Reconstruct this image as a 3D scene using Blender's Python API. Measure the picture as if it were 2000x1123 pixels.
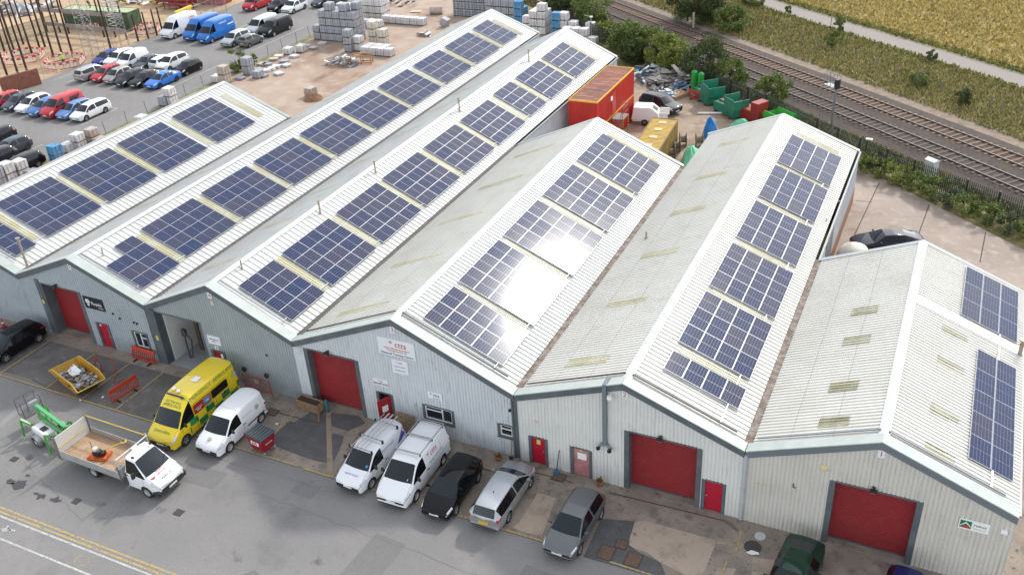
import bpy, bmesh, math, random
import numpy as np
from mathutils import Vector, Matrix
R = math.radians
PI = math.pi
for o in list(bpy.data.objects): bpy.data.objects.remove(o)
sc = bpy.context.scene
col = sc.collection
# ---------------- camera ----------------
CP = Vector((17.9435, -34.4254, 33.8782))
AX = (Vector((0.903033, 0.425796, -0.056834)), Vector((-0.174454, 0.484408, 0.857272)), Vector((-0.392553, 0.764229, -0.511718)))
FPX = 1834.61            # focal length in pixels of a 2000 px wide picture
cd = bpy.data.cameras.new('camera'); cam = bpy.data.objects.new('camera', cd); col.objects.link(cam)
cd.sensor_width = 36; cd.lens = FPX / 2000 * 36; cd.clip_end = 2000; cd.clip_start = .5
r_, u_, f_ = AX
cam.matrix_world = Matrix(((r_.x, u_.x, -f_.x, CP.x), (r_.y, u_.y, -f_.y, CP.y), (r_.z, u_.z, -f_.z, CP.z), (0, 0, 0, 1)))
sc.camera = cam
sc.render.resolution_x = 1024; sc.render.resolution_y = 574
# ---------------- light ----------------
SUN_AZ, SUN_EL = 11.0, 38.3        # azimuth from +Y towards +X, elevation
w = bpy.data.worlds.new('World'); sc.world = w; w.use_nodes = True
nt = w.node_tree
sky = nt.nodes.new('ShaderNodeTexSky'); sky.sky_type = 'NISHITA'; sky.sun_disc = False
sky.sun_elevation = R(SUN_EL); sky.sun_rotation = R(SUN_AZ)
sky.air_density = 1.0; sky.dust_density = 1.0; sky.ozone_density = .3
hsv = nt.nodes.new('ShaderNodeHueSaturation'); hsv.inputs['Saturation'].default_value = .3   # thin high cloud whitens the sky
nt.links.new(sky.outputs[0], hsv.inputs['Color']); nt.links.new(hsv.outputs[0], nt.nodes['Background'].inputs[0]); nt.nodes['Background'].inputs[1].default_value = .15
sl = bpy.data.lights.new('sun', 'SUN'); sl.energy = 1.1; sl.angle = R(3.5); sl.color = (1, .955, .88)
so = bpy.data.objects.new('sun', sl); col.objects.link(so)
sdir = Vector((math.sin(R(SUN_AZ)) * math.cos(R(SUN_EL)), math.cos(R(SUN_AZ)) * math.cos(R(SUN_EL)), math.sin(R(SUN_EL))))
so.rotation_euler = sdir.to_track_quat('Z', 'Y').to_euler(); so.location = (0, 60, 60)
sc.view_settings.view_transform = 'Standard'; sc.view_settings.look = 'None'
sc.view_settings.exposure = 1.3; sc.view_settings.gamma = 1
def G(px, py, z=0.0):
    "ground point (height z) that lies at pixel px,py of the 2000x1123 survey photograph"
    d = AX[0] * ((px - 1000) / FPX) - AX[1] * ((py - 561.5) / FPX) + AX[2]
    t = (z - CP.z) / d.z
    p = CP + d * t
    return Vector((p.x, p.y, z))
# ---------------- helpers ----------------
def tag(o, label=None, cat=None, group=None, kind=None):
    if label: o['label'] = label
    if cat: o['category'] = cat
    if group: o['group'] = group
    if kind: o['kind'] = kind
    return o
def thing(name, label, cat, loc=(0, 0, 0), rz=0, group=None):
    o = bpy.data.objects.new(name, None); col.objects.link(o); o.empty_display_size = .2
    o.location = loc; o.rotation_euler = (0, 0, rz)
    return tag(o, label, cat, group)
def link(name, me, parent=None, loc=None, rz=None, rot=None):
    o = bpy.data.objects.new(name, me); col.objects.link(o)
    if parent: o.parent = parent
    if loc is not None: o.location = loc
    if rz is not None: o.rotation_euler = (0, 0, rz)
    if rot is not None: o.rotation_euler = rot
    return o
def copy_tree(o, parent=None):
    c = o.copy(); col.objects.link(c); c.parent = parent
    for ch in o.children: copy_tree(ch, c)
    return c
_m = {}
def mat(name, c, rough=.6, metal=0., coat=0., layers=(), bump=0., bs=30., obj=False, spec=.5, stretch=None, island=0.):
    "layers: (colour, scale, lo, hi[, stretch, detail]) mixed over the base by noise"
    if name in _m: return _m[name]
    m = bpy.data.materials.new(name); m.use_nodes = True; t = m.node_tree; b = t.nodes['Principled BSDF']
    b.inputs['Roughness'].default_value = rough; b.inputs['Metallic'].default_value = metal
    b.inputs['Coat Weight'].default_value = coat; b.inputs['Coat Roughness'].default_value = .04
    b.inputs['Specular IOR Level'].default_value = spec
    L = t.links.new
    if obj:
        tc = t.nodes.new('ShaderNodeTexCoord'); pos = tc.outputs['Object']
    else:
        ge = t.nodes.new('ShaderNodeNewGeometry'); pos = ge.outputs['Position']
    cur = None
    def noise(scale, st=None, det=4):
        src = pos
        if st:
            mp = t.nodes.new('ShaderNodeMapping'); mp.inputs['Scale'].default_value = st; L(pos, mp.inputs[0]); src = mp.outputs[0]
        n = t.nodes.new('ShaderNodeTexNoise'); n.inputs['Scale'].default_value = scale; n.inputs['Detail'].default_value = det; n.inputs['Roughness'].default_value = .6
        L(src, n.inputs[0]); return n.outputs['Fac']
    for ly in layers:
        lc, s, lo, hi = ly[:4]; st = ly[4] if len(ly) > 4 else None; det = ly[5] if len(ly) > 5 else 5
        mr = t.nodes.new('ShaderNodeMapRange'); mr.inputs[1].default_value = lo; mr.inputs[2].default_value = hi; L(noise(s, st, det), mr.inputs[0])
        mx = t.nodes.new('ShaderNodeMix'); mx.data_type = 'RGBA'; mx.inputs[7].default_value = (*lc, 1)
        if cur: L(cur, mx.inputs[6])
        else: mx.inputs[6].default_value = (*c, 1)
        L(mr.outputs[0], mx.inputs[0]); cur = mx.outputs[2]
    if island:
        gi = t.nodes.new('ShaderNodeNewGeometry'); hs = t.nodes.new('ShaderNodeHueSaturation')
        mr = t.nodes.new('ShaderNodeMapRange'); mr.inputs[3].default_value = 1 - island; mr.inputs[4].default_value = 1 + island
        L(gi.outputs['Random Per Island'], mr.inputs[0]); L(mr.outputs[0], hs.inputs['Value'])
        if cur: L(cur, hs.inputs['Color'])
        else: hs.inputs['Color'].default_value = (*c, 1)
        cur = hs.outputs[0]
    if cur: L(cur, b.inputs['Base Color'])
    else: b.inputs['Base Color'].default_value = (*c, 1)
    if bump:
        bp = t.nodes.new('ShaderNodeBump'); bp.inputs['Strength'].default_value = bump; bp.inputs['Distance'].default_value = .05
        L(noise(bs), bp.inputs['Height']); L(bp.outputs[0], b.inputs['Normal'])
    _m[name] = m; return m
class MB:
    def __init__(s): s.v = []; s.f = []; s.m = []
    def add(s, vs, fs, m=0):
        n = len(s.v); s.v += [tuple(v) for v in vs]; s.f += [tuple(i + n for i in f) for f in fs]; s.m += [m] * len(fs); return s
    def box(s, x0, x1, y0, y1, z0, z1, m=0):
        return s.add([(x0, y0, z0), (x1, y0, z0), (x1, y1, z0), (x0, y1, z0), (x0, y0, z1), (x1, y0, z1), (x1, y1, z1), (x0, y1, z1)],
                     [(0, 3, 2, 1), (4, 5, 6, 7), (0, 1, 5, 4), (1, 2, 6, 5), (2, 3, 7, 6), (3, 0, 4, 7)], m)
    def cbox(s, c, d, M=None, m=0, taper=1):
        x, y, z = d[0] / 2, d[1] / 2, d[2] / 2; c = Vector(c); vs = []
        for k, zz in ((1, -z), (taper, z)):
            for a, b in ((-1, -1), (1, -1), (1, 1), (-1, 1)):
                p = Vector((a * x * k, b * y * k, zz)); p = (M @ p if M else p) + c; vs.append(p)
        return s.add(vs, [(0, 3, 2, 1), (4, 5, 6, 7), (0, 1, 5, 4), (1, 2, 6, 5), (2, 3, 7, 6), (3, 0, 4, 7)], m)
    def bar(s, p0, p1, a, b=None, m=0):
        "square bar from p0 to p1"
        p0, p1 = Vector(p0), Vector(p1); d = p1 - p0; b = b or a
        q = d.to_track_quat('Z', 'Y').to_matrix()
        return s.cbox((p0 + p1) / 2, (a, b, d.length), q, m)
    def tube(s, p0, p1, r0, r1=None, n=8, m=0, caps=True):
        p0, p1 = Vector(p0), Vector(p1); r1 = r0 if r1 is None else r1; q = (p1 - p0).to_track_quat('Z', 'Y').to_matrix(); vs = []
        for p, r in ((p0, r0), (p1, r1)):
            for i in range(n):
                a = 2 * PI * i / n; vs.append(p + q @ Vector((r * math.cos(a), r * math.sin(a), 0)))
        fs = [(i, (i + 1) % n, n + (i + 1) % n, n + i) for i in range(n)]
        if caps: fs += [tuple(range(n - 1, -1, -1)), tuple(range(n, 2 * n))]
        return s.add(vs, fs, m)
    def prism(s, pts, z0, z1, m=0):
        n = len(pts); vs = [(p[0], p[1], z0) for p in pts] + [(p[0], p[1], z1) for p in pts]
        return s.add(vs, [tuple(range(n - 1, -1, -1)), tuple(range(n, 2 * n))] + [(i, (i + 1) % n, n + (i + 1) % n, n + i) for i in range(n)], m)
    def flat(s, pts, z, m=0):
        a = sum(pts[i][0] * pts[(i + 1) % len(pts)][1] - pts[(i + 1) % len(pts)][0] * pts[i][1] for i in range(len(pts)))
        if a < 0: pts = pts[::-1]
        return s.add([(p[0], p[1], z) for p in pts], [tuple(range(len(pts)))], m)
    def lathe(s, prof, c, axis='Y', n=16, m=0):
        "prof: (radius, along); closed ring of profile swept round the axis through c"
        vs = []; k = len(prof)
        for i in range(n):
            a = 2 * PI * i / n
            for r, h in prof:
                p = {'Y': (r * math.cos(a), h, r * math.sin(a)), 'Z': (r * math.cos(a), r * math.sin(a), h), 'X': (h, r * math.cos(a), r * math.sin(a))}[axis]
                vs.append((p[0] + c[0], p[1] + c[1], p[2] + c[2]))
        fs = [(i * k + j, ((i + 1) % n) * k + j, ((i + 1) % n) * k + j + 1, i * k + j + 1) for i in range(n) for j in range(k - 1)]
        return s.add(vs, fs, m)
    def mesh(s, name, mats, smooth=False, bevel=0, seg=1):
        me = bpy.data.meshes.new(name); me.from_pydata(s.v, [], s.f); me.update()
        for mm in (mats if isinstance(mats, (list, tuple)) else [mats]): me.materials.append(mm)
        me.polygons.foreach_set('material_index', s.m)
        bm = bmesh.new(); bm.from_mesh(me)
        if bevel:
            bmesh.ops.remove_doubles(bm, verts=bm.verts, dist=1e-4)
            es = [e for e in bm.edges if len(e.link_faces) == 2 and e.calc_face_angle(0) > .6]
            bmesh.ops.bevel(bm, geom=es, offset=bevel, segments=seg, affect='EDGES', clamp_overlap=True)
        bmesh.ops.recalc_face_normals(bm, faces=bm.faces) if len(s.f) < 20000 and not getattr(s, 'keepn', False) else None
        bm.to_mesh(me); bm.free()
        if smooth:
            for p in me.polygons: p.use_smooth = True
            try: me.set_sharp_from_angle(angle=R(smooth if smooth > 1 else 35))
            except Exception: pass
        return me
    def obj(s, name, mats, parent=None, loc=None, rz=None, **k): return link(name, s.mesh(name, mats, **k), parent, loc, rz)
def text(s, size, m, parent, name, M, ext=.004, align='CENTER', shear=0, sx=1):
    "lettering as a thin mesh; M maps the text plane (x right, y up) into the parent's space"
    cu = bpy.data.curves.new('t', 'FONT'); cu.body = s; cu.size = size; cu.extrude = ext; cu.align_x = align; cu.align_y = 'CENTER'; cu.shear = shear; cu.resolution_u = 3
    to = bpy.data.objects.new('t', cu); col.objects.link(to); bpy.context.view_layer.update()
    me = bpy.data.meshes.new_from_object(to.evaluated_get(bpy.context.evaluated_depsgraph_get()))
    bpy.data.objects.remove(to); bpy.data.curves.remove(cu)
    me.transform(M @ Matrix.Diagonal((sx, 1, 1, 1))); me.materials.clear(); me.materials.append(m)
    return link(name, me, parent)
def FM(x, z, y=-.03): # matrix for lettering on a wall facing -Y
    return Matrix.Translation((x, y, z)) @ Matrix.Rotation(PI / 2, 4, 'X')
# ---- shared materials ----
WHT = mat('white_paint', (.8, .8, .79), .45)
BLK = mat('black_plastic', (.02, .02, .022), .5)
DGR = mat('dark_grey_trim', (.085, .105, .115), .5, layers=[((.13, .15, .155), 1.2, .4, .75)])
GALV = mat('galvanised_steel', (.45, .46, .47), .4, .7, layers=[((.3, .31, .32), 6, .4, .7)])
ALU = mat('aluminium', (.72, .73, .74), .35, .6)
RED = mat('red_door_paint', (.32, .016, .022), .4, layers=[((.22, .012, .018), 1.0, .45, .75)])
GLS = mat('window_glass', (.02, .025, .03), .06, spec=.8)
RUST = mat('rust', (.15, .105, .08), .85, layers=[((.28, .25, .22), 2.5, .42, .62), ((.06, .035, .025), 5, .55, .75)])
WOOD = mat('pallet_wood', (.34, .22, .12), .8, layers=[((.2, .13, .075), 5, .4, .7)])
CONC = mat('concrete', (.36, .31, .26), .9, layers=[((.24, .21, .18), .6, .4, .7), ((.42, .37, .32), 3, .5, .75)], bump=.1)
YEL = mat('yellow_line_paint', (.48, .34, .09), .8, layers=[((.19, .18, .17), 7, .46, .6), ((.36, .29, .15), 1.5, .45, .65)])
WLN = mat('white_line_paint', (.5, .5, .48), .8, layers=[((.2, .2, .2), 6, .5, .66), ((.38, .37, .35), 1.3, .45, .65)])
# ---------------- ground ----------------
ASPH = mat('asphalt', (.21, .202, .195), .92, layers=[((.255, .244, .232), .12, .4, .65), ((.14, .137, .135), .3, .55, .75), ((.22, .21, .2), 1.7, .45, .8), ((.15, .145, .14), 25, .5, .8, None, 2), ((.28, .27, .26), 55, .6, .7, None, 2), ((.12, .115, .11), .55, .64, .72)], bump=.35, bs=60)
ASP2 = mat('car_park_asphalt', (.22, .21, .2), .92, layers=[((.18, .175, .165), .15, .4, .65), ((.25, .24, .23), 2, .45, .8), ((.17, .16, .155), 20, .5, .8, None, 2)], bump=.2, bs=60)
ASPD = mat('dark_asphalt_patch', (.1, .098, .096), .9, layers=[((.13, .126, .122), 1.5, .4, .7), ((.055, .052, .05), 12, .5, .75)], bump=.25, bs=60)
APR = mat('apron_concrete', (.25, .208, .168), .92, layers=[((.32, .265, .21), .7, .45, .62), ((.17, .146, .122), 1.1, .52, .68), ((.07, .06, .055), 3.5, .6, .72)], bump=.15, bs=25)
SLB = mat('pale_slab_concrete', (.42, .33, .255), .92, layers=[((.31, .25, .19), .8, .5, .66), ((.15, .12, .1), 2.6, .6, .72), ((.38, .31, .25), 6, .5, .8)], bump=.15, bs=30)
DIRT = mat('yard_dirt', (.38, .28, .21), .95, layers=[((.3, .2, .14), .12, .45, .62), ((.44, .36, .29), .5, .45, .7), ((.22, .13, .08), .35, .58, .7, (1, .4, 1)), ((.3, .24, .19), 8, .5, .8)], bump=.5, bs=6)
DIR2 = mat('back_yard_dirt', (.34, .25, .18), .95, layers=[((.22, .17, .12), .3, .45, .65), ((.42, .33, .25), 1.0, .5, .7), ((.2, .16, .12), 10, .5, .8)], bump=.5, bs=6)
SAND = mat('training_ground_sand', (.42, .29, .17), .95, layers=[((.5, .37, .24), .2, .45, .65), ((.3, .2, .11), .7, .55, .72), ((.36, .26, .16), 7, .5, .8)], bump=.4, bs=6)
CYD = mat('yard_slab_concrete', (.36, .29, .24), .92, layers=[((.29, .23, .19), .3, .42, .62), ((.42, .36, .31), 1.2, .48, .7), ((.25, .17, .11), .22, .58, .7), ((.3, .25, .21), 9, .5, .8)], bump=.15, bs=20)
GRS = mat('rough_grass_ground', (.17, .15, .05), .95, layers=[((.25, .2, .08), .3, .4, .6), ((.09, .11, .03), .8, .5, .7), ((.3, .25, .11), 4, .5, .75)], bump=.8, bs=4)
MDW = mat('meadow_ground', (.32, .24, .08), .95, layers=[((.24, .2, .06), .25, .42, .6), ((.36, .28, .12), .9, .45, .65), ((.4, .3, .04), 3, .55, .65), ((.16, .15, .04), 2.2, .55, .7)], bump=.9, bs=3)
BLST = mat('ballast_stone', (.065, .048, .038), .95, layers=[((.1, .08, .066), 9, .55, .66), ((.03, .024, .02), 5, .5, .62), ((.085, .058, .042), .7, .45, .7)], bump=1.0, bs=14)
TARM = mat('lane_tarmac', (.26, .225, .2), .92, layers=[((.24, .21, .19), .5, .45, .7), ((.34, .3, .27), 5, .5, .75)], bump=.2)
BRNS = mat('brown_cess_soil', (.25, .19, .14), .95, layers=[((.15, .12, .08), 1.2, .45, .65), ((.33, .27, .2), 5, .5, .7)], bump=.7, bs=8)
def ground(name, pts, z, m, kind='structure'):
    o = MB().flat(pts, z).obj(name, m); return tag(o, kind=kind)
def strip(line, a, b):
    "polygon between offsets a and b (to the far side) of a polyline"
    L = [];Rr = []
    for i, p in enumerate(line):
        q = line[min(i + 1, len(line) - 1)]; p0 = line[max(i - 1, 0)]
        d = (Vector(q) - Vector(p0)).normalized(); n = Vector((-d.y, d.x))
        L.append(Vector(p) + n * a); Rr.append(Vector(p) + n * b)
    return [tuple(x) for x in L] + [tuple(x) for x in Rr[::-1]]
# rails: nearest rail centre line (world metres), running away to the upper left
RL = [(-75, 121.7), (-33.1, 88.3), (-11.6, 71.4), (5.85, 57.7), (16.8, 48.9), (24.0, 42.9), (60, 12.5)]
ground('ground', [(-500, -300), (500, -300), (500, 600), (-500, 600)], -.06, GRS)
ground('meadow', strip(RL, 23.4, 300), -.03, MDW)
ground('lane', strip(RL, 19.8, 23.1), -.015, TARM)
tag(MB().flat(strip(RL, 23.1, 23.25), .02).obj('lane_edge', CONC), kind='structure')
ground('grass_verge', strip(RL, 8.2, 19.8), -.025, GRS)
ground('trackside_soil', strip(RL, 7.2, 9.4), -.012, BRNS)
def ribbon(name, prof, m):
    mb = MB(); n = len(RL); k = len(prof)
    pts = [strip(RL, a, a + 1)[:n] for a, z in prof]
    vs = [(*pts[j][i], prof[j][1]) for i in range(n) for j in range(k)]
    mb.add(vs, [(i * k + j, (i + 1) * k + j, (i + 1) * k + j + 1, i * k + j + 1) for i in range(n - 1) for j in range(k - 1)])
    return tag(mb.obj(name, m), kind='structure')
ribbon('ballast_bed', [(-4.5, -.01), (-1.0, .02), (-.4, .12), (6.2, .12), (7.3, -.005)], BLST)
ground('front_yard', [(-120, -80), (90, -80), (90, .5), (-120, .5)], -.02, ASPH)
ground('car_park', [(-83.7, -60), (-61.4, -60), (-61.4, 140), (-83.7, 140)], 0, ASP2)
ground('training_ground', [(-200, -20), (-83.7, -20), (-83.7, 180), (-200, 180)], -.03, SAND)
ground('block_yard', [(-61.2, .6), (-36, .6), (-20, 30), (-14.5, 30), (-14.5, 62), (-27, 74), (-48, 92), (-61.2, 103)], -.012, DIRT)
ground('fence_verge', [(-61.5, .6), (-60.5, .6), (-60.5, 103), (-61.5, 103)], .004, mat('fence_verge_grass', (.13, .15, .05), .95, layers=[((.28, .22, .13), 1.5, .45, .6)], bump=.6, bs=8))
ground('back_yard', [(-15, 28), (8.2, 28), (8.2, 49), (4.4, 51.8), (-12, 62.3), (-15, 62)], -.008, DIR2)
ground('concrete_yard', [(11.5, 15), (60, 12), (60, 4), (25, 32.5), (12.6, 43.4), (11.5, 43.8)], -.004, CYD)
jm = MB()
for a, b in [((1717, 358), (1640, 520)), ((1815, 400), (1786, 480)), ((1925, 455), (1914, 512)), ((1672, 392), (1704, 395))]:
    p, q = G(*a), G(*b); d = (q - p).normalized(); n = Vector((-d.y, d.x, 0)) * .04
    jm.flat([tuple(v)[:2] for v in (p - n, q - n, q + n, p + n)], .001)
tag(jm.obj('slab_joints', mat('joint_dark', (.08, .065, .05), .95)), kind='structure')
# ---- front apron ----
ap = tag(MB().flat([(-45, -4.95), (26, -4.95), (26, .1), (-45, .1)], 0).obj('apron', APR), kind='structure')
def P(l): return [tuple(G(*p))[:2] for p in l]
ground('yard_resurfacing', [(-45, -4.95), (-45, -.9), (-22.8, -.9), (-20.5, -2.2), (-19.2, -4.95)], .004, mat('worn_dark_asphalt', (.15, .138, .128), .92, layers=[((.115, .108, .102), .5, .42, .6), ((.21, .185, .16), 1.3, .55, .7)], bump=.2, bs=50))
for i, l in enumerate([[(604, 806), (566, 830), (531, 852), (570, 862), (620, 874), (660, 884), (640, 838), (645, 800), (612, 792)],
                       [(566, 822), (534, 850), (530, 868), (560, 880), (610, 898), (640, 905), (644, 842), (610, 834)],
                       [(648, 846), (672, 852), (662, 880), (652, 900), (647, 895)], [(646, 806), (700, 812), (714, 826), (680, 842), (648, 832)],
                       [(1175, 1012), (1240, 1018), (1226, 1062), (1248, 1078), (1290, 1098), (1300, 1122), (1268, 1123), (1140, 1086)],
                       [(336, 770), (380, 780), (360, 812), (312, 806)], [(230, 745), (262, 735), (248, 762), (222, 768)]]):
    ground('asphalt_patch', P(l), .008 + .0005 * i, ASPD)
for i, l in enumerate([[(1240, 1018), (1258, 1016), (1400, 1055), (1420, 1062), (1398, 1062), (1372, 1123), (1340, 1123), (1290, 1098), (1262, 1078), (1228, 1066), (1232, 1040)],
                       [(1050, 962), (1086, 972), (1058, 1048), (1028, 1040), (1000, 1030), (1014, 1020)], [(1470, 1088), (1520, 1094), (1510, 1123), (1468, 1123)],
                       [(1400, 1108), (1438, 1110), (1432, 1123), (1396, 1123)], [(700, 845), (742, 826), (760, 840), (716, 880), (672, 935), (652, 930)],
                       [(885, 868), (972, 885), (960, 896), (882, 878)]]):
    ground('concrete_slab', P(l), .010 + .0005 * i, SLB if i != 4 else mat('brown_slab', (.2, .155, .12), .92, layers=[((.15, .12, .1), 1.5, .45, .7)]))
ground('concrete_strip', P([(637, 805), (646, 806), (651, 932), (639, 932)]), .014, mat('tan_strip', (.31, .23, .16), .9, layers=[((.22, .17, .13), 2, .5, .7)]))
kb = MB()
for a, b in [((882, 866), (970, 888)), ((970, 888), (962, 897)), ((520, 800), (620, 826)), ((1005, 912), (1120, 942)), ((1190, 962), (1420, 1018))]:
    p, q = G(*a), G(*b); d = (q - p).normalized(); n = Vector((-d.y, d.x, 0)) * .03
    kb.flat([tuple(v)[:2] for v in (p - n, q - n, q + n, p + n)], .018)
tag(kb.obj('apron_joints', mat('joint_dark', (.08, .065, .05), .95)), kind='structure')
# slab by the windows
tag(MB().box(-4.9, .1, -1.45, -.05, 0, .1).obj('entrance_slab', APR), kind='structure')
def line(name, pts, wd, m, z):
    mb = MB()
    for (x0, y0), (x1, y1) in pts:
        d = Vector((x1 - x0, y1 - y0)).normalized(); n = Vector((-d.y, d.x)) * wd / 2
        mb.flat([(x0 - n.x, y0 - n.y), (x1 - n.x, y1 - n.y), (x1 + n.x, y1 + n.y), (x0 + n.x, y0 + n.y)], z)
    return tag(mb.obj(name, m), kind='structure')
line('bay_lines', [((-45, -4.98), (-11, -4.98)), ((-10.6, -5.02), (4.6, -4.98)), ((7.0, -4.98), (9.4, -5.02))] + [((x, -4.9), (x, -.9)) for x in (-38.2, -34.7, -30.45, -27.35, -24.5, -14.0)] + [(tuple(G(1448, 1038)[:2]), tuple(G(1436, 1080)[:2])), (tuple(G(1420, 1095)[:2]), tuple(G(1410, 1123)[:2]))], .1, YEL, .022)
line('double_yellow_line', [((-60, -13.56), (40, -13.56)), ((-60, -13.8), (40, -13.8))], .11, YEL, -.016)
line('white_road_lines', [((-60, -14.03), (40, -14.03)), ((-60, -15.18), (40, -15.18))], .1, WLN, -.016)
# painted walker and bicycle roundel
am = MB()
for a, b in [((2, 1033), (18, 1030)), ((14, 1026), (20, 1036)), ((18, 1033), (29, 1036)), ((4, 1036), (14, 1035))]:
    p, q = G(*a), G(*b); d = (q - p).normalized(); n = Vector((-d.y, d.x, 0)) * .05
    am.flat([tuple(v)[:2] for v in (p - n, q - n, q + n, p + n)], -.014)
tag(am.obj('painted_arrow', WLN), kind='structure')
c = G(160, 1095, -.04); rg = MB(); n = 24
vs = [(c.x + r * math.cos(2 * PI * i / n), c.y + r * .8 * math.sin(2 * PI * i / n), -.014) for r in (.36, .4) for i in range(n)]
rg.add(vs, [(i, (i + 1) % n, n + (i + 1) % n, n + i) for i in range(n)]); tag(rg.obj('painted_ring', YEL), kind='structure')
ground('side_yard', [(23.5, .5), (90, .5), (90, 30), (23.5, 30)], -.03, APR)
ground('pale_repair_band', P([(0, 836), (0, 824), (70, 764), (82, 768)]), .0055 - .02, mat('pale_repair', (.26, .255, .25), .9))
ground('brown_repair_band', P([(0, 724), (88, 748), (86, 758), (0, 733)]), .006, mat('brown_repair', (.2, .17, .15), .9))
ground('tyre_mark', P([(64, 740), (124, 768), (123, 771), (62, 743)]), .0075, mat('tyre_rubber_mark', (.1, .095, .09), .9))
ck = MB(); random.seed(21)
for x0, y0, x1, y1 in ((-30, -6.2, -8, -6.0), (-12, -7.5, 4, -8.2), (0, -9, 9, -7), (-26, -10.5, -19, -12.6), (-19, -5.6, -17.5, -12.9)):
    p = Vector((x0, y0)); n_ = 26; q = Vector((x1, y1)); L_ = [p + (q - p) * (i / n_) + Vector((random.uniform(-.09, .09), random.uniform(-.09, .09))) for i in range(n_ + 1)]
    for a, b in zip(L_, L_[1:]):
        d = (b - a).normalized(); n = Vector((-d.y, d.x)) * .007; ck.flat([tuple(a - n), tuple(b - n), tuple(b + n), tuple(a + n)], -.0145)
tag(ck.obj('asphalt_cracks', mat('crack_dark', (.11, .105, .1), .95)), kind='structure')
for i, (x, y, w_, d_, a) in enumerate(((-15.5, -7.6, 2.6, 1.3, 3), (-3.5, -9.2, 1.8, 3.2, -4), (-24, -8.6, 3.4, .9, 2), (4.5, -7.4, 2.2, 1.5, -2), (-9.5, -6.3, 1.4, 1.0, 0))):
    v = [Vector((sx * w_ / 2, sy * d_ / 2)) for sx, sy in ((-1, -1), (1, -1), (1, 1), (-1, 1))]; ca, sa = math.cos(R(a)), math.sin(R(a))
    ground('patched_asphalt', [(x + p.x * ca - p.y * sa, y + p.x * sa + p.y * ca) for p in v], -.017 + .0003 * i, mat('repair_asphalt', (.185, .178, .172), .92, layers=[((.2, .195, .19), 1.2, .45, .7), ((.12, .118, .115), 22, .5, .7)], bump=.3, bs=60))
# damp marks
st = MB(); random.seed(4)
for cx, cy, r in [(38, 945, .55), (20, 940, .3), (80, 968, .3), (108, 976, .38), (70, 963, .18), (54, 928, .15)]:
    c = G(cx, cy); k = 14; st.flat([(c.x + r * (1 + random.uniform(-.5, .4)) * math.cos(2 * PI * i / k), c.y + r * .6 * (1 + random.uniform(-.5, .5)) * math.sin(2 * PI * i / k)) for i in range(k)], -.013)
tag(st.obj('damp_stains', mat('damp_asphalt', (.05, .05, .05), .6)), kind='structure')
DRN = mat('iron_cover', (.05, .045, .04), .7, layers=[((.09, .07, .055), 20, .5, .6)])
for i, (x, y, w_, d_, lb) in enumerate([(349, 1000, .5, .42, 'black iron gully grating in the open yard below the white truck cab'), (149, 978, .42, .38, 'small iron gully grating beside the long wet marks'), (28, 896, .42, .36, 'iron gully grating at the left beside the green lift trailer'), (1237, 1093, .75, .9, 'brown steel inspection cover on the yellow bay line right of the grey hatchback'), (1184, 1079, .75, .9, 'brown steel inspection cover nearest the grey hatchback'), (1214, 1063, .6, .6, 'worn steel cover just behind two others near the yellow line'), (532, 805, .75, .6, 'rusty square cover beside the white city van'), (1092, 932, .7, .6, 'brown square cover next to the blue broom')]):
    c = G(x, y); z = -.02 if y < 1060 and x < 400 and y > 890 else .0
    mb = MB().box(-w_ / 2, w_ / 2, -d_ / 2, d_ / 2, 0, 0.02).box(-w_ / 2 + .05, w_ / 2 - .05, -d_ / 2 + .05, d_ / 2 - .05, .02, 0.028, 1)
    tag(mb.obj('drain_cover', [DRN, DRN if i < 3 else mat('brown_cover', (.16, .09, .06), .8, layers=[((.1, .07, .05), 8, .45, .65)])], None, (c.x, c.y, z + .002 * i)), lb, 'drain cover')
# car park lines
line('parking_bay_lines', [((-70.3 + a, y), (-66 + a, y)) for a in (0,) for y in ()] + [((x, 31.0), (x, 36.2)) for x in (-82.6, -80.1, -77.6, -75.1, -72.6, -70.6, -68.2, -66.0)]
     + [((x, 41.6), (x, 51.8)) for x in (-82.0, -79.6, -77.2, -74.8, -72.4, -70.0, -67.6, -65.2)] + [((x, 58.8), (x, 69.5)) for x in (-79.0, -76.6, -74.2, -71.8, -69.4, -67.0, -65.0)]
     + [((x, 76.5), (x, 87.5)) for x in (-81.0, -78.4, -75.8, -73.2, -70.6, -68.0, -65.4)] + [((x, 20.4), (x, 25.6)) for x in (-76, -73.4, -70.8, -68.2, -65.6)] + [((-83, 36.3), (-66, 36.3)), ((-83, 19.0), (-66, 19.0))], .11, WLN, .006)
# ---------------- the terrace of workshop units ----------------
EV = 4.32
def metal(name, c, c2, grime, streak=(4, 4, .35)):
    return mat(name, c, .5, 0, 0, layers=[(c2, .5, .42, .68), (grime, 2.2, .56, .8, streak), (grime, .9, .62, .85), (grime, 16, .66, .74)])
RW = metal('white_roof_sheet', (.56, .56, .54), (.5, .5, .47), (.46, .45, .4), (.25, 5, .25))
RC = metal('cream_roof_sheet', (.62, .605, .55), (.57, .55, .49), (.48, .45, .39), (.25, 5, .25))
RG = metal('grey_roof_sheet', (.56, .56, .54), (.48, .48, .46), (.4, .4, .38), (.25, 5, .25))
WB = metal('blue_grey_wall_sheet', (.38, .42, .45), (.33, .37, .4), (.2, .22, .21))
WG = metal('grey_wall_sheet', (.32, .36, .37), (.28, .32, .33), (.2, .21, .2))
WP = metal('pale_blue_wall_sheet', (.57, .6, .62), (.52, .55, .57), (.2, .21, .22), (5, 5, .3))
WC = metal('off_white_wall_sheet', (.66, .66, .63), (.6, .6, .57), (.36, .34, .3), (5, 5, .25))
WR = metal('cream_wall_sheet', (.58, .56, .51), (.52, .5, .45), (.33, .29, .24), (5, 5, .25))
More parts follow.
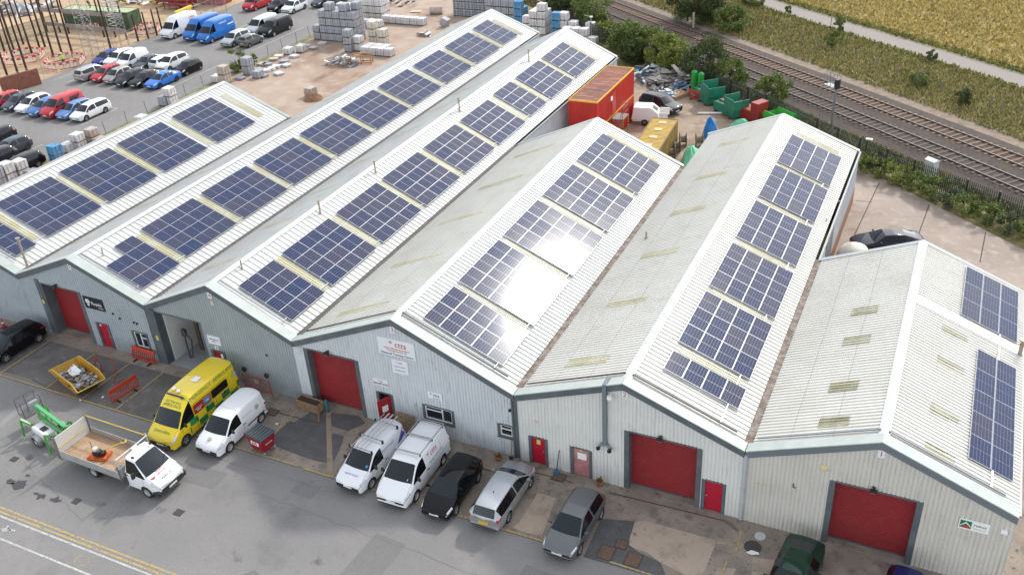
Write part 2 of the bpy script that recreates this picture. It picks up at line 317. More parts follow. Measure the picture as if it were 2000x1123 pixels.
FLS = mat('pale_flashing', (.41, .45, .42), .5, layers=[((.35, .39, .36), 1.5, .4, .7)])
RLT = mat('yellowed_rooflight', (.52, .5, .36), .4, layers=[((.45, .41, .25), .8, .4, .6), ((.32, .3, .17), 3, .55, .75)])
RLD = mat('mossy_rooflight', (.32, .3, .18), .5, layers=[((.2, .2, .1), 2, .4, .6), ((.45, .42, .3), 4, .5, .7)])
CAP = mat('white_ridge_cap', (.55, .55, .54), .5, layers=[((.52, .52, .5), 2, .5, .75)])
BRK = mat('brick', (.3, .13, .08), .9, layers=[((.22, .1, .07), 3, .4, .6), ((.38, .22, .15), 9, .5, .7)], bump=.3)
def prof(y0, y1, pitch, rw, rh):
    "rib profile along y: list of (y, height)"
    pts = []; n = max(1, round((y1 - y0) / pitch)); p = (y1 - y0) / n
    for i in range(n):
        a = y0 + i * p; pts += [(a, 0), (a + p * .5 - rw, 0), (a + p * .5 - rw * .55, rh), (a + p * .5 + rw * .55, rh), (a + p * .5 + rw, 0)]
    return pts + [(y1, 0)]
def sheet(name, px, H, ex, ez, y0, y1, pitch, m, parent, rw=.05, rh=.045, s0=0., s1=None, off=0., th=.05):
    "ribbed sheet running down the slope from ridge (px,H) to eave (ex,ez)"
    d = Vector((ex - px, 0, ez - H)); ln = d.length; d.normalize(); n = Vector((-d.z, 0, d.x)) if d.x > 0 else Vector((d.z, 0, -d.x))
    s1 = ln if s1 is None else s1; pr = prof(y0, y1, pitch, rw, rh); k = len(pr); vs = []
    for s in (s0, s1):
        for y, h in pr: vs.append(Vector((px, y, H)) + d * s + n * (h + off))
    for s in (s0, s1):
        for y, h in pr: vs.append(Vector((px, y, H)) + d * s + n * (off - th))
    fs = []
    for i in range(k - 1):
        fs += [(i, k + i, k + i + 1, i + 1), (2 * k + i, 2 * k + i + 1, 3 * k + i + 1, 3 * k + i), (i, i + 1, 2 * k + i + 1, 2 * k + i), (k + i, 3 * k + i, 3 * k + i + 1, k + i + 1)]
    fs += [(0, 2 * k, 3 * k, k), (k - 1, 2 * k - 1, 4 * k - 1, 3 * k - 1)]
    mb = MB(); mb.add(vs, fs); return mb.obj(name, m, parent)
def wall_front(x0, x1, top, holes, m, parent, name='front_wall', pitch=.19, y=0., dep=.028):
    "vertical corrugated wall in the xz plane facing -Y; holes = (xa, xb, za, zb)"
    xs = {}; n = round((x1 - x0) / pitch); p = (x1 - x0) / n
    for i in range(n):
        a = x0 + i * p
        for t, dd in ((0, 0), (.62, 0), (.7, dep), (.92, dep)): xs[round(a + t * p, 4)] = dd
    xs[round(x1, 4)] = 0
    def dd(x):
        k = ((x - x0) / p) % 1; return 0 if k < .62 else dep
    for h in holes:
        for x in h[:2]: xs.setdefault(round(x, 4), dd(x))
    X = sorted(xs); mb = MB()
    for a, b in zip(X, X[1:]):
        c = (a + b) / 2; seg = [(0, None)]
        cut = sorted([(h[2], h[3]) for h in holes if h[0] < c < h[1]])
        zs = []; z = 0.
        for h0, h1 in cut:
            if h0 > z + .01: zs.append((z, h0, h0))
            z = h1
        zs.append((z, top(a), top(b)))
        for z0, za, zb in zs:
            ya, yb = y + xs[a], y + xs[b]
            mb.add([(a, ya, z0), (b, yb, z0), (b, yb, zb), (a, ya, za)], [(0, 1, 2, 3)])
    mb.keepn = True
    return mb.obj(name, m, parent)
def side_wall(name, x, y0, y1, z0, z1, m, parent, sgn=1):
    pr = prof(y0, y1, .25, .05, .03); mb = MB(); k = len(pr)
    mb.add([(x + sgn * h, y, z0) for y, h in pr] + [(x + sgn * h, y, z1) for y, h in pr], [(i, i + 1, k + i + 1, k + i) for i in range(k - 1)])
    return mb.obj(name, m, parent)
UN = {6: dict(l=-50.9, p=-43.88, r=-36.83, H=7.07, Y=30.2), 5: dict(l=-36.83, p=-31.27, r=-25.41, H=6.57, Y=60.9), 4: dict(l=-25.41, p=-19.76, r=-14.09, H=6.89, Y=54.9),
      3: dict(l=-14.09, p=-7.01, r=0., H=7.39, Y=30.6), 2: dict(l=0., p=5.92, r=11.92, H=6.63, Y=37.4), 1: dict(l=11.92, p=17.64, r=23.36, H=6.64, Y=19.25)}
INFO = {6: (RW, RG, WB, 'pale blue end workshop unit with a red barrier free blank wall, far left of the terrace'),
        5: (RW, RG, WB, 'blue grey workshop unit with a red roller door and black wall sign'),
        4: (RW, RG, WG, 'grey workshop unit standing open with its shutter up behind the ambulance'),
        3: (RW, RC, WP, 'pale workshop unit with several white signs and the brightest glare on its roof'),
        2: (RC, RC, WC, 'off-white workshop unit with three small doors and a grey duct down its front'),
        1: (RC, RC, WR, 'cream workshop unit with short mossy rooflights, nearest the camera on the right')}
INFO[6] = INFO[6][:3] + ('white roofed end unit at the far left with a blank blue grey wall',)
units = {}
def up(k, x):
    u = UN[k]; return EV + (u['H'] - EV) * (1 - abs(x - u['p']) / ((u['p'] - u['l']) if x < u['p'] else (u['r'] - u['p'])))
HOLES = {6: [], 5: [(-34.98, -31.25, 0, 4.05), (-30.6, -29.5, 0, 1.93), (-27.4, -26.1, .72, 2.0)],
         4: [(-24.8, -21.15, 0, 4.0), (-20.75, -19.75, 0, 2.15)],
         3: [(-13.4, -9.75, 0, 4.02), (-8.75, -7.72, 0, 2.2), (-5.75, -3.82, 1.1, 2.14), (-1.12, -.16, 1.3, 2.15)],
         2: [(.68, 1.72, 0, 1.85), (3.05, 4.2, 0, 1.85), (6.02, 9.85, 0, 3.78), (10.0, 11.12, 0, 1.95)],
         1: [(15.82, 19.66, 0, 3.84)]}
for k in (6, 5, 4, 3, 2, 1):
    u = UN[k]; mr, ml, mw, lb = INFO[k]
    root = units[k] = thing('workshop_unit', lb, 'workshop', (u['p'], 0, 0)); X0 = u['p']; top = lambda x, k=k: up(k, x) - .06
    root.location = (0, 0, 0)
    pr_, pl_ = {6: .42, 5: .42, 4: .42, 3: .33, 2: .33, 1: .25}[k], {3: .25, 2: .25, 1: .25}.get(k, .3)
    sheet('roof_slope', u['p'], u['H'], u['r'] - (.2 if k != 1 else 0), EV + .04, -.08, u['Y'], pr_, mr, root)
    sheet('roof_slope', u['p'], u['H'], u['l'] + .2, EV + .04, -.08, u['Y'], pl_, ml, root)
    if k <= 3:
        lpm = mat('sheet_lap_grey', (.36, .36, .33), .7)  # thin darker line where roof sheets overlap
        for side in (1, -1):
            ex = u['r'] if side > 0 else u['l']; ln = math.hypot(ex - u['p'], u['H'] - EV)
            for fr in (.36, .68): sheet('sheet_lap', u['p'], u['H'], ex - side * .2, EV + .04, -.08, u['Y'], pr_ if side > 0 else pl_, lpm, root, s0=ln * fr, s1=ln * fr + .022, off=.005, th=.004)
    # walls
    x0, x1 = u['l'] + (.01), u['r'] - .01
    wall_front(x0, x1, top, HOLES[k], mw, root)
    mb = MB(); mb.add([(x0, u['Y'] - .12, 0), (x1, u['Y'] - .12, 0), (x1, u['Y'] - .12, EV - .08), (u['p'], u['Y'] - .12, u['H'] - .1), (x0, u['Y'] - .12, EV - .08)], [(0, 1, 2, 3, 4)])
    mb.obj('back_wall', mw, root)
    if k in (4, 5): side_wall('side_wall', x1 - .02, UN[k - 1]['Y'] - 1, u['Y'] - .12, 0, EV - .05, mat('silver_wall_sheet', (.5, .53, .56), .5, layers=[((.42, .45, .48), 2, .4, .7)]), root)
    elif k == 2:
        side_wall('side_wall', x1 - .02, 18.5, u['Y'] - .12, 1.3, EV - .05, mat('silver_wall_sheet', (.5, .53, .56), .5), root)
        MB().box(x1 - .06, x1 + .02, 19.3, u['Y'] - .13, 0, 1.3).obj('brick_base', BRK, root)
        MB().box(x1 - .01, x1 + .04, 22.6, 25.6, 0.02, 3.6).obj('side_door', DGR, root)
    else: side_wall('side_wall', x1 - .03, .05, u['Y'] - .12, 0, EV - .05, mw, root)
    if k == 6: side_wall('side_wall', x0, .05, u['Y'] - .12, 0, EV - .05, mw, root, -1)
    # fascia and verge flashing
    yf = -.12
    mb = MB(); c = [(u['l'] + .02, EV), (u['p'], u['H']), (u['r'] - .02, EV)]
    for (xa, za), (xb, zb) in zip(c, c[1:]):
        mb.add([(xa, yf, za - .34), (xb, yf, zb - .34), (xb, yf, zb + .03), (xa, yf, za + .03), (xa, -.005, za - .34), (xb, -.005, zb - .34), (xb, -.005, zb + .03), (xa, -.005, za + .03)],
               [(0, 1, 2, 3), (4, 7, 6, 5), (0, 4, 5, 1), (3, 2, 6, 7), (0, 3, 7, 4), (1, 5, 6, 2)])
    mb.obj('fascia', DGR if k != 1 else mat('mid_grey_trim', (.14, .165, .18), .5), root)
    mb = MB(); w_ = .48
    for (xa, za), (xb, zb) in zip(c, c[1:]):
        mb.add([(xa, yf - .03, za + .045), (xb, yf - .03, zb + .045), (xb, yf - .03, zb + .1), (xa, yf - .03, za + .1), (xa, w_, za + .045), (xb, w_, zb + .045), (xb, w_, zb + .1), (xa, w_, za + .1)],
               [(0, 1, 2, 3), (4, 7, 6, 5), (0, 4, 5, 1), (3, 2, 6, 7), (0, 3, 7, 4), (1, 5, 6, 2)])
    mb.obj('verge_flashing', FLS, root)
    mb = MB(); YY = u['Y']
    for (xa, za), (xb, zb) in zip(c, c[1:]):
        mb.add([(xa, YY - .2, za + .05), (xb, YY - .2, zb + .05), (xb, YY + .06, zb + .09), (xa, YY + .06, za + .09), (xa, YY + .06, za - .15), (xb, YY + .06, zb - .15)], [(0, 1, 2, 3), (3, 2, 5, 4)])
    mb.obj('rear_flashing', FLS if k > 1 else mat('grey_flashing', (.42, .45, .46), .5), root)
    # ridge cap
    t = (u['H'] - EV) / (u['r'] - u['p']); q = .24
    mb = MB(); mb.add([(u['p'] - q, .3, u['H'] - q * t + .07), (u['p'], .3, u['H'] + .09), (u['p'] + q, .3, u['H'] - q * t + .07), (u['p'] - q, u['Y'], u['H'] - q * t + .07), (u['p'], u['Y'], u['H'] + .09), (u['p'] + q, u['Y'], u['H'] - q * t + .07)], [(0, 1, 4, 3), (1, 2, 5, 4)])
    mb.obj('ridge_cap', CAP, root)
    # eaves / valley gutters
    gm = RUST if k < 3 else mat('dark_gutter', (.09, .085, .08), .8, layers=[((.16, .14, .11), 4, .5, .7)])
    if k != 6: MB().box(u['l'] - .24, u['l'] + .24, .1, min(u['Y'], UN[k + 1]['Y']) - .02, EV - .1, EV + .012).obj('valley_gutter', gm, root)
    ys = 0.1 if k in (1,) else (UN[k - 1]['Y'] if k != 1 else 0)
    if u['Y'] > ys: MB().box(u['r'] - .02, u['r'] + .1, ys + .02, u['Y'] - .02, EV - .13, EV - .02).obj('eaves_gutter', mat('grey_gutter', (.3, .32, .33), .5), root)
    # rooflights
    def rl(side, s0, s1, y, wd=.62, m=RLT):
        ex = u['r'] if side > 0 else u['l']
        sheet('rooflight', u['p'], u['H'], ex - side * .12, EV + .04, y - wd / 2, y + wd / 2, .2, m, root, rw=.045, rh=.035, s0=s0, s1=s1, off=.02, th=.03)
    if k == 3:
        for y in (2.35, 8.4, 14.6, 20.5, 26.55): rl(-1, 2.0, 5.9, y)
        for y in (4.95, 10.85, 16.95, 22.98, 29.25): rl(1, 1.5, 5.9, y, .55)
    if k == 2:
        for y in (2.55, 8.65, 14.8, 21.05, 27.05, 33.4): rl(-1, 1.85, 4.3, y, .75)
        for y in (4.4, 10.5, 16.65, 22.75, 28.8, 35.2): rl(1, 1.6, 5.0, y, .55)
    if k == 1:
        for y in (1.7, 4.65, 8.8, 11.85): rl(-1, 1.68, 3.05, y, .85, RLD)
        for y in (1.25, 4.1, 8.2, 11.15): rl(1, 1.8, 3.2, y, .75, RLD)
        sheet('silver_flashing', u['p'], u['H'], u['r'], EV + .04, 12.2, 13.0, .8, mat('silver_flash', (.55, .59, .62), .35, .3), root, rw=.01, rh=.0, s0=.2, s1=5.9, off=.06)
    if k in (4, 5, 6):
        ysr = {4: (4.95, 10.95, 16.75, 22.75, 28.75, 34.9, 39.65, 45.85, 52.0), 5: (4.75, 10.65, 16.6, 22.6, 28.5, 34.6, 40.8, 47.2, 53.7, 58.6), 6: (3.3, 9.45, 15.3, 21.5, 28.3)}[k]
        for y in ysr: rl(1, 1.4, 5.1 if k != 6 else 5.7, y, .6)
        if k != 6:
            for y in ysr: rl(-1, 1.6, 5.0, y - .8, .5)
    # cable tray up and over the gable end
    mb = MB()
    for (xa, za), (xb, zb) in zip(c, c[1:]):
        f0, f1 = (.06, .97) if xa < u['p'] - 1 else (.03, .9)
        if k == 6 and xa < u['p'] - 1: continue
        A = (xa + (xb - xa) * f0, .78, za + (zb - za) * f0 + .12); B = (xa + (xb - xa) * f1, .78, za + (zb - za) * f1 + .12)
        mb.bar(A, B, .07, .05)
    if k in (6, 5, 4): mb = MB().bar((u['p'] + .3, .78, up(k, u['p'] + .3) + .12), (u['r'] - .9, .78, up(k, u['r'] - .9) + .12), .07, .05)
    mb.obj('cable_tray', {3: mat('black_cable', (.03, .03, .035), .6), 2: mat('black_cable', (.03, .03, .035), .6)}.get(k, mat('cable_tray_steel', (.2, .22, .25), .45, .4)), root)
    # array feed conduits
    mb = MB()
    cs = {3: 6.3, 2: 5.2, 4: 5.25, 5: 5.2, 6: 6.2, 1: 5.2}[k]; dd_ = Vector((u['r'] - u['p'], 0, EV - u['H'])).normalized(); nn = Vector((-dd_.z, 0, dd_.x))
    b0 = Vector((u['p'], 0, u['H'])) + dd_ * (cs - .35) + nn * .1
    mb.bar(b0 + Vector((0, .8, 0)), b0 + Vector((0, min(u['Y'] - 3, 52), 0)), .05, .05); mb.obj('feed_conduit', ALU if k != 3 else WHT, root)
    if k in (5, 4, 3, 2): # base shadow gap plinth
        pass
# ---- door and window fittings ----
SIL = mat('silver_handle', (.7, .7, .7), .3, .9)
def frame(k, x0, x1, z0, z1, fw=.11, sides='lrt', name='door_frame', m=DGR, dep=.14, yo=-.02):
    mb = MB()
    if 'l' in sides: mb.box(x0 - fw * .3, x0 + fw, yo, dep, z0, z1)
    if 'r' in sides: mb.box(x1 - fw, x1 + fw * .3, yo, dep, z0, z1)
    if 't' in sides: mb.box(x0 + fw + .002, x1 - fw - .002, yo + .003, dep, z1 - .06, z1 + .03)
    if 'b' in sides: mb.box(x0 + fw + .002, x1 - fw - .002, yo + .003, dep, z0, z0 + .09)
    return mb.obj(name, m, units[k])
def roller(k, x0, x1, h, rec=.42, fw=.2, c=RED):
    frame(k, x0, x1, 0, h, fw, 'lrt', dep=rec + .02)
    mb = MB(); n = 34; pts = []
    for i in range(n):
        z = i * h / n; pts += [(rec, z), (rec, z + h / n * .7), (rec + .009, z + h / n * .8), (rec + .009, z + h / n * .93)]
    pts.append((rec, h)); kk = len(pts)
    mb.add([(x0 + fw, y, z) for y, z in pts] + [(x1 - fw, y, z) for y, z in pts], [(i, kk + i, kk + i + 1, i + 1) for i in range(kk - 1)])
    mb.keepn = True
    d = mb.obj('roller_door', c, units[k])
    MB().box(x0 + fw, x1 - fw, rec - .03, rec + .04, 0, .09).obj('bottom_rail', DGR, d)
    MB().box(x0 + fw, x1 - fw, -.01, rec, .0, .012).obj('door_sill', APR, units[k])
    xm = (x0 + x1) / 2 - .1
    fl = MB().box(xm - .06, xm + .06, -.2, .0, h + .16, h + .24).box(xm - .16, xm + .16, -.3, -.14, h + .08, h + .2).obj('floodlight', BLK, units[k])
    MB().box(xm - .13, xm + .13, -.29, -.15, h + .066, h + .078).obj('lens', WHT, fl)
RDR = mat('roller_door_red', (.25, .013, .017), .5, layers=[((.2, .012, .015), .5, .4, .7), ((.23, .03, .03), 2, .5, .8)])
roller(5, -34.98, -31.25, 4.05, .75, c=RDR); roller(3, -13.4, -9.75, 4.02, c=RDR); roller(2, 6.02, 9.85, 3.78, c=RDR); roller(1, 15.82, 19.66, 3.84, c=RDR)
def pdoor(k, x0, x1, h, m=RED, hx=1, label=None):
    frame(k, x0, x1, 0, h, .13, 'lrt', dep=.12)
    d = MB().box(x0 + .13, x1 - .13, .06, .11, .03, h - .07).obj('door', m, units[k])
    if label: d['label'] = label
    xx = x1 - .22 if hx > 0 else x0 + .22
    MB().box(xx - .06, xx + .06, .0, .03, .93, .96).box(xx - .015, xx + .015, .01, .06, .9, 1.0).obj('handle', SIL, d)
    return d
pdoor(5, -30.6, -29.5, 1.93, mat('bright_red_door', (.4, .01, .03), .4)); pdoor(4, -20.75, -19.75, 2.15)
d = pdoor(2, .68, 1.72, 1.85, mat('bright_red_door', (.4, .01, .03), .4), 1)
pdoor(2, 3.05, 4.2, 1.85, mat('faded_pink_door', (.42, .17, .17), .6, layers=[((.5, .25, .25), 2, .4, .7)]), -1, 'faded pink door with a white notice')
pdoor(2, 10.0, 11.12, 1.95, mat('bright_red_door', (.4, .01, .03), .4), -1)
# open reception door of unit 3
frame(3, -8.75, -7.72, 0, 2.2, .12, 'lrt', dep=.3)
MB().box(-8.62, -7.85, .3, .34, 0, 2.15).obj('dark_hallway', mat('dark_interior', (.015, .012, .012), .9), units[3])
dd = MB().box(0, .86, -.025, .025, .03, 2.1).obj('door', RED, units[3], (-7.86, .02, 0), R(-118)); dd['label'] = 'red reception door standing open with a white notice'
MB().box(.25, .62, .027, .032, 1.2, 1.62).obj('paper_notice', WHT, dd); MB().box(.72, .82, .028, .06, 1.0, 1.03).obj('handle', SIL, dd)
def window(k, x0, x1, z0, z1, mull, trans=None, fw=.13):
    f = frame(k, x0, x1, z0, z1, fw, 'lrtb', 'window_surround', DGR, .12)
    a, b, c_, e = x0 + fw, x1 - fw, z0 + .1, z1 - .07
    wf = MB().box(a, a + .05, .02, .07, c_, e).box(b - .05, b, .02, .07, c_, e).box(a + .05, b - .05, .021, .07, c_, c_ + .05).box(a + .05, b - .05, .021, .07, e - .05, e)
    wf.box(mull - .03, mull + .03, .018, .072, c_ + .05, e - .05)
    if trans: wf.box(*trans[:2], .019, .071, trans[2] - .025, trans[2] + .025)
    o = wf.obj('window_frame', WHT, units[k]); MB().box(a + .01, b - .01, .08, .09, c_, e).obj('pane', GLS, o)
    MB().box(x0 - .05, x1 + .05, -.08, -.022, z0 - .05, z0 + .0).obj('window_sill', DGR, units[k])
window(5, -27.4, -26.1, .72, 2.0, -26.72, (-26.7, -26.28, 1.55)); window(3, -5.75, -3.82, 1.1, 2.14, -4.55, (-5.55, -4.6, 1.82)); window(3, -1.12, -.16, 1.3, 2.15, -.3, (-.95, -.35, 1.82))
# corner posts and reveals
MB().box(-25.55, -24.78, -.1, .5, 0, EV - .2).obj('corner_column', DGR, units[4]); MB().box(-35.3, -34.95, -.05, .75, 0, 4.3).obj('corner_column', DGR, units[5])
MB().box(-14.2, -13.42, -.012, .4, 0, 4.0).obj('corner_panel', WP, units[3]); MB().box(-.13, .1, -.06, .02, 0, EV - .2).obj('corner_trim', DGR, units[2])
# open bay of unit 4
MB().box(-24.8, -18, .05, 9, -.01, .02).obj('bay_floor', mat('painted_floor', (.34, .35, .36), .6), units[4])
MB().box(-24.82, -17.9, 9, 9.1, 0, 4.2).box(-17.95, -17.85, .2, 9, 0, 4.2).box(-24.78, -24.7, .5, 9, 0, 4.2).obj('bay_inner_wall', mat('white_inner_wall', (.75, .74, .72), .8), units[4])
MB().box(-24.75, -18, .4, 8.9, 4.15, 4.25).obj('bay_ceiling', WHT, units[4])
MB().box(-24.0, -23.7, 2.0, 2.3, 0, 4.1).obj('steel_stanchion', mat('brown_steel', (.12, .08, .05), .7), units[4])
tag(MB().tube((-23.95, 1.0, .02), (-23.95, 1.0, 2.3), .05).tube((-23.95, .99, 2.2), (-23.3, .9, 1.6), .05).tube((-23.3, .9, 1.6), (-23.5, .8, .3), .05).box(-24.1, -23.8, .95, 1.15, 1.7, 2.2).obj('hose_reel', mat('hose_dark', (.06, .07, .08), .6)), 'dark hose hanging inside the open bay of unit 4', 'hose')
frame(4, -24.8, -21.15, 0, 4.0, .14, 'rt', dep=.4)
# drainpipe, flue, lights
dp = MB()
for i in range(4): dp.tube((11.98, -.12, .1 + i * 1.02), (11.98, -.12, 1.1 + i * 1.02), .07, n=12); dp.tube((11.98, -.12, 1.02 + i * 1.0), (11.98, -.12, 1.08 + i * 1.0), .08, n=12)
dp.obj('drainpipe', mat('grey_pipe', (.42, .46, .5), .45), units[2], smooth=True)
MB().tube((-.16, -.1, .1), (-.16, -.1, 4.0), .05, n=10).obj('drainpipe', DGR, units[3], smooth=True)
fl = MB().bar((4.98, .5, up(2, 4.98) + .15), (4.98, -.17, 6.35), .18, .12).box(4.88, 5.08, -.2, -.04, 2.62, 6.3)
fl.tube((4.86, -.12, 2.7), (4.7, -.2, 2.5), .07).tube((5.1, -.12, 2.7), (5.26, -.2, 2.5), .07); f2 = fl.obj('duct', mat('duct_grey', (.16, .19, .21), .5), units[2])
MB().lathe([(0, -.16), (.1, -.16), (.12, -.08), (.06, -.06), (.06, .1)], (4.68, -.2, 2.45)).obj('lamp', BLK, f2); MB().lathe([(0, -.16), (.1, -.16), (.12, -.08), (.06, -.06), (.06, .1)], (5.28, -.2, 2.45)).obj('lamp', BLK, f2)
MB().tube((5.3, 0, 5.95), (5.3, -.25, 5.85), .03).lathe([(0, .1), (.12, .1), (.14, 0), (.1, -.12), (0, -.12)], (5.3, -.3, 5.8), 'Z').obj('bulkhead_light', WHT, units[2], smooth=True)
MB().lathe([(0, -.14), (.14, -.1), (.2, -.02), (.2, 0)], (15.44, 0, 4.45)).obj('satellite_dish', mat('cream_plastic', (.6, .52, .3), .5), units[1], smooth=True)
MB().box(22.85, 23.1, -.12, -.002, 3.3, 3.52).obj('vent_box', WHT, units[1]); MB().box(14.2, 14.26, -.06, 0, 2.9, 3.1).box(14.26, 14.34, -.05, 0, 2.85, 2.9).obj('bracket', DGR, units[1])
MB().box(10.5, 10.56, -.03, 0, 0, .0).box(12.55, 12.95, -.05, -.001, 2.55, 2.58).obj('pipe_bracket', mat('cream_plastic', (.6, .52, .3), .5), units[1])
for x, z in ((-28.6, 3.0), (-28.1, 2.75), (-26.9, 2.72), (-26.65, 2.68)): MB().box(x - .05, x + .05, -.1, 0, z - .04, z + .06).obj('wall_vent', BLK, units[5])
MB().box(-16.4, -16.28, -.05, 0, 2.72, 2.84).obj('wall_vent', BLK, units[4]); MB().box(-.36, -.26, -.14, 0, 3.2, 3.33).obj('camera', BLK, units[3]); MB().box(1.05, 1.2, -.04, 0, 2.85, 2.97).obj('alarm_box', mat('cream_plastic', (.6, .52, .3), .5), units[2])
# the flues on the roofs
def flue(k, side, s, y, h, r=.07, cowl=False, m=GALV):
    u = UN[k]; ex = u['r'] if side > 0 else u['l']; d = Vector((ex - u['p'], 0, EV - u['H'])).normalized(); p = Vector((u['p'], y, u['H'])) + d * s
    r *= .8; mb = MB().tube(p, p + Vector((0, 0, h)), r, n=10)
    if cowl: mb.tube(p + Vector((0, 0, h)), p + Vector((0, 0, h + .07)), r * 1.9, n=10).tube(p + Vector((0, 0, h - .25)), p + Vector((0, 0, h - .18)), r * 1.5, n=10)
    mb.tube(p + Vector((0, 0, -.05)), p + Vector((0, 0, .12)), r * 2, r * 1.1, n=10)
    return mb.obj('flue', m, units[k], smooth=True)
BRS = mat('weathered_flue', (.33, .28, .22), .6, .3)
flue(5, -1, 5.3, .45, 2.3, .1, True, BRS); flue(5, 1, 1.3, 1.7, .55, .06); flue(4, 1, .5, 2.6, .6, .06, False, BRS); flue(4, 1, .6, 10.6, .9, .07, True, BRS); flue(4, 1, .6, 17.5, .9, .07, True, BRS); flue(4, 1, .55, 30.6, 1.1, .08, True, BRS); flue(4, 1, .6, 44.5, 1.1, .07, True, BRS)
flue(2, -1, 5.0, 17.6, .5, .09, False, BRS); flue(1, 1, 6.0, 12.4, .9, .12, True, BRS); flue(2, 1, 6.0, 24.5, .2, .05)
# ---- signs on the walls ----
NAVY = mat('navy_letters', (.015, .03, .14), .5); SRED = mat('sign_red', (.5, .03, .025), .5); SGN = mat('sign_white', (.72, .74, .76), .45); GRN = mat('sign_green', (.01, .16, .09), .5)
def sign(name, x0, x1, z0, z1, label, m=SGN, cat='sign', y=-.035, th=.03):
    return tag(MB().box(x0, x1, y, y + th, z0, z1).obj(name, m), label, cat)
s = sign('wall_sign', -31.02, -29.27, 2.98, 3.88, 'black wall sign with white lettering and round emblem beside the left red shutter', mat('sign_black', (.02, .022, .028), .4))
text('Royale', .34, WHT, s, 'lettering', FM(-29.92, 3.42, -.04)); text('STORES', .12, WHT, s, 'small_lettering', FM(-29.6, 3.16, -.04))
MB().tube((-30.66, -.04, 3.52), (-30.66, -.046, 3.52), .2, n=18).tube((-30.66, -.04, 3.26), (-30.66, -.046, 3.26), .1, n=14).obj('emblem', mat('emblem_pale', (.6, .62, .66), .4), s)
def num(n, x, z, lab, wd=.3):
    s = sign('number_sign', x - wd / 2, x + wd / 2, z - .2, z + .2, lab, SGN, 'number sign'); text(n, .38, SRED, s, 'numeral', FM(x, z, -.04)); return s
num('5', -31.3, 5.95, 'number sign under the gable apex above the black wall sign'); num('4', -19.72, 6.22, 'number sign under the gable apex of the open grey unit'); num('3', -7.05, 6.72, 'number sign directly above the largest white wall sign', .3)
num('2', 5.98, 5.98, 'number sign under the gable apex to the right of the grey duct'); num('1', 17.68, 5.98, 'number sign under the gable apex of the nearest right unit')
sign('small_notice', -19.78, -19.55, 5.55, 5.85, 'small cream notice just below the red 4', mat('cream_notice', (.55, .5, .42), .6), 'notice')
s = sign('wall_sign', -8.12, -5.8, 5.0, 6.1, 'largest white wall sign, red lettering over a navy line, below the red 3')
text('* ctts', .5, SRED, s, 'lettering', FM(-6.85, 5.78, -.04)); text('Cable Telecommunications\nTraining Services Ltd', .135, SRED, s, 'small_lettering', FM(-6.95, 5.42, -.04), sx=1.1); text('National Training Centre', .2, NAVY, s, 'tagline', FM(-6.95, 5.13, -.04))
s = sign('wall_sign', -7.4, -6.38, 3.88, 4.78, 'square white sign with lilac lettering hung below the largest sign'); text('* ctts', .17, SRED, s, 'lettering', FM(-6.9, 4.6, -.04)); text('openreach', .17, mat('lilac_letters', (.28, .3, .55), .5), s, 'partner_lettering', FM(-6.9, 4.35, -.04)); text('accredited centre', .09, NAVY, s, 'small_lettering', FM(-6.9, 4.1, -.04))
s = sign('wall_sign', -8.82, -7.87, 2.66, 3.15, 'small white RECEPTION sign above the open red door'); text('* ctts', .14, SRED, s, 'lettering', FM(-8.35, 3.02, -.04)); text('RECEPTION', .17, NAVY, s, 'reception_lettering', FM(-8.35, 2.82, -.04), .008)
s = sign('wall_sign', -5.32, -4.42, 2.68, 3.15, 'white sign with bold navy lettering above the long window'); text('* ctts', .27, NAVY, s, 'lettering', FM(-4.87, 2.97, -.04)); text('Training Services', .07, NAVY, s, 'small_lettering', FM(-4.8, 2.76, -.04))
s = sign('wall_sign', -20.8, -19.82, 2.6, 3.22, 'white company notice above the red door of unit 4'); text('Cable Services\nUnit 4', .13, NAVY, s, 'lettering', FM(-20.3, 2.92, -.04))
s = sign('number_plate_sign', -20.4, -20.1, 2.24, 2.5, 'little white square with a black 4 over the red door', SGN, 'number sign'); text('4', .24, BLK, s, 'numeral', FM(-20.25, 2.37, -.04))
s = sign('wall_sign', 21.22, 22.42, 2.98, 3.55, 'white sign with a green and red roof shaped emblem at the far right', mat('sign_clean', (.78, .78, .76), .4))
text('robus', .17, BLK, s, 'lettering', FM(22.05, 3.32, -.04), sx=1.3); text('GROUP', .12, mat('pale_grey', (.5, .5, .52), .5), s, 'small_lettering', FM(22.05, 3.12, -.04), sx=1.3)
em = MB().box(21.27, 21.72, -.045, -.036, 3.06, 3.47); em.add([(21.28, -.05, 3.07), (21.71, -.05, 3.07), (21.5, -.05, 3.24)], [(0, 1, 2)], 1); em.add([(21.28, -.048, 3.14), (21.5, -.048, 3.34), (21.71, -.048, 3.14), (21.71, -.048, 3.18), (21.5, -.048, 3.42), (21.28, -.048, 3.18)], [(0, 1, 4, 5), (1, 2, 3, 4)], 2)
em.obj('emblem', [GRN, SRED, WHT], s)
def notice(x, z, w_, h, m, lab, y=.055): return tag(MB().box(x - w_ / 2, x + w_ / 2, y - .012, y, z - h / 2, z + h / 2).obj('notice', m), lab, 'notice')
notice(1.2, 1.5, .22, .3, mat('warn_yellow', (.6, .5, .12), .5), 'yellow warning notice on the left red door of unit 2'); notice(3.65, 1.3, .5, .42, WHT, 'white poster on the faded pink door'); notice(3.6, 1.68, .2, .08, mat('warn_yellow', (.6, .5, .12), .5), 'thin yellow sticker at the top of the faded pink door')
notice(-20.0, 1.75, .25, .3, WHT, 'white paper notice on the red door behind the ambulance'); notice(-30.3, 1.7, .14, .12, WHT, 'tiny white sticker on the red door under the black wall sign')
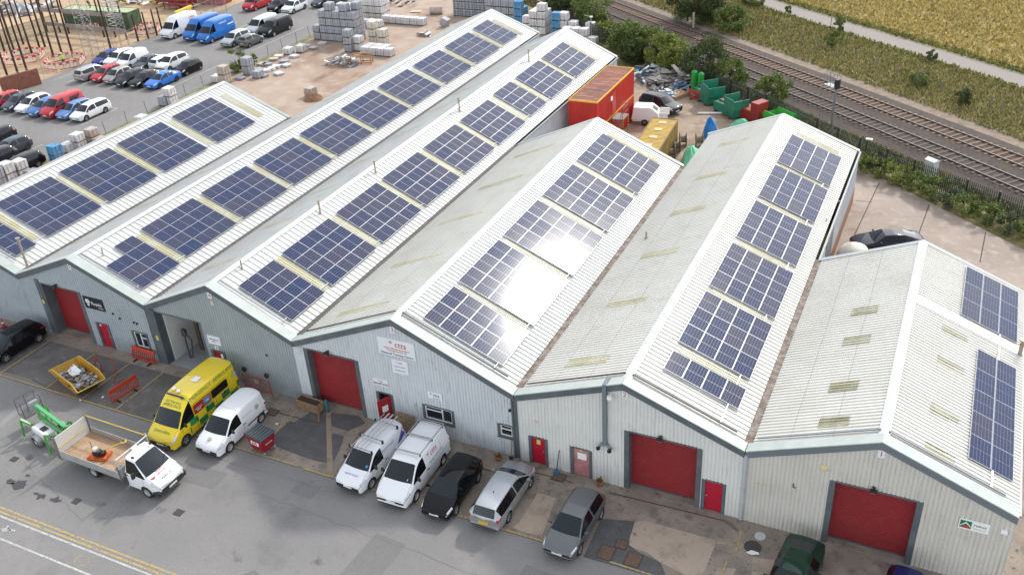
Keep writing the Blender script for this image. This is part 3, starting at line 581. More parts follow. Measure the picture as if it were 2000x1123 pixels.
notice(-25.1, 2.0, .22, .34, mat('warn_yellow', (.6, .5, .12), .5), 'yellow notice on the dark corner column beside the open bay', -.101); notice(-35.1, 2.55, .2, .3, mat('warn_yellow', (.6, .5, .12), .5), 'yellow notice beside the shutter controls of unit 5', -.052)
# ---------------- solar arrays ----------------
def pvmat():
    m = bpy.data.materials.new('solar_cells'); m.use_nodes = True; t = m.node_tree; b = t.nodes['Principled BSDF']; L = t.links.new
    tc = t.nodes.new('ShaderNodeTexCoord'); sx = t.nodes.new('ShaderNodeSeparateXYZ'); L(tc.outputs['Object'], sx.inputs[0])
    def line(out, period, wd):
        a = t.nodes.new('ShaderNodeMath'); a.operation = 'DIVIDE'; L(out, a.inputs[0]); a.inputs[1].default_value = period
        f = t.nodes.new('ShaderNodeMath'); f.operation = 'FRACT'; L(a.outputs[0], f.inputs[0])
        g = t.nodes.new('ShaderNodeMath'); g.operation = 'LESS_THAN'; L(f.outputs[0], g.inputs[0]); g.inputs[1].default_value = wd / period; return g.outputs[0]
    l1 = line(sx.outputs['X'], .159, .010); l2 = line(sx.outputs['Y'], .08, .004)
    mul = t.nodes.new('ShaderNodeMath'); mul.operation = 'MULTIPLY'; L(l2, mul.inputs[0]); mul.inputs[1].default_value = .3
    mxx = t.nodes.new('ShaderNodeMath'); mxx.operation = 'MAXIMUM'; L(l1, mxx.inputs[0]); L(mul.outputs[0], mxx.inputs[1])
    oi = t.nodes.new('ShaderNodeObjectInfo'); ra = t.nodes.new('ShaderNodeMix'); ra.data_type = 'RGBA'; ra.inputs[6].default_value = (.02, .033, .085, 1); ra.inputs[7].default_value = (.045, .048, .082, 1); L(oi.outputs['Random'], ra.inputs[0])
    mx = t.nodes.new('ShaderNodeMix'); mx.data_type = 'RGBA'; L(mxx.outputs[0], mx.inputs[0]); L(ra.outputs[2], mx.inputs[6]); mx.inputs[7].default_value = (.25, .27, .33, 1)
    L(mx.outputs[2], b.inputs['Base Color']); rr_ = t.nodes.new('ShaderNodeMapRange'); rr_.inputs[3].default_value = .12; rr_.inputs[4].default_value = .16; L(oi.outputs['Random'], rr_.inputs[0]); L(rr_.outputs[0], b.inputs['Roughness']); b.inputs['Specular IOR Level'].default_value = .07
    pass
    return m
PV = pvmat(); PVF = mat('module_frame', (.52, .54, .57), .4, .4)
def module_mesh(wd, ln):
    mb = MB(); x, y = wd / 2, ln / 2; e = .013; mb.box(-x, x, -y, y, -.04, 0, 0)
    z = .003
    for a, b in ((-y + e, -.007), (.007, y - e)): mb.add([(-x + e, a, z), (x - e, a, z), (x - e, b, z), (-x + e, b, z)], [(0, 1, 2, 3)], 1)
    return mb.mesh('module', [PVF, PV])
_mm = {}
def array(k, s0, y0, nc, nr, lab, ml=1.72, mw=.985, skip=()):
    mw += .004
    u = UN[k]; d = Vector((u['r'] - u['p'], 0, EV - u['H'])).normalized(); n = Vector((-d.z, 0, d.x))
    o = Vector((u['p'], y0, u['H'])) + d * s0 + n * .14
    th = thing('solar_array', lab, 'solar array', o, 0, 'solar arrays on the sunny roof slopes')
    th.rotation_euler = (0, math.atan2(-d.z, d.x), 0)
    key = (mw, ml)
    if key not in _mm: _mm[key] = module_mesh(mw, ml)
    px, py = mw + .022, ml + .028
    for j in range(nr):
        for i in range(nc):
            if (i, j) in skip: continue
            link('solar_module', _mm[key], th, (px * (i + .5), py * (j + .5), 0))
    rm = MB()
    for j in range(nr):
        for f in (.25, .75):
            i0 = 1 if (0, j) in skip else 0
            rm.box(i0 * px, nc * px, py * (j + f) - .02, py * (j + f) + .02, -.1, -.045)
    rm.obj('mounting_rail', ALU, th)
ORD = ['nearest the yard', 'second from the yard', 'third from the yard', 'fourth from the yard', 'fifth from the yard', 'sixth from the yard', 'seventh from the yard', 'eighth from the yard', 'ninth from the yard', 'farthest of ten']
array(6, 1.2, 1.1, 5, 1, 'single row of dark modules nearest the yard on the far left roof')
for i, y in enumerate((3.9, 9.72, 15.62, 21.95)): array(6, 1.12, y, 5, 3, 'dark blue solar array on the far left roof, %s' % ['just beyond the single row', 'second of four large', 'third of four large', 'last before the pallet yard'][i], ml=1.66, mw=.975)
array(5, 1.22, .95, 4, 2, 'stepped solar array missing one corner module, nearest the yard on a long roof', ml=1.66, mw=.975, skip=((0, 0),))
for i, y in enumerate((5.15, 11.1, 17.05, 23.0, 28.95, 35.0, 41.35, 47.75)): array(5, 1.12, y, 4, 3, 'solar array on the long roof second from the left, %s' % ORD[i + 1], ml=1.68 if i < 4 else 1.73, mw=.965)
array(5, 1.0, 54.25, 4, 2, 'smallest solar array at the far end of the long roof second from the left', mw=.965)
array(4, 1.33, 1.15, 4, 2, 'eight module array nearest the yard on the third roof from the left', ml=1.66, mw=.96)
for i, y in enumerate((5.35, 11.3, 17.15, 23.15, 29.15)): array(4, 1.3, y, 4, 3, 'solar array on the third roof from the left, %s' % ORD[i + 1], ml=1.69, mw=.96)
array(4, 1.18, 35.6, 4, 2, 'short eight module array far along the third roof, between longer ones', mw=.96)
array(4, 1.17, 40.15, 4, 3, 'solar array on the third roof from the left, just past the short one', mw=.96); array(4, 1.13, 46.2, 4, 3, 'twelve module solar array at the far end of the third roof from the left', mw=.96)
array(3, 1.2, 1.27, 5, 2, 'ten module array nearest the yard on the middle roof, above the open reception door', ml=1.7, mw=.985)
for i, y in enumerate((5.3, 11.2, 17.3, 23.4)): array(3, 1.17, y, 5, 3, ['bright glaring solar array second from the yard on the middle roof', 'glaring solar array in the middle of the middle roof', 'fifteen module array second from the far end of the middle roof', 'fifteen module array at the far end of the middle roof'][i], ml=1.73, mw=.985)
array(2, 1.28, 2.3, 4, 1, 'single row of four modules nearest the yard on the roof next to the railway', ml=1.66, mw=1.0)
for i, y in enumerate((4.85, 10.85, 17.05, 23.15, 29.1)): array(2, 1.27, y, 4, 3, 'solar array on the roof next to the railway, %s' % ['just behind the single row', 'second of the large ones', 'middle of the five large ones', 'fourth of the large ones', 'farthest, beside the railway'][i], ml=1.75, mw=.995)
array(1, 3.7, 1.88, 2, 5, 'tall two by five solar array low on the nearest right roof', ml=1.75, mw=1.02); array(1, 2.63, 13.2, 3, 3, 'square nine module solar array at the back of the nearest right roof', ml=1.79, mw=1.03)
# ---------------- vehicle builder ----------------
def paint(name, c, flake=.0, rough=.35): return mat('paint_' + name, c, .5, flake, .45, spec=.12 if max(c) < .1 else .3)
TYRE = mat('tyre', (.022, .022, .022), .85); RIM = mat('alloy', (.5, .51, .52), .35, .6); RIMD = mat('dark_alloy', (.08, .08, .085), .4, .4)
CGL = mat('car_glass', (.012, .018, .022), .04, spec=.45); TRIM = mat('car_trim', (.028, .028, .03), .6); LMP = mat('headlamp', (.55, .57, .6), .12, .3, 1); TLP = mat('tail_lamp', (.35, .01, .015), .2, 0, 1)
GRL = mat('grille', (.012, .012, .013), .35); PLW = mat('front_plate', (.75, .75, .72), .4); PLY = mat('rear_plate', (.65, .45, .05), .4); SIDEG = mat('privacy_glass', (.006, .007, .008), .06, spec=.4)
SL_ = dict(P=0, W=1, S=2, T=3, G=4, H=5, K=6)   # paint windscreen side trim grille headlamp taillamp
# stations: x from nose (0) to tail (1), bottom, belt, top, width at belt, width at roof; 'k': what lies between this station and the next
# k: N nose, B bonnet, W windscreen, R roof with side glass, p pillar, V van side, Z rear screen, Y tail, D door window of a van
TY = {
 'hatch': dict(L=4.15, W=1.77, H=1.48, wb=2.55, fo=.82, r=.315, st=[(0, .32, .55, .58, .80, .66, 'N'), (.025, .20, .66, .70, .90, .68, 'B'), (.12, .18, .78, .84, .985, .84, 'B'), (.235, .18, .88, .97, 1, .90, 'W'), (.42, .18, .93, 1.42, 1, .68, 'R'), (.575, .18, .95, 1.48, 1, .68, 'p'), (.60, .18, .955, 1.48, 1, .68, 'R'), (.79, .18, .98, 1.45, 1, .665, 'q'), (.885, .19, 1.0, 1.38, .98, .64, 'Z'), (.965, .24, .95, 1.04, .93, .68, 'Y'), (.99, .3, .8, .86, .87, .62, 'Y')]),
 'small': dict(L=3.6, W=1.64, H=1.5, wb=2.35, fo=.68, r=.29, st=[(0, .32, .58, .61, .80, .66, 'N'), (.03, .2, .7, .74, .9, .68, 'B'), (.13, .18, .82, .88, .985, .84, 'B'), (.235, .18, .9, .99, 1, .90, 'W'), (.43, .18, .95, 1.44, 1, .70, 'R'), (.59, .18, .97, 1.5, 1, .70, 'p'), (.62, .18, .975, 1.5, 1, .70, 'R'), (.80, .18, 1.0, 1.46, 1, .68, 'q'), (.90, .19, 1.0, 1.38, .98, .66, 'Z'), (.97, .24, .94, 1.04, .93, .68, 'Y'), (.99, .3, .8, .86, .87, .62, 'Y')]),
 'estate': dict(L=4.6, W=1.82, H=1.5, wb=2.65, fo=.88, r=.32, st=[(0, .32, .55, .58, .80, .66, 'N'), (.025, .20, .66, .70, .90, .68, 'B'), (.12, .18, .78, .84, .985, .84, 'B'), (.225, .18, .88, .96, 1, .90, 'W'), (.385, .18, .93, 1.42, 1, .68, 'R'), (.53, .18, .95, 1.49, 1, .68, 'p'), (.55, .18, .955, 1.49, 1, .68, 'R'), (.73, .18, .97, 1.48, 1, .67, 'R'), (.87, .18, .98, 1.44, 1, .65, 'q'), (.92, .19, .99, 1.39, .98, .64, 'Z'), (.975, .24, .93, 1.0, .94, .70, 'Y'), (.99, .3, .8, .86, .88, .62, 'Y')]),
 'saloon': dict(L=4.65, W=1.83, H=1.44, wb=2.75, fo=.86, r=.325, st=[(0, .32, .55, .58, .80, .66, 'N'), (.025, .20, .66, .70, .90, .68, 'B'), (.12, .18, .78, .83, .985, .84, 'B'), (.25, .18, .88, .94, 1, .90, 'W'), (.41, .18, .92, 1.38, 1, .66, 'R'), (.54, .18, .94, 1.44, 1, .66, 'p'), (.56, .18, .945, 1.44, 1, .66, 'R'), (.70, .18, .96, 1.38, 1, .64, 'Z'), (.84, .19, .96, 1.05, .99, .74, 'B'), (.96, .24, .93, 1.0, .93, .74, 'Y'), (.99, .3, .8, .86, .87, .62, 'Y')]),
 'suv': dict(L=4.45, W=1.85, H=1.66, wb=2.65, fo=.85, r=.35, st=[(0, .38, .66, .70, .82, .68, 'N'), (.025, .26, .8, .86, .92, .70, 'B'), (.12, .24, .92, .98, .99, .86, 'B'), (.235, .24, 1.02, 1.1, 1, .90, 'W'), (.39, .24, 1.05, 1.58, 1, .70, 'R'), (.55, .24, 1.07, 1.66, 1, .70, 'p'), (.575, .24, 1.075, 1.66, 1, .70, 'R'), (.80, .24, 1.1, 1.62, 1, .68, 'q'), (.90, .25, 1.12, 1.53, .98, .66, 'Z'), (.97, .3, 1.05, 1.15, .94, .70, 'Y'), (.99, .36, .9, .96, .88, .62, 'Y')]),
 'coupe': dict(L=4.9, W=1.9, H=1.36, wb=2.85, fo=.88, r=.34, st=[(0, .3, .5, .54, .76, .6, 'N'), (.03, .19, .62, .68, .90, .66, 'B'), (.13, .17, .76, .81, .985, .84, 'B'), (.28, .17, .87, .92, 1, .90, 'W'), (.44, .17, .9, 1.32, 1, .62, 'R'), (.56, .17, .92, 1.36, 1, .62, 'p'), (.57, .17, .925, 1.36, 1, .62, 'R'), (.70, .17, .95, 1.3, 1, .60, 'Z'), (.88, .18, .94, 1.05, .97, .68, 'B'), (.96, .22, .88, .98, .9, .68, 'Y'), (.99, .3, .74, .8, .82, .58, 'Y')]),
 'cityvan': dict(L=4.42, W=1.84, H=1.84, wb=2.76, fo=.9, r=.325, st=[(0, .32, .6, .64, .80, .68, 'N'), (.025, .2, .76, .82, .91, .72, 'B'), (.12, .18, .92, .98, .99, .86, 'B'), (.215, .18, 1.02, 1.1, 1, .90, 'W'), (.37, .18, 1.06, 1.70, 1, .76, 'D'), (.485, .18, 1.08, 1.82, 1, .78, 'V'), (.7, .18, 1.1, 1.84, 1, .79, 'V'), (.93, .2, 1.1, 1.80, .99, .78, 'V'), (.985, .26, 1.05, 1.70, .96, .76, 'V')]),
 'midvan': dict(L=5.0, W=1.98, H=1.98, wb=2.95, fo=.98, r=.335, st=[(0, .32, .62, .66, .80, .68, 'N'), (.022, .2, .8, .86, .91, .72, 'B'), (.1, .18, .98, 1.04, .99, .86, 'B'), (.185, .18, 1.12, 1.2, 1, .90, 'W'), (.335, .18, 1.16, 1.84, 1, .76, 'D'), (.45, .18, 1.18, 1.95, 1, .78, 'V'), (.7, .18, 1.2, 1.98, 1, .79, 'V'), (.95, .2, 1.2, 1.95, .99, .78, 'V'), (.99, .26, 1.15, 1.86, .96, .76, 'V')]),
 'midvanlong': dict(L=5.3, W=1.98, H=1.98, wb=3.3, fo=.98, r=.335, st=[(0, .32, .62, .66, .80, .68, 'N'), (.022, .2, .8, .86, .91, .72, 'B'), (.1, .18, .98, 1.04, .99, .86, 'B'), (.175, .18, 1.12, 1.2, 1, .90, 'W'), (.315, .18, 1.16, 1.84, 1, .76, 'D'), (.42, .18, 1.18, 1.95, 1, .78, 'V'), (.7, .18, 1.2, 1.98, 1, .79, 'V'), (.95, .2, 1.2, 1.95, .99, .78, 'V'), (.99, .26, 1.15, 1.86, .96, .76, 'V')]),
 'bigvan': dict(L=5.95, W=2.04, H=2.62, wb=4.0, fo=.96, r=.355, st=[(0, .34, .66, .72, .74, .66, 'N'), (.018, .22, .86, .94, .93, .76, 'B'), (.08, .2, 1.08, 1.16, .99, .88, 'B'), (.13, .2, 1.2, 1.3, 1, .92, 'W'), (.235, .2, 1.24, 2.02, 1, .82, 'D'), (.335, .2, 1.28, 2.45, 1, .82, 'V'), (.36, .2, 1.28, 2.58, 1, .82, 'V'), (.7, .2, 1.3, 2.62, 1, .83, 'V'), (.96, .22, 1.3, 2.58, .99, .82, 'V'), (.99, .28, 1.25, 2.48, .97, .8, 'V')]),
 'cab': dict(L=2.3, W=2.0, H=2.16, wb=9, fo=.92, r=.36, st=[(0, .36, .72, .78, .76, .68, 'N'), (.03, .26, .92, 1.0, .94, .76, 'B'), (.2, .26, 1.1, 1.18, .99, .80, 'B'), (.37, .26, 1.24, 1.32, 1, .90, 'W'), (.66, .26, 1.28, 2.06, 1, .76, 'D'), (.93, .26, 1.3, 2.16, 1, .76, 'V'), (.99, .28, 1.3, 2.14, .99, .76, 'V')]),
}
def ring(L, W, s):
    x, zb, zbelt, zt, wb, wt, _ = s; x = L * (.5 - x); w = W / 2 * wb; t = W / 2 * wt; lo = zbelt - zb
    greenhouse = zt - zbelt > .25
    p = [(0, zb), (w * .82, zb), (w * .965, zb + lo * .13), (w * 1.0, zb + lo * .45), (w * .985, zbelt - lo * .12), (w * .955, zbelt)]
    bl = {True: .13}.get(s[0] < .03, .1 if s[0] < .2 else (.13 if s[6] == 'W' else (.07 if s[0] < .5 and s[6] in 'RD' else 0)))
    if s[0] > .8 and zt < 1.75 or (s[6] == 'Z'): bl = -.09
    if s[6] == 'q': bl = -.04
    p += [(t, zt - .075), (t * .94, zt - .02), (t * .45, zt + .005), (0, zt + .012)] if greenhouse else [(t + (w * .955 - t) * .5, zbelt + (zt - zbelt) * .55), (t * .94, zt - .015), (t * .45, zt + .003), (0, zt + .008)]
    return [(x + bl * (1 - (y / max(w, .1)) ** 2), y, z) for y, z in p]
def facemat(k, j, i, n, tall, spec):
    # j strips: 0 floor 1 sill 2 lower side 3 door 4 shoulder 5 side glass 6 rail 7,8 top
    if j == 0: return 'T'
    if k == 'N': return 'T' if j in (1,) else ('H' if j == 4 and 0 else 'P')
    if j == 1: return 'T' if spec.get('clad') or k in 'VD' else 'P'
    if k == 'W': return 'W' if j in (7, 8) else ('S' if j == 5 else 'P')
    if k in 'RD': return 'S' if j == 5 else 'P'
    if k == 'Z': return 'Wr' if j in (7, 8) else 'P'
    return 'P'
from mathutils.bvhtree import BVHTree
TREE = {}
GAP = mat('panel_gap', (.012, .012, .013), .8)
def seams(tname, tree):
    "thin dark shut lines laid on the skin of a body"
    ty = TY[tname]; L, W = ty['L'], ty['W']; st = ty['st']; mb = MB(); van = ty['H'] > 1.8
    def run(pts, wv):
        last = None
        for p, nrm in pts:
            if last is not None:
                a, na = last; q = [a - wv + na * .004, a + wv + na * .004, p + wv + nrm * .004, p - wv + nrm * .004]
                if (a - p).length < .35: mb.add(q, [(0, 1, 2, 3)])
            last = (p, nrm)
    def side(x, z0, z1, s):
        r = []
        for i in range(9):
            z = z0 + (z1 - z0) * i / 8; h = tree.ray_cast(Vector((x, s * 2, z)), Vector((0, -s, 0)))
            if h[0]: r.append((h[0], h[1]))
        run(r, Vector((.007, 0, 0)))
    def top(x, y0, y1):
        r = []
        for i in range(13):
            y = y0 + (y1 - y0) * i / 12; h = tree.ray_cast(Vector((x, y, 4)), Vector((0, 0, -1)))
            if h[0]: r.append((h[0], h[1]))
        run(r, Vector((.007, 0, 0)))
    def topx(y, x0, x1):
        r = []
        for i in range(9):
            x = x0 + (x1 - x0) * i / 8; h = tree.ray_cast(Vector((x, y, 4)), Vector((0, 0, -1)))
            if h[0]: r.append((h[0], h[1]))
        run(r, Vector((0, .007, 0)))
    wx = L * (.5 - [q for q in st if q[6] == 'W'][0][0]); bz = [q for q in st if q[6] in 'RD'][0][2]; fx = L * .5
    for s in (-1, 1):
        side(wx - .12, .35, bz - .02, s)
        dxs = (-1.2,) if tname in ('cab',) else ((-1.28, -3.0) if van else ((-1.15, -2.0) if L > 4 and tname != 'coupe' else (-1.35,)))
        for d in dxs: side(wx + d, .35, (bz + .5 if van and d < -2 else bz) - .02, s)
        y = s * W * .425; topx(y, fx - .34, wx + .0)
    top(wx + .03, -W * .4, W * .4)
    if van and tname != 'cab': top(wx - 1.35, -W * .38, W * .38)
    mb.keepn = True
    return mb.mesh('panel_gaps', GAP)
def decal(s, size, m, root, tname, where, x, y, name='lettering', off=.012, sx=1, shear=0, rot=0, pts=None):
    "lettering laid on the bodywork: where = 'side' (x along, y up) or 'top' (x along, y across)"
    if pts: me = bpy.data.meshes.new(name); me.from_pydata([(a, b, 0) for a, b in pts], [], [tuple(range(len(pts)))])
    else:
        cu = bpy.data.curves.new('t', 'FONT'); cu.body = s; cu.size = size; cu.align_x = 'CENTER'; cu.align_y = 'CENTER'; cu.shear = shear; cu.resolution_u = 3
        to = bpy.data.objects.new('t', cu); col.objects.link(to); bpy.context.view_layer.update()
        me = bpy.data.meshes.new_from_object(to.evaluated_get(bpy.context.evaluated_depsgraph_get())); bpy.data.objects.remove(to); bpy.data.curves.remove(cu)
    bm = bmesh.new(); bm.from_mesh(me); bmesh.ops.triangulate(bm, faces=bm.faces)
    for _ in range(2):
        es = [e for e in bm.edges if e.calc_length() > .1]
        if es: bmesh.ops.subdivide_edges(bm, edges=es, cuts=1)
    bmesh.ops.triangulate(bm, faces=bm.faces)
    t = TREE[tname]
    for v in bm.verts:
        u, w_ = v.co.x * sx, v.co.y
        if where == 'side': o_, d_ = Vector((x - u, 3, y + w_)), Vector((0, -1, 0))
        else: o_, d_ = Vector((x - w_, y + u, 5)), Vector((0, 0, -1))
        h = t.ray_cast(o_, d_); v.co = h[0] + h[1] * off if h[0] else o_ + d_ * 2.1
    bm.to_mesh(me); bm.free(); me.materials.clear(); me.materials.append(m)
    return link(name, me, root)
def build_body(tname, opt):
    ty = TY[tname]; L, W = ty['L'], ty['W']; st = ty['st']; n = len(st); bm = bmesh.new(); rows = []
    cl = bm.edges.layers.float.new('crease_edge'); vc = bm.verts.layers.float.new('crease_vert')
    for s in st:
        h = ring(L, W, s); m = len(h)
        row = [bm.verts.new(v) for v in h] + [bm.verts.new((v[0], -v[1], v[2])) for v in h[-2:0:-1]]
        rows.append(row)
    m = len(rows[0]); half = 10; names = ['P', 'W', 'Wr', 'S', 'T', 'G', 'H', 'K']
    for i in range(n - 1):
        for j in range(m):
            jj = j if j < half - 1 else m - 1 - j
            f = bm.faces.new((rows[i][j], rows[i][(j + 1) % m], rows[i + 1][(j + 1) % m], rows[i + 1][j]))
            k = facemat(st[i][6], jj, i, n, 0, opt)
            if (i == 1 and jj in (4, 5)) or (i == 0 and jj == 4): k = 'H'
            if st[i][6] == 'q' and jj == 5 and opt.get('qglass', 1): k = 'S'
            if i >= n - (3 if st[-1][3] < 1.3 else 2) and jj == 4 or (i == n - 2 and jj == 5 and st[-1][3] < 1.3): k = 'K'
            if st[i][6] == 'Z' and jj == 5 and opt.get('zglass'): k = 'S'
            f.material_index = names.index(k)
    for e_, ii in ((0, 0), (1, n - 1)):
        r = rows[ii]
        for j in range(half - 1):
            a, b = r[j], r[j + 1]; c, d = r[(m - j) % m], r[(m - j - 1) % m]
            vs = [v for v in (a, b, d, c)]; vs2 = []
            for v in vs:
                if v not in vs2: vs2.append(v)
            f = bm.faces.new(vs2 if e_ else vs2[::-1])
            if ii == 0: f.material_index = names.index({0: 'T', 1: 'T', 2: 'T' if opt.get('clad') else 'P', 3: 'G'}.get(j, 'P'))
            else:
                f.material_index = names.index('T' if j < 2 else 'P')
                if st[-1][3] > 1.3 and j == 5 and opt.get('rearglass', 0): f.material_index = names.index('Wr')
    bmesh.ops.recalc_face_normals(bm, faces=bm.faces)
    for e in bm.edges:
        ms = {f.material_index for f in e.link_faces}
        if len(ms) > 1: e[cl] = 1.0
    for v in bm.verts:
        ce = [e for e in v.link_edges if e[cl] > .9]
        if len(ce) == 2:
            a = (ce[0].other_vert(v).co - v.co).normalized(); b_ = (ce[1].other_vert(v).co - v.co).normalized()
            if a.dot(b_) > -.8: v[vc] = .72
        elif len(ce) > 2: v[vc] = .6
    for ii in (0, n - 1):
        r = rows[ii]
        for j in range(m):
            e = bm.edges.get((r[j], r[(j + 1) % m]));
            if e: e[cl] = max(e[cl], .12)
    me = bpy.data.meshes.new('b'); bm.to_mesh(me); bm.free()
    for nm in names: me.materials.append({'P': WHT, 'W': CGL, 'Wr': SIDEG, 'S': SIDEG, 'T': TRIM, 'G': GRL, 'H': LMP, 'K': TLP}[nm])
    o = link('b', me); sd = o.modifiers.new('s', 'SUBSURF'); sd.levels = 2; sd.render_levels = 2
    cut = MB(); r = ty['r'] + .055; xs = [L / 2 - ty['fo']] + ([L / 2 - ty['fo'] - ty['wb']] if ty['wb'] < 8 else [])
    for x in xs:
        for s in (-1, 1): cut.tube((x, s * (W / 2 - .26), ty['r']), (x, s * (W / 2 + .1), ty['r']), r, n=28)
    co = cut.obj('c', TRIM); bo = o.modifiers.new('bo', 'BOOLEAN'); bo.object = co; bo.operation = 'DIFFERENCE'; bo.solver = 'EXACT'
    try: bo.material_mode = 'TRANSFER'
    except Exception: pass
    bpy.context.view_layer.update()
    res = bpy.data.meshes.new_from_object(o.evaluated_get(bpy.context.evaluated_depsgraph_get()))
    bpy.data.objects.remove(o); bpy.data.objects.remove(co)
    mats = [mm for mm in res.materials]; parts = {}
    vs = [tuple(v.co) for v in res.vertices]
    bym = {}
    for p in res.polygons:
        nm = mats[p.material_index].name if p.material_index < len(mats) and mats[p.material_index] else 'tyre'
        # wheel wells and floor join the dark trim
        bym.setdefault(names[p.material_index] if p.material_index < 8 else 'T', []).append(tuple(p.vertices))
    tree = BVHTree.FromPolygons(vs, [tuple(p.vertices) for p in res.polygons]); TREE[tname] = tree
    out = [('panel_gaps', seams(tname, tree))]
    for k, fl in bym.items():
        # connected pieces become separate parts for lights and glass
        if k in ('P', 'T', 'G'): groups = [fl]
        else:
            own = {}; groups = []
            par = list(range(len(fl)))
            def find(a):
                while par[a] != a: par[a] = par[par[a]]; a = par[a]
                return a
            for a, f in enumerate(fl):
                for v in f:
                    if v in own: par[find(a)] = find(own[v])
                    else: own[v] = a
            g = {}
            for a, f in enumerate(fl): g.setdefault(find(a), []).append(f)
            groups = list(g.values())
        for g in groups:
            idx = {}; nv = []; nf = []
            for f in g:
                q = []
                for v in f:
                    if v not in idx: idx[v] = len(nv); nv.append(vs[v])
                    q.append(idx[v])
                nf.append(q)
            nm = {'P': 'body', 'W': 'windscreen', 'Wr': 'rear_window', 'S': 'side_window', 'T': 'lower_trim', 'G': 'grille', 'H': 'headlight', 'K': 'tail_light'}[k]
            mm = bpy.data.meshes.new(nm); mm.from_pydata(nv, [], nf)
            for p in mm.polygons: p.use_smooth = True
            mm.materials.append({'P': WHT, 'W': CGL, 'Wr': CGL, 'S': SIDEG, 'T': TRIM, 'G': GRL, 'H': LMP, 'K': TLP}[k])
            try: mm.set_sharp_from_angle(angle=R(38))
            except Exception: pass
            out.append((nm, mm))
    return out
_wh = {}
def wheel_mesh(r, w_=.2, steel=False, dark=False):
    key = (r, steel, dark)
    if key in _wh: return _wh[key]
    t = MB().lathe([(r * .64, -w_ / 2), (r * .93, -w_ / 2), (r, -w_ * .36), (r, w_ * .36), (r * .93, w_ / 2), (r * .64, w_ / 2)], (0, 0, 0), 'Y', 24).mesh('tyre', TYRE, smooth=30)
    rm = MB().lathe([(0, w_ * .22), (r * .2, w_ * .26), (r * .22, w_ * .1), (r * .55, w_ * .12), (r * .6, w_ * .42), (r * .655, w_ * .45), (r * .655, -w_ * .4)], (0, 0, 0), 'Y', 24, 1)
    if steel: rm.m = [0] * len(rm.m)
    for i in range(5 if not steel else 0):
        a = 2 * PI * i / 5
        for da in (-.13, .13):
            p = Vector((math.cos(a + da * 2) * r * .16, w_ * .27, math.sin(a + da * 2) * r * .16)); q = Vector((math.cos(a + da) * r * .6, w_ * .36, math.sin(a + da) * r * .6))
            rm.bar(p, q, r * .1, .03, 0)
    rm = rm.mesh('rim', [RIMD if dark else RIM, mat('rim_shadow', (.06, .06, .065), .5)], smooth=30)
    _wh[key] = (t, rm); return t, rm
_cache = {}
def vehicle(name, tname, label, cat, pm, loc, rz, group=None, wheels=True, opt={}, roof_m=None, dark=False, rails=False, plate=True, mirror_dark=False):
    ty = TY[tname]; L, W, H = ty['L'], ty['W'], ty['H']; root = thing(name, label, cat, loc, rz, group)
    key = (tname, tuple(sorted(opt.items())))
    if key not in _cache: _cache[key] = build_body(tname, opt)
    body = None
    for nm, me in _cache[key]:
        o = link(nm, me, root)
        if nm == 'body':
            body = o
            for s_ in o.material_slots: s_.link = 'OBJECT'; s_.material = pm
        
    xs = [L / 2 - ty['fo']] + ([L / 2 - ty['fo'] - ty['wb']] if ty['wb'] < 8 else [])
    van = H > 1.8
    if wheels:
        tm, rmm = wheel_mesh(ty['r'], .2, van and not dark and name != 'ambulance', dark)
        for x in xs:
            for s in (-1, 1):
                wo = link('wheel', tm, root, (x, s * (W / 2 - .115), ty['r']), None if s > 0 else PI); link('rim', rmm, wo)
    # mirrors
    xm = L * (.5 - [s for s in ty['st'] if s[6] == 'W'][0][0]) - .32; zm = [s for s in ty['st'] if s[6] == 'W'][0][2] + (.1 if not van else .16)
    for s in (-1, 1):
        mb = MB().cbox((xm, s * (W / 2 + .09), zm), (.11, .2, .13 if not van else .24), None, 0, .85).cbox((xm, s * (W / 2 - .02), zm - .05), (.07, .12, .05))
        mb.obj('mirror', pm if not (van or mirror_dark) else TRIM, root, bevel=.03, seg=2, smooth=40)
    if plate:
        MB().box(L / 2 - .012, L / 2 + .014, -.26, .26, .40 if not van else .44, .51 if not van else .55).obj('number_plate', PLW, root)
        MB().box(-L / 2 - .04, -L / 2 + .05, -.26, .26, .55, .66).obj('number_plate', PLY, root)
    # door shut lines and handles
    D = [s for s in ty['st'] if s[6] in 'RD'][0]; xd = L * (.5 - D[0]); hb = MB()
    for s in (-1, 1):
        for dx in ((-.75, -1.65) if not van else (-.6,)):
            hb.cbox((xd + dx, s * (W / 2 * .985 + .004), D[2] - .12), (.17, .035, .035))
    for s in (-1, 1):
        for dx in ((-.72, -1.62) if not van and tname not in ('coupe', 'small') else (-.7,)):
            MB().cbox((0, 0, 0), (.17, .03, .035)).obj('door_handle', TRIM if van else pm, root, (xd + dx, s * (W / 2 * .99), D[2] - .13))
    if rails:
        for s in (-1, 1): MB().tube((L * .08, s * W * .31, H + .03), (-L * .32, s * W * .31, H + .02), .02, n=6).obj('roof_rail', GALV, root)
    # wipers
    wv = [s for s in ty['st'] if s[6] == 'W'][0]; xw = L * (.5 - wv[0])
    for yy in (-.35, .2):
        MB().bar((xw - .04, yy, wv[3] + .035), (xw - .09, yy + .45, wv[3] + .085), .02, .012).obj('wiper', BLK, root)
    return root
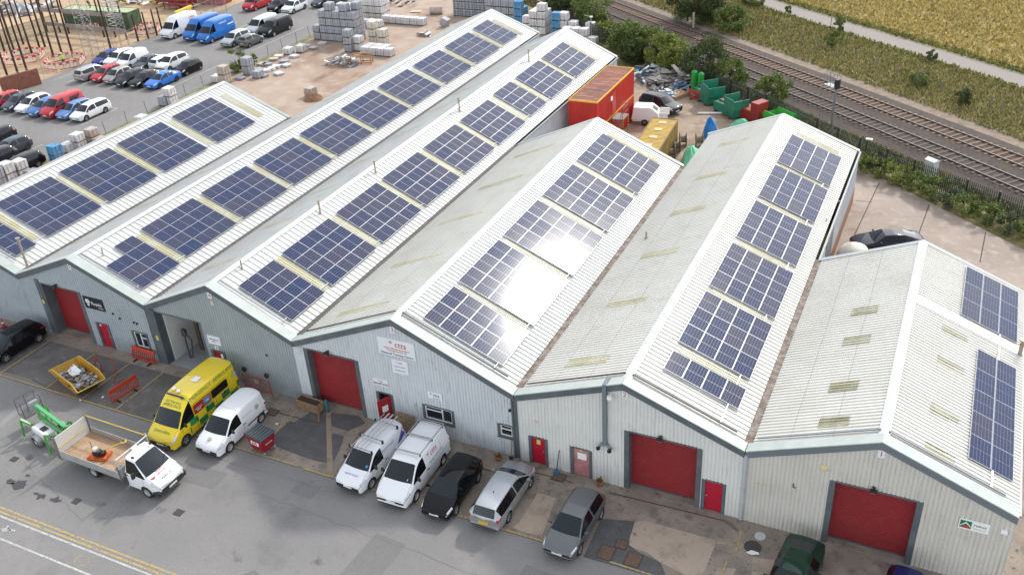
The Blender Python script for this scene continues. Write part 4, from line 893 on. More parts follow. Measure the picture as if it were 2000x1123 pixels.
def park(name, tname, label, cat, pm, wheel_px, rz=-PI / 2, group=None, rear=False, z=0., **k):
    "stand a vehicle with the ground contact of its visible front (or rear) wheel on the given ground point"
    ty = TY[tname]; c = G(wheel_px[0], wheel_px[1], z); x = ty['L'] / 2 - ty['fo'] - (ty['wb'] if rear else 0)
    # the side that faces the camera
    s = 1 if math.cos(rz) * (CP.y - c.y) - math.sin(rz) * (CP.x - c.x) > 0 else -1
    off = Matrix.Rotation(rz, 3, 'Z') @ Vector((x, s * (ty['W'] / 2 - .03), 0))
    return vehicle(name, tname, label, cat, pm, c - off, rz, group, **k)
# ---------------- vehicles in the front yard ----------------
BLACK = paint('black', (.003, .003, .004)); SILV = paint('silver', (.42, .44, .46), .7); GREY = paint('grey', (.15, .155, .16), .6); WHITE = paint('white', (.75, .76, .77)); YELP = paint('hi_vis_yellow', (.85, .62, .02))
DGREEN = paint('dark_green', (.008, .035, .02)); NAVYP = paint('navy', (.012, .016, .09)); DKGREY = paint('charcoal', (.016, .018, .022), .3); REDP = paint('red', (.45, .012, .02)); BLUE = paint('bright_blue', (.02, .16, .55)); MBLUE = paint('mid_blue', (.05, .17, .42), .4); DBLUE = paint('deep_blue', (.012, .03, .2)); LBLUE = paint('light_blue', (.12, .25, .5), .4)
SLATE = paint('slate', (.06, .075, .095), .5); BEIGE = paint('pale_gold', (.36, .34, .31), .6); VBLUE = paint('van_blue', (.01, .14, .48))
ZY = -.02
estate = park('estate_car', 'estate', 'silver estate car parked with its red tail lights towards the open yard', 'car', SILV, (995, 1019), R(90), rear=True, rails=False)
golf = park('hatchback_car', 'hatch', 'grey hatchback parked nose out on pale concrete in front of unit 2', 'car', GREY, (1134, 1082), R(-92.5))
corsa = park('hatchback_car', 'hatch', 'black hatchback parked nose out between a white van and the silver estate', 'car', BLACK, (893, 1005), R(-89))
lefthatch = park('hatchback_car', 'hatch', 'black hatchback at the left edge in front of the blank blue grey wall', 'car', BLACK, (16, 708), R(-93))
c = G(1560, 1038, 1.0); vehicle('coupe_car', 'coupe', 'dark green coupe parked nose out, half in view beside the lowest red shutter', 'car', DGREEN, (c.x + .25, c.y - 2.45, 0), R(-95))
c = G(1768, 1101, 1.45); vehicle('hatchback_car', 'hatch', 'dark blue car cut off by the bottom edge at the right', 'car', NAVYP, (c.x + .1, c.y - 1.75, 0), R(-94))
MB().cbox((-1.0, 0, 1.47), (.05, .05, .12)).obj('aerial', BLK, estate)
# ambulance
def battenburg():
    m = bpy.data.materials.new('ambulance_livery'); m.use_nodes = True; t = m.node_tree; b = t.nodes['Principled BSDF']; L = t.links.new
    b.inputs['Roughness'].default_value = .35; b.inputs['Coat Weight'].default_value = .8
    tc = t.nodes.new('ShaderNodeTexCoord'); sx = t.nodes.new('ShaderNodeSeparateXYZ'); L(tc.outputs['Object'], sx.inputs[0])
    def M(op, a, bb, c=None):
        n = t.nodes.new('ShaderNodeMath'); n.operation = op
        for i, v in enumerate((a, bb, c)):
            if v is None: continue
            if isinstance(v, (int, float)): n.inputs[i].default_value = v
            else: L(v, n.inputs[i])
        return n.outputs[0]
    X, Y, Z = sx.outputs
    cx = M('FLOOR', M('DIVIDE', M('ADD', X, 10.1), .68), None); cz = M('FLOOR', M('DIVIDE', M('SUBTRACT', Z, .52), .38), None)
    par = M('PINGPONG', M('ADD', cx, cz), 1.0)
    band = M('MULTIPLY', M('GREATER_THAN', Z, .52), M('LESS_THAN', Z, 1.28)); side = M('GREATER_THAN', M('ABSOLUTE', Y, None), .9); back = M('LESS_THAN', X, 1.55)
    lower = M('MULTIPLY', M('LESS_THAN', X, -2.0), M('LESS_THAN', Z, .0))
    f = M('MULTIPLY', M('MULTIPLY', M('MULTIPLY', M('GREATER_THAN', par, .5), band), side), back)
    mx = t.nodes.new('ShaderNodeMix'); mx.data_type = 'RGBA'; L(f, mx.inputs[0]); mx.inputs[6].default_value = (.78, .58, .012, 1); mx.inputs[7].default_value = (.005, .22, .07, 1); L(mx.outputs[2], b.inputs['Base Color'])
    return m
TY['ambulance'] = dict(TY['bigvan']); TY['ambulance'].update(L=5.95, W=2.1, H=2.7)
amb = park('ambulance', 'ambulance', 'yellow and green chequered ambulance parked nose out beside the open bay', 'ambulance', battenburg(), (367, 869), R(-90), opt={'clad': 1}, z=ZY)
hw = 1.05
def side_M(x, y, z, tilt=0.0): # lettering on the left (+y) side of a vehicle pointing +x : reads towards the rear... mirrored for the camera side
    return Matrix.Translation((x, y, z)) @ Matrix.Rotation(PI, 4, 'Z') @ Matrix.Rotation(PI / 2 - tilt, 4, 'X')
GLT = mat('green_letters', (.01, .2, .08), .5)
decal('EMERGENCY  AMBULANCE', .3, GLT, amb, 'ambulance', 'side', -.95, 2.34, sx=1.12)
decal('EAST MIDLANDS', .15, GLT, amb, 'ambulance', 'top', 1.3, 0, 'front_lettering'); decal('AMBULANCE', .22, GLT, amb, 'ambulance', 'top', 1.47, 0, 'front_lettering')
decal('AMBULANCE', .2, GLT, amb, 'ambulance', 'top', 2.62, 0, 'bonnet_lettering', sx=-1)
MB().cbox((1.06, 0, 2.56), (.06, 1.25, .1), Matrix.Rotation(R(-38), 3, 'Y')).obj('light_bar', mat('smoked_lens', (.01, .01, .03), .1), amb, bevel=.015)
for s in (-.55, -.15): MB().lathe([(.12, 0), (.12, .05), (.08, .1), (0, .1)], (.75 + s * .2, s + .1, 2.6), 'Z').obj('roof_beacon', WHT, amb)
MB().box(-.75, -.3, -.05, .35, 2.62, 2.7).obj('roof_vent', WHT, amb, bevel=.02)
MB().box(-1.9, -.55, 1.035, 1.052, 1.45, 1.98).obj('side_window', SIDEG, amb, bevel=.006)
MB().box(-.45, .2, 1.036, 1.054, 1.4, 2.0).obj('side_poster', mat('poster_brown', (.3, .12, .06), .5), amb); MB().lathe([(0, .02), (.2, .02), (.22, 0)], (-.12, 1.05, 1.72), 'Y', 18).obj('poster_badge', mat('badge_blue', (.05, .2, .5), .4), amb)
p = MB().box(.22, .95, 1.036, 1.054, 1.4, 2.0).obj('side_poster', mat('poster_red', (.28, .01, .02), .5), amb); text('STOP THE\nABUSE', .12, WHT, p, 'lettering', side_M(.58, 1.058, 1.62), ext=.003); text('999', .17, WHT, amb, 'badge_number', side_M(-.12, 1.078, 1.7), ext=.003)
MB().lathe([(0, .02), (.16, .02), (.17, 0)], (-2.55, 1.02, 1.85), 'Y', 18).obj('crest', mat('crest_grey', (.4, .42, .3), .5), amb)
for x in (-.02, -1.55): MB().cbox((x, 1.06, 1.25), (.07, .04, .16)).obj('door_handle', BLK, amb)
# white city van of the ambulance service
v = park('city_van', 'cityvan', 'white city van parked close beside the ambulance, crest on its bonnet', 'van', WHITE, (452, 882), R(-90), z=ZY, opt={'clad': 1})
MB().lathe([(0, .014), (.14, .014), (.15, 0)], (-1.3, .92, 1.3), 'Y', 18).obj('crest', mat('crest_grey', (.4, .42, .3), .5), v); MB().lathe([(0, .05), (.12, .05), (.13, 0)], (1.75, 0, .985), 'Z', 18).obj('crest', mat('crest_grey', (.4, .42, .3), .5), v)
MB().box(-.3, -.05, 0, .015, -.01, .01).obj('side_moulding', TRIM, v, (0, .925, .66)).scale = (6, 1.4, 3)
decal('Patient Services', .13, mat('lilac_letters', (.28, .3, .55), .5), v, 'cityvan', 'side', -.5, 1.3)
# combo van with ladder rack
combo = park('city_van', 'cityvan', 'white city van with a loaded ladder rack and purple swoosh on its rear side', 'van', WHITE, (728, 953), R(-94), z=ZY, opt={'clad': 1})
rk = MB()
for x in (.75, -.2, -1.55):
    MB().bar((x, -.75, 1.97), (x, .75, 1.97), .05, .04).obj('roof_bar', GALV, combo)
    for s in (-.72, .72): MB().cbox((x, s, 1.9), (.09, .09, .2)).obj('bar_foot', BLK, combo)
for i, (a, b) in enumerate(((-.22, -.25), (.02, .0), (.3, .3))):
    MB().tube((.95, a, 2.05), (-2.2, b, 2.05), .045 if i < 2 else .03, n=8).obj('roof_pole', mat('pole_grey', (.5, .5, .5), .4, .4), combo)
MB().tube((.9, -.5, 2.03), (-2.1, -.5, 2.03), .03, n=8).obj('roof_pole', GALV, combo)
PUR = mat('purple_graphic', (.1, .06, .36), .35, coat=.8)
def side_poly(parent, name, pts, m, y, th=.004):
    n = len(pts); return MB().add([(x, y, z) for x, z in pts] + [(x, y - th, z) for x, z in pts], [tuple(range(n)), tuple(range(2 * n - 1, n - 1, -1))] + [(i, (i + 1) % n, n + (i + 1) % n, n + i) for i in range(n)]).obj(name, m, parent)
for pts in ([(.0, -.6), (1.45, -.55), (1.5, .1), (1.2, .45), (.75, .1)], [(1.05, .3), (1.5, .1), (1.5, .6), (1.35, .62)]):
    decal('', 0, PUR, combo, 'cityvan', 'side', -.6, 1.1, 'graphic', pts=pts, off=.006)
for i in range(3): decal('', 0, WHT, combo, 'cityvan', 'side', -.6, 1.1, 'graphic_line', pts=[(.1 + i * .15, -.45 + i * .1), (1.48, -.25 + i * .2), (1.48, -.21 + i * .2), (.1 + i * .15, -.42 + i * .1)], off=.012)
LIL = mat('lilac_letters', (.28, .3, .55), .5)
decal('openreach', .2, LIL, combo, 'cityvan', 'top', 1.75, 0, 'bonnet_lettering'); decal('openreach', .26, LIL, combo, 'cityvan', 'side', -.45, 1.45)
# ctts panel van
ctts = park('panel_van', 'midvan', 'white panel van with red side lettering and a bare silver rack', 'van', WHITE, (815, 978), R(-89), z=ZY)
for s in (-.72, .72): MB().tube((.35, s, 2.1), (-2.3, s, 2.1), .03, n=8).obj('rack_rail', GALV, ctts)
for x in (.35, -.95, -2.1, -2.3): MB().bar((x, -.72, 2.08), (x, .72, 2.08), .1 if x in (.35, -.95) else .04, .03).obj('rack_bar', GALV, ctts)
for x in (.35, -.95, -2.1):
    for s in (-.72, .72): MB().cbox((x, s, 2.02), (.06, .05, .14)).obj('rack_foot', BLK, ctts)
decal('* ctts', .45, SRED, ctts, 'midvan', 'side', -.55, 1.6, shear=.2); decal('National Training Centre', .14, NAVY, ctts, 'midvan', 'side', -.8, 1.22, 'small_lettering')
MB().box(-1.1, 1.0, 0, .012, -.006, .006).obj('side_crease', mat('crease_grey', (.35, .36, .38), .5), ctts, (-.8, .985, .98))
# windscreen papers
for par, x, y, z, w_, m in ((ctts, 1.42, -.2, 1.3, .2, WHT), (ctts, 1.52, .25, 1.25, .16, WHT), (ctts, 1.5, .5, 1.26, .12, WHT), (combo, 1.15, .5, 1.2, .3, mat('blue_folder', (.03, .25, .45), .5))):
    MB().cbox((x, y, z + .045), (.14, w_, .01), Matrix.Rotation(R(38), 3, 'Y')).obj('dashboard_paper', m, par)
# ---- dropside truck ----
tl = thing('dropside_truck', 'white cab dropside truck with a wooden load bed standing across the yard', 'truck', G(296, 990, ZY) - Vector((-.0, 0, 0)), 0)
ALD = mat('dropside_aluminium', (.5, .5, .48), .45, .5, layers=[((.42, .41, .39), 2, .4, .7)], obj=True); PLY_ = mat('bed_plywood', (.42, .27, .16), .6, layers=[((.3, .19, .11), 1.5, .45, .65, (.4, 5, 1)), ((.5, .38, .26), 2, .5, .75)], obj=True)
def truck():
    c = G(293, 969, ZY); root = tl; root.location = (c.x + .92 - 3.65 + .05, c.y + .95, ZY); root.rotation_euler = (0, 0, R(-1.5))
    # local: nose at x=3.65, tail at -3.65
    for nm, me in build_body('cab', {'clad': 1}):
        o = link(nm, me, root, (3.65 - 1.15, 0, 0))
        if nm == 'body':
            for s_ in o.material_slots: s_.link = 'OBJECT'; s_.material = WHITE
    tm, rm = wheel_mesh(.36, .2, True)
    for x in (3.65 - .92, 3.65 - .92 - 4.0):
        for s in (-1, 1):
            wo = link('wheel', tm, root, (x, s * .9, .36), None if s > 0 else PI); link('rim', rm, wo)
    for s in (-.4, .4): MB().box(-3.3, 2.0, s - .05, s + .05, .5, .7).obj('chassis_rail', TRIM, root)
    MB().box(-3.55, 1.15, -1.08, 1.08, .82, .9).obj('load_bed', PLY_, root)
    for s, n_ in ((-1, 'side_board'), (1, 'side_board')): MB().box(-3.5, 1.15, s * 1.1 - .02, s * 1.1 + .02, .78, 1.28).obj(n_, ALD, root, bevel=.01)
    tb = MB(); 
    for i in range(6): tb.box(-3.62, -3.58 + .003 * (i % 2), -1.08, 1.08, .9 + i * .19, .9 + i * .19 + .185)
    tb.obj('tail_board', mat('tail_board_pale', (.62, .6, .55), .55), root)
    for s in (-1, 1): MB().box(-3.66, -3.54, s * 1.1 - .05, s * 1.1 + .05, .7, 2.1).obj('corner_post', mat('post_steel', (.2, .2, .2), .5, .5), root); MB().box(1.1, 1.18, s * 1.1 - .04, s * 1.1 + .04, .7, 1.7).obj('headboard_post', mat('post_steel', (.2, .2, .2), .5, .5), root)
    hb = MB().box(1.16, 1.2, -1.08, 1.08, .9, 1.5)
    hb.obj('headboard', ALD, root)
    MB().tube((1.2, -1.1, 2.15), (1.2, 1.1, 2.15), .035).tube((1.18, -1.08, 1.5), (1.18, -1.08, 2.2), .03).tube((1.18, 1.08, 1.5), (1.18, 1.08, 2.3), .03).tube((1.2, -.9, 1.9), (1.2, .9, 1.9), .02).box(1.22, 1.4, -.1, .25, 2.12, 2.2).obj('ladder_gantry', ALU, root)
    MB().tube((-3.55, 1.1, 2.05), (1.18, 1.08, 2.15), .03).obj('side_pole', mat('pole_yellow', (.6, .42, .05), .5), root); MB().tube((-3.56, -1.09, 1.3), (-3.56, 1.09, 1.35), .018).obj('tail_strap', mat('pole_yellow', (.6, .42, .05), .5), root)
    for y in (-.62, .62): MB().cbox((1.95, y, 2.21), (.16, .12, .1)).obj('roof_beacon', BLK, root, bevel=.02)
    for s in (-1, 1):
        MB().cbox((2.35, s * 1.2, 1.55), (.12, .2, .36), None).cbox((2.35, s * 1.05, 1.5), (.05, .2, .05)).obj('mirror', BLK, root, bevel=.02)
        MB().cbox((1.5, s * 1.0, 1.18), (.17, .03, .06)).obj('door_handle', BLK, root)
    MB().box(3.62, 3.685, -.27, .27, .46, .57).obj('number_plate', PLW, root)
    MB().cbox((3.42, 0, .5), (.5, 2.03, .34)).obj('bumper', TRIM, root, bevel=.07, seg=3, smooth=40)
    bl = decal('TRAFFIC\nSERVICES', .14, SRED, root, 'cab', 'top', .55, -.05, 'bonnet_lettering'); bl.location = (2.5, 0, 0)
    bl = decal('IVECO', .17, BLK, root, 'cab', 'top', .93, 0, 'bonnet_lettering', sx=1.5); bl.location = (2.5, 0, 0)
    em = MB()
    for i in range(5):
        a = 2 * PI * i / 5; em.cbox((3.05 + .09 * math.cos(a), -.62 + .09 * math.sin(a), 1.21), (.08, .08, .06))
    em.obj('emblem', SRED, root)
    for y in (-.5, .3): MB().bar((2.86, y, 1.38), (2.62, y + .55, 1.6), .02, .015).obj('wiper', BLK, root)
truck()
bedz = ZY + .9
o = tl.location
cm = thing('plate_compactor', 'orange and black plate compactor strapped to the truck bed', 'compactor', (o.x - 1.3, o.y - .25, bedz), R(15))
ORG = mat('machine_orange', (.6, .11, .02), .45)
MB().box(-.55, .55, -.35, .35, .02, .08).obj('base_plate', ORG, cm, bevel=.02); MB().box(.42, .58, -.35, .35, .08, .22).box(-.58, -.5, -.35, .35, .08, .16).obj('plate_lip', ORG, cm)
MB().cbox((-.1, 0, .3), (.42, .36, .34)).cbox((.22, .05, .26), (.25, .3, .26)).obj('engine', BLK, cm, bevel=.04); MB().lathe([(0, .22), (.14, .2), (.17, .1), (.15, 0)], (-.15, 0, .42), 'Z').obj('fuel_tank', ALU, cm, smooth=40)
MB().tube((.2, .1, .4), (1.3, .5, .75), .035).obj('handle', mat('pole_yellow', (.6, .42, .05), .5), cm); MB().lathe([(.1, -.05), (.17, 0), (.1, .05)], (1.32, .5, .78), 'Z').obj('hand_grip', mat('pole_yellow', (.6, .42, .05), .5), cm)
MB().tube((-.3, .0, .4), (-.6, .3, .75), .02).obj('lever', BLK, cm)
random.seed(2); cp_ = MB()
for i in range(9):
    a = random.uniform(0, PI); x, y = random.uniform(-.35, .35), random.uniform(-.3, .3); cp_.tube((x - .3 * math.cos(a), y - .2 * math.sin(a), .03 + i * .015), (x + .3 * math.cos(a), y + .2 * math.sin(a), .04 + i * .02), .03, n=6)
tag(cp_.obj('strap_pile', mat('teal_strap', (.05, .2, .24), .7), None, (o.x + .7, o.y - .65, bedz)), 'teal ratchet straps heaped behind the truck cab', 'straps')
# ---- trailer lift ----
c = G(92, 868, ZY); lf = thing('trailer_lift', 'bright green trailer mounted access lift behind the dropside truck', 'access platform', (c.x - .1, c.y + .5, ZY), R(-12))
GR = mat('machine_green', (.05, .3, .05), .4, coat=.5); GRP = mat('boom_green', (.08, .42, .13), .4, coat=.5)
MB().box(-1.2, 1.3, -.12, .12, .45, .62).tube((1.3, 0, .53), (2.3, 0, .5), .06).obj('chassis', GR, lf)
MB().box(-.75, .75, -.62, .05, .62, .98).obj('battery_case', mat('case_white', (.7, .7, .7), .5), lf, bevel=.05); MB().box(-.15, .35, -.45, -.1, .985, .995).obj('case_label', BLK, lf)
tm, rm = wheel_mesh(.3, .2, True)
for s in (-1, 1):
    wo = link('wheel', tm, lf, (-.1, s * .8, .3), None if s > 0 else PI); link('rim', rm, wo)
    MB().lathe([(.38, -.12), (.38, .12), (.35, .12), (.35, -.12)], (-.1, s * .8, .3), 'Y', 20).obj('mudguard', GALV, lf)
for x, y in ((-1.3, -.75), (1.2, -.75), (-1.3, .75), (1.2, .75)): MB().bar((x * .55, y * .3, .6), (x * 1.05, y * 1.05, 1.35), .14, .1).tube((x * 1.05, y * 1.05, 1.35), (x * 1.2, y * 1.15, .1), .06).obj('outrigger', GR, lf)
MB().bar((-1.6, .35, 1.55), (1.7, .35, 1.3), .2, .16).obj('boom', GRP, lf, bevel=.02); MB().bar((-1.1, .12, 1.15), (1.6, .12, 1.05), .18, .16).obj('lower_boom', GR, lf); MB().bar((1.55, .2, .7), (1.7, .35, 1.5), .2, .2).obj('boom_mast', GR, lf)
MB().bar((-1.2, .2, .75), (-1.55, .35, 1.5), .16, .16).obj('boom_knuckle', GR, lf)
cg = MB(); 
for z in (.85, 1.4, 1.95):
    q = [(-2.6, -.35, z), (-1.9, -.35, z), (-1.9, .8, z), (-2.6, .8, z)]
    for a, b in zip(q, q[1:] + q[:1]): cg.tube(a, b, .022, n=6)
for x, y in ((-2.6, -.35), (-1.9, -.35), (-1.9, .8), (-2.6, .8), (-2.6, .22)): cg.tube((x, y, .85), (x, y, 1.95), .022, n=6)
bk = cg.obj('basket', mat('basket_grey', (.1, .1, .1), .5), lf); MB().box(-2.58, -1.92, -.33, .78, .82, .86).obj('basket_floor', mat('basket_grey', (.1, .1, .1), .5), bk); MB().box(-1.95, -1.75, .1, .6, 1.3, 1.75).obj('control_box', mat('box_grey', (.35, .36, .37), .5), bk)
# ---- wheelie bin ----
c = G(512, 880, ZY); bn = thing('waste_bin', 'dark red four wheeled waste bin with a black ribbed lid on the yellow line', 'bin', (c.x, c.y + .15, 0), R(-8))
BRD = mat('bin_red', (.28, .008, .02), .45)
mb = MB(); mb.add([(-.5, -.4, .2), (.5, -.4, .2), (.5, .4, .2), (-.5, .4, .2), (-.66, -.52, 1.15), (.66, -.52, 1.15), (.66, .5, 1.15), (-.66, .5, 1.15)], [(0, 3, 2, 1), (4, 5, 6, 7), (0, 1, 5, 4), (1, 2, 6, 5), (2, 3, 7, 6), (3, 0, 4, 7)]); mb.obj('tub', BRD, bn, bevel=.04, seg=2)
mb = MB().box(-.7, .7, -.56, .54, 1.15, 1.23)
for i in range(6): mb.box(-.62 + i * .21, -.5 + i * .21, -.53, .5, 1.235, 1.27)
mb.obj('lid', mat('bin_lid', (.06, .075, .085), .5), bn)
for x, y in ((-.5, -.38), (.5, -.38), (.5, .38), (-.5, .38)): MB().lathe([(0, -.03), (.09, -.03), (.1, 0), (.09, .03), (0, .03)], (x, y, .1)).box(x - .03, x + .03, y - .05, y + .05, .1, .22).obj('castor', GALV, bn)
l = MB().cbox((0, -.49, .75), (.62, .012, .22), Matrix.Rotation(R(-7), 3, 'X')).obj('side_label', WHT, bn); text('Biffa', .24, BRD, bn, 'lettering', Matrix.Translation((0, -.503, .75)) @ Matrix.Rotation(R(83), 4, 'X'), ext=.004)
# end label towards the camera
l = MB().cbox((.59, 0, .78), (.012, .5, .2), Matrix.Rotation(R(8), 3, 'Y')).obj('end_label', WHT, bn)
# ---------------- cars in the far car park ----------------
def car(px, py, ty, pm, lab, name=None, cat='car', **k):
    nm = name or {'hatch': 'hatchback_car', 'small': 'small_car', 'estate': 'estate_car', 'saloon': 'saloon_car', 'suv': 'suv_car', 'coupe': 'coupe_car'}.get(ty, 'panel_van')
    return park(nm, ty, lab, cat, pm, (px, py), k.pop('rz', R(-91)), **k)
GP = 'vehicles in the far car park'
car(4, 216, 'hatch', REDP, 'red hatchback at the far left end of the nearest full row', group=GP)
car(35, 218, 'hatch', SLATE, 'slate grey hatchback second in its row, next to the end red car', group=GP)
car(61, 222, 'hatch', WHITE, 'white hatchback between the slate hatchback and the bright blue one', group=GP)
car(85, 228, 'hatch', MBLUE, 'bright blue hatchback tucked beside the red high van', group=GP)
rv = car(116, 231, 'midvan', REDP, 'tall red van with black rear sides parked in a row of cars', cat='van', group=GP)
decal('', 0, paint('van_black', (.012, .012, .014)), rv, 'midvan', 'side', -.6, 1.3, 'black_side', pts=[(-.3, -.75), (1.75, -.75), (1.75, .38), (-.1, .38)], off=.008)
car(142, 234, 'hatch', LBLUE, 'pale blue hatchback between the red high van and the end white estate', group=GP)
car(171, 237, 'estate', WHITE, 'white estate car at the right end of the row with the red van', group=GP)
car(178, 158, 'estate', SILV, 'silver estate showing its tail lights, left end of the middle row', rz=R(89), rear=True, group=GP)
car(206, 161, 'hatch', REDP, 'crimson hatchback next to the silver estate in the middle row', group=GP)
car(228, 165, 'small', BEIGE, 'small pale gold car in the middle row', group=GP)
car(254, 170, 'hatch', DKGREY, 'charcoal hatchback beside the small pale gold car', group=GP)
car(282, 172, 'saloon', BLACK, 'black saloon next to the bright blue saloon', group=GP)
car(314, 174, 'saloon', BLUE, 'bright blue saloon at the right end of the middle row', group=GP, dark=True)
car(208, 129, 'hatch', DBLUE, 'deep blue hatchback by the lattice tower at the left of the back row', group=GP)
car(232, 132, 'suv', WHITE, 'white high car next to the deep blue hatchback', group=GP)
car(256, 136, 'cityvan', WHITE, 'white city van between a white high car and a slate saloon', cat='van', group=GP)
car(287, 139, 'saloon', SLATE, 'slate saloon in the back row beside the white city van', group=GP)
car(334, 141, 'suv', WHITE, 'white high car just left of the small black car', group=GP)
car(367, 149, 'small', BLACK, 'small black car with bright wheels at the right end of the back row', group=GP)
car(348, 126, 'hatch', WHITE, 'white car parked nose to nose behind the white high car', rz=R(89), group=GP)
wv = car(344, 76, 'bigvan', WHITE, 'white high van with a yellow boom lift on its roof', cat='van', group=GP)
YB = mat('boom_yellow', (.7, .5, .03), .45)
MB().bar((.2, .1, 3.0), (-2.9, .1, 3.1), .4, .25).bar((-2.6, .1, 2.7), (-2.2, .1, 3.0), .3, .3).obj('boom', YB, wv); decal('ctts', .8, SRED, wv, 'bigvan', 'side', -1.7, 1.95)
car(388, 80, 'bigvan', VBLUE, 'blue high van half hidden behind its twin', cat='van', group=GP)
bv = car(416, 85, 'bigvan', VBLUE, 'blue high van with white lettering on its side', cat='van', group=GP); decal('network', .42, WHT, bv, 'bigvan', 'side', -.6, 2.1); decal('', 0, WHT, bv, 'bigvan', 'side', -1.9, 1.6, 'white_stripe', pts=[(-.5, -.06), (.7, -.02), (.7, .1), (-.5, .06)])
car(459, 93, 'suv', SILV, 'silver high car beside the blue vans', group=GP)
car(489, 94, 'small', GREY, 'small grey car with its tail towards the camera', rz=R(89), rear=True, group=GP)
car(509, 69, 'midvanlong', paint('silver_van', (.5, .52, .54), .3), 'silver white van tucked behind the charcoal van', cat='van', group=GP)
car(537, 72, 'midvanlong', DKGREY, 'charcoal panel van with roof bars near the block yard', cat='van', group=GP, rails=True)
rg = car(501, 22, 'midvan', REDP, 'red van with a lime green rear half at the top edge', cat='van', group=GP); decal('', 0, mat('lime_wrap', (.2, .5, .03), .4), rg, 'midvan', 'side', -1.0, 1.1, 'green_side', pts=[(-.1, -.6), (1.4, -.6), (1.4, .6), (.3, .6)], off=.008)
car(547, 26, 'suv', BLACK, 'black high car beside the white one near the top edge', group=GP)
car(575, 28, 'suv', WHITE, 'white high car beside the black one near the top edge', group=GP)
car(631, 15, 'hatch', SLATE, 'slate hatchback in the farthest row', group=GP)
car(657, 17, 'hatch', DKGREY, 'charcoal hatchback, last in the farthest row', group=GP)
car(16, 311, 'hatch', SLATE, 'dark slate hatchback at the left edge above the roofs', dark=True, group=GP)
car(78, 327, 'estate', BLACK, 'black estate half hidden behind pallets at the lower left', rear=True, group=GP)
car(-14, 290, 'hatch', DKGREY, 'charcoal hatchback cut by the left edge', group=GP)
car(-14, 333, 'hatch', DKGREY, 'dark car at the left edge behind the white block stack', group=GP)
car(-22, 672, 'small', WHITE, 'white car with red tail lamp just inside the left edge of the front yard', rz=R(88), group=None)
# dark coupe and tank behind unit 1
jag = vehicle('coupe_car', 'coupe', 'glossy dark navy coupe parked on the concrete between unit 2 and the railway fence', 'car', paint('ink', (.01, .012, .025)), (15.2, 30.4, 0), R(-157))
dmc = MB().lathe([(0, 1.5), (.35, 1.46), (.8, 1.25), (1.1, .8), (1.2, .2), (1.2, 0)], (0, 0, .3), 'Z', 28)
tag(dmc.obj('domed_tank', mat('tank_cream', (.6, .57, .48), .4, layers=[((.45, .42, .34), 2, .5, .7)]), None, (13.35, 26.9, 0), smooth=50), 'cream domed tank lid standing between the dark coupe and unit 1', 'tank')
# ---------------- middle yard ----------------
def corr(mb, x0, x1, y0, y1, z0, z1, axis, m=0, p=.28, dep=.04):
    "corrugated box skin: ribs run up the long sides"
    return mb
def container(name, lab, loc, rz, L, W, H, side, roof, rim=None, part=''):
    t = thing(name, lab, 'container', loc, rz)
    mb = MB(); x, y = L / 2, W / 2
    for s in (-1, 1):
        pr = prof(-x + .12, x - .12, .3, .1, .045); k = len(pr)
        mb.add([(a, s * (y - .05 + h - .0), .14) for a, h in pr] + [(a, s * (y - .05 + h), H - .12) for a, h in pr], [(i, i + 1, k + i + 1, k + i) for i in range(k - 1)])
        pr = prof(-y + .1, y - .1, .3, .1, .045); k = len(pr)
        mb.add([(s * (x - .05 + h), a, .14) for a, h in pr] + [(s * (x - .05 + h), a, H - .12) for a, h in pr], [(i, i + 1, k + i + 1, k + i) for i in range(k - 1)])
    mb.obj('side_panels', side, t)
    pr = prof(-x + .1, x - .1, .3, .1, .035); k = len(pr)
    MB().add([(a, -y + .08, H - .06 + h) for a, h in pr] + [(a, y - .08, H - .06 + h) for a, h in pr], [(i, k + i, k + i + 1, i + 1) for i in range(k - 1)]).obj('roof', roof, t)
    f = MB()
    for s in (-1, 1):
        f.box(-x, x, s * y - .06 if s > 0 else -y, y if s > 0 else -y + .06, H - .14, H)
        f.box(s * x - .06 if s > 0 else -x, x if s > 0 else -x + .06, -y + .061, y - .061, H - .14, H)
    f.obj('top_rail', rim or side, t)
    f = MB()
    for s in (-1, 1):
        f.box(-x, x, y - .07 if s > 0 else -y, y if s > 0 else -y + .07, 0, .15)
        for q in (-1, 1): f.box(x - .12 if q > 0 else -x, x if q > 0 else -x + .12, y - .12 if s > 0 else -y, y if s > 0 else -y + .12, .151, H - .141)
    f.obj('corner_frame', rim if part == 'lo' else side, t); return t
RSK = mat('container_red', (.5, .025, .015), .45, layers=[((.42, .02, .013), .8, .4, .7)]); RRF = mat('rusty_red_roof', (.36, .12, .07), .7, layers=[((.22, .09, .06), 1.6, .42, .6, (.2, 2.2, 1)), ((.5, .3, .22), 2.0, .52, .68, (.2, 3, 1)), ((.09, .065, .055), .8, .56, .7, (.6, 1.6, 1))]); YRM = mat('container_yellow_trim', (.72, .42, .02), .5)
cz = (-11.85, 44.55)
c1 = container('shipping_container', 'lower red container of the stacked pair with a yellow sill line', (cz[0], cz[1], 0), R(90), 9.9, 2.75, 2.6, RSK, RSK, YRM)
c2 = container('shipping_container', 'upper red container with rusty roof and yellow rim, on top of another', (cz[0], cz[1], 2.6), R(90), 9.9, 2.75, 2.6, RSK, RRF, YRM)
for x in (-.8,): MB().box(x - .45, x + .45, -1.41, -1.385, .16, 2.1).obj('door', mat('container_door', (.45, .03, .02), .4), c2).name = 'door'
MB().box(-1.6, -1.15, -1.42, -1.385, 1.5, 1.9).obj('white_plate', WHT, c2)
st_ = thing('steel_staircase', 'dark steel stair with landing climbing to the upper red container', 'staircase', (-9.75, 43.2, 0), 0)
DKS = mat('stair_steel', (.1, .07, .06), .6, layers=[((.2, .12, .09), 4, .5, .7)])
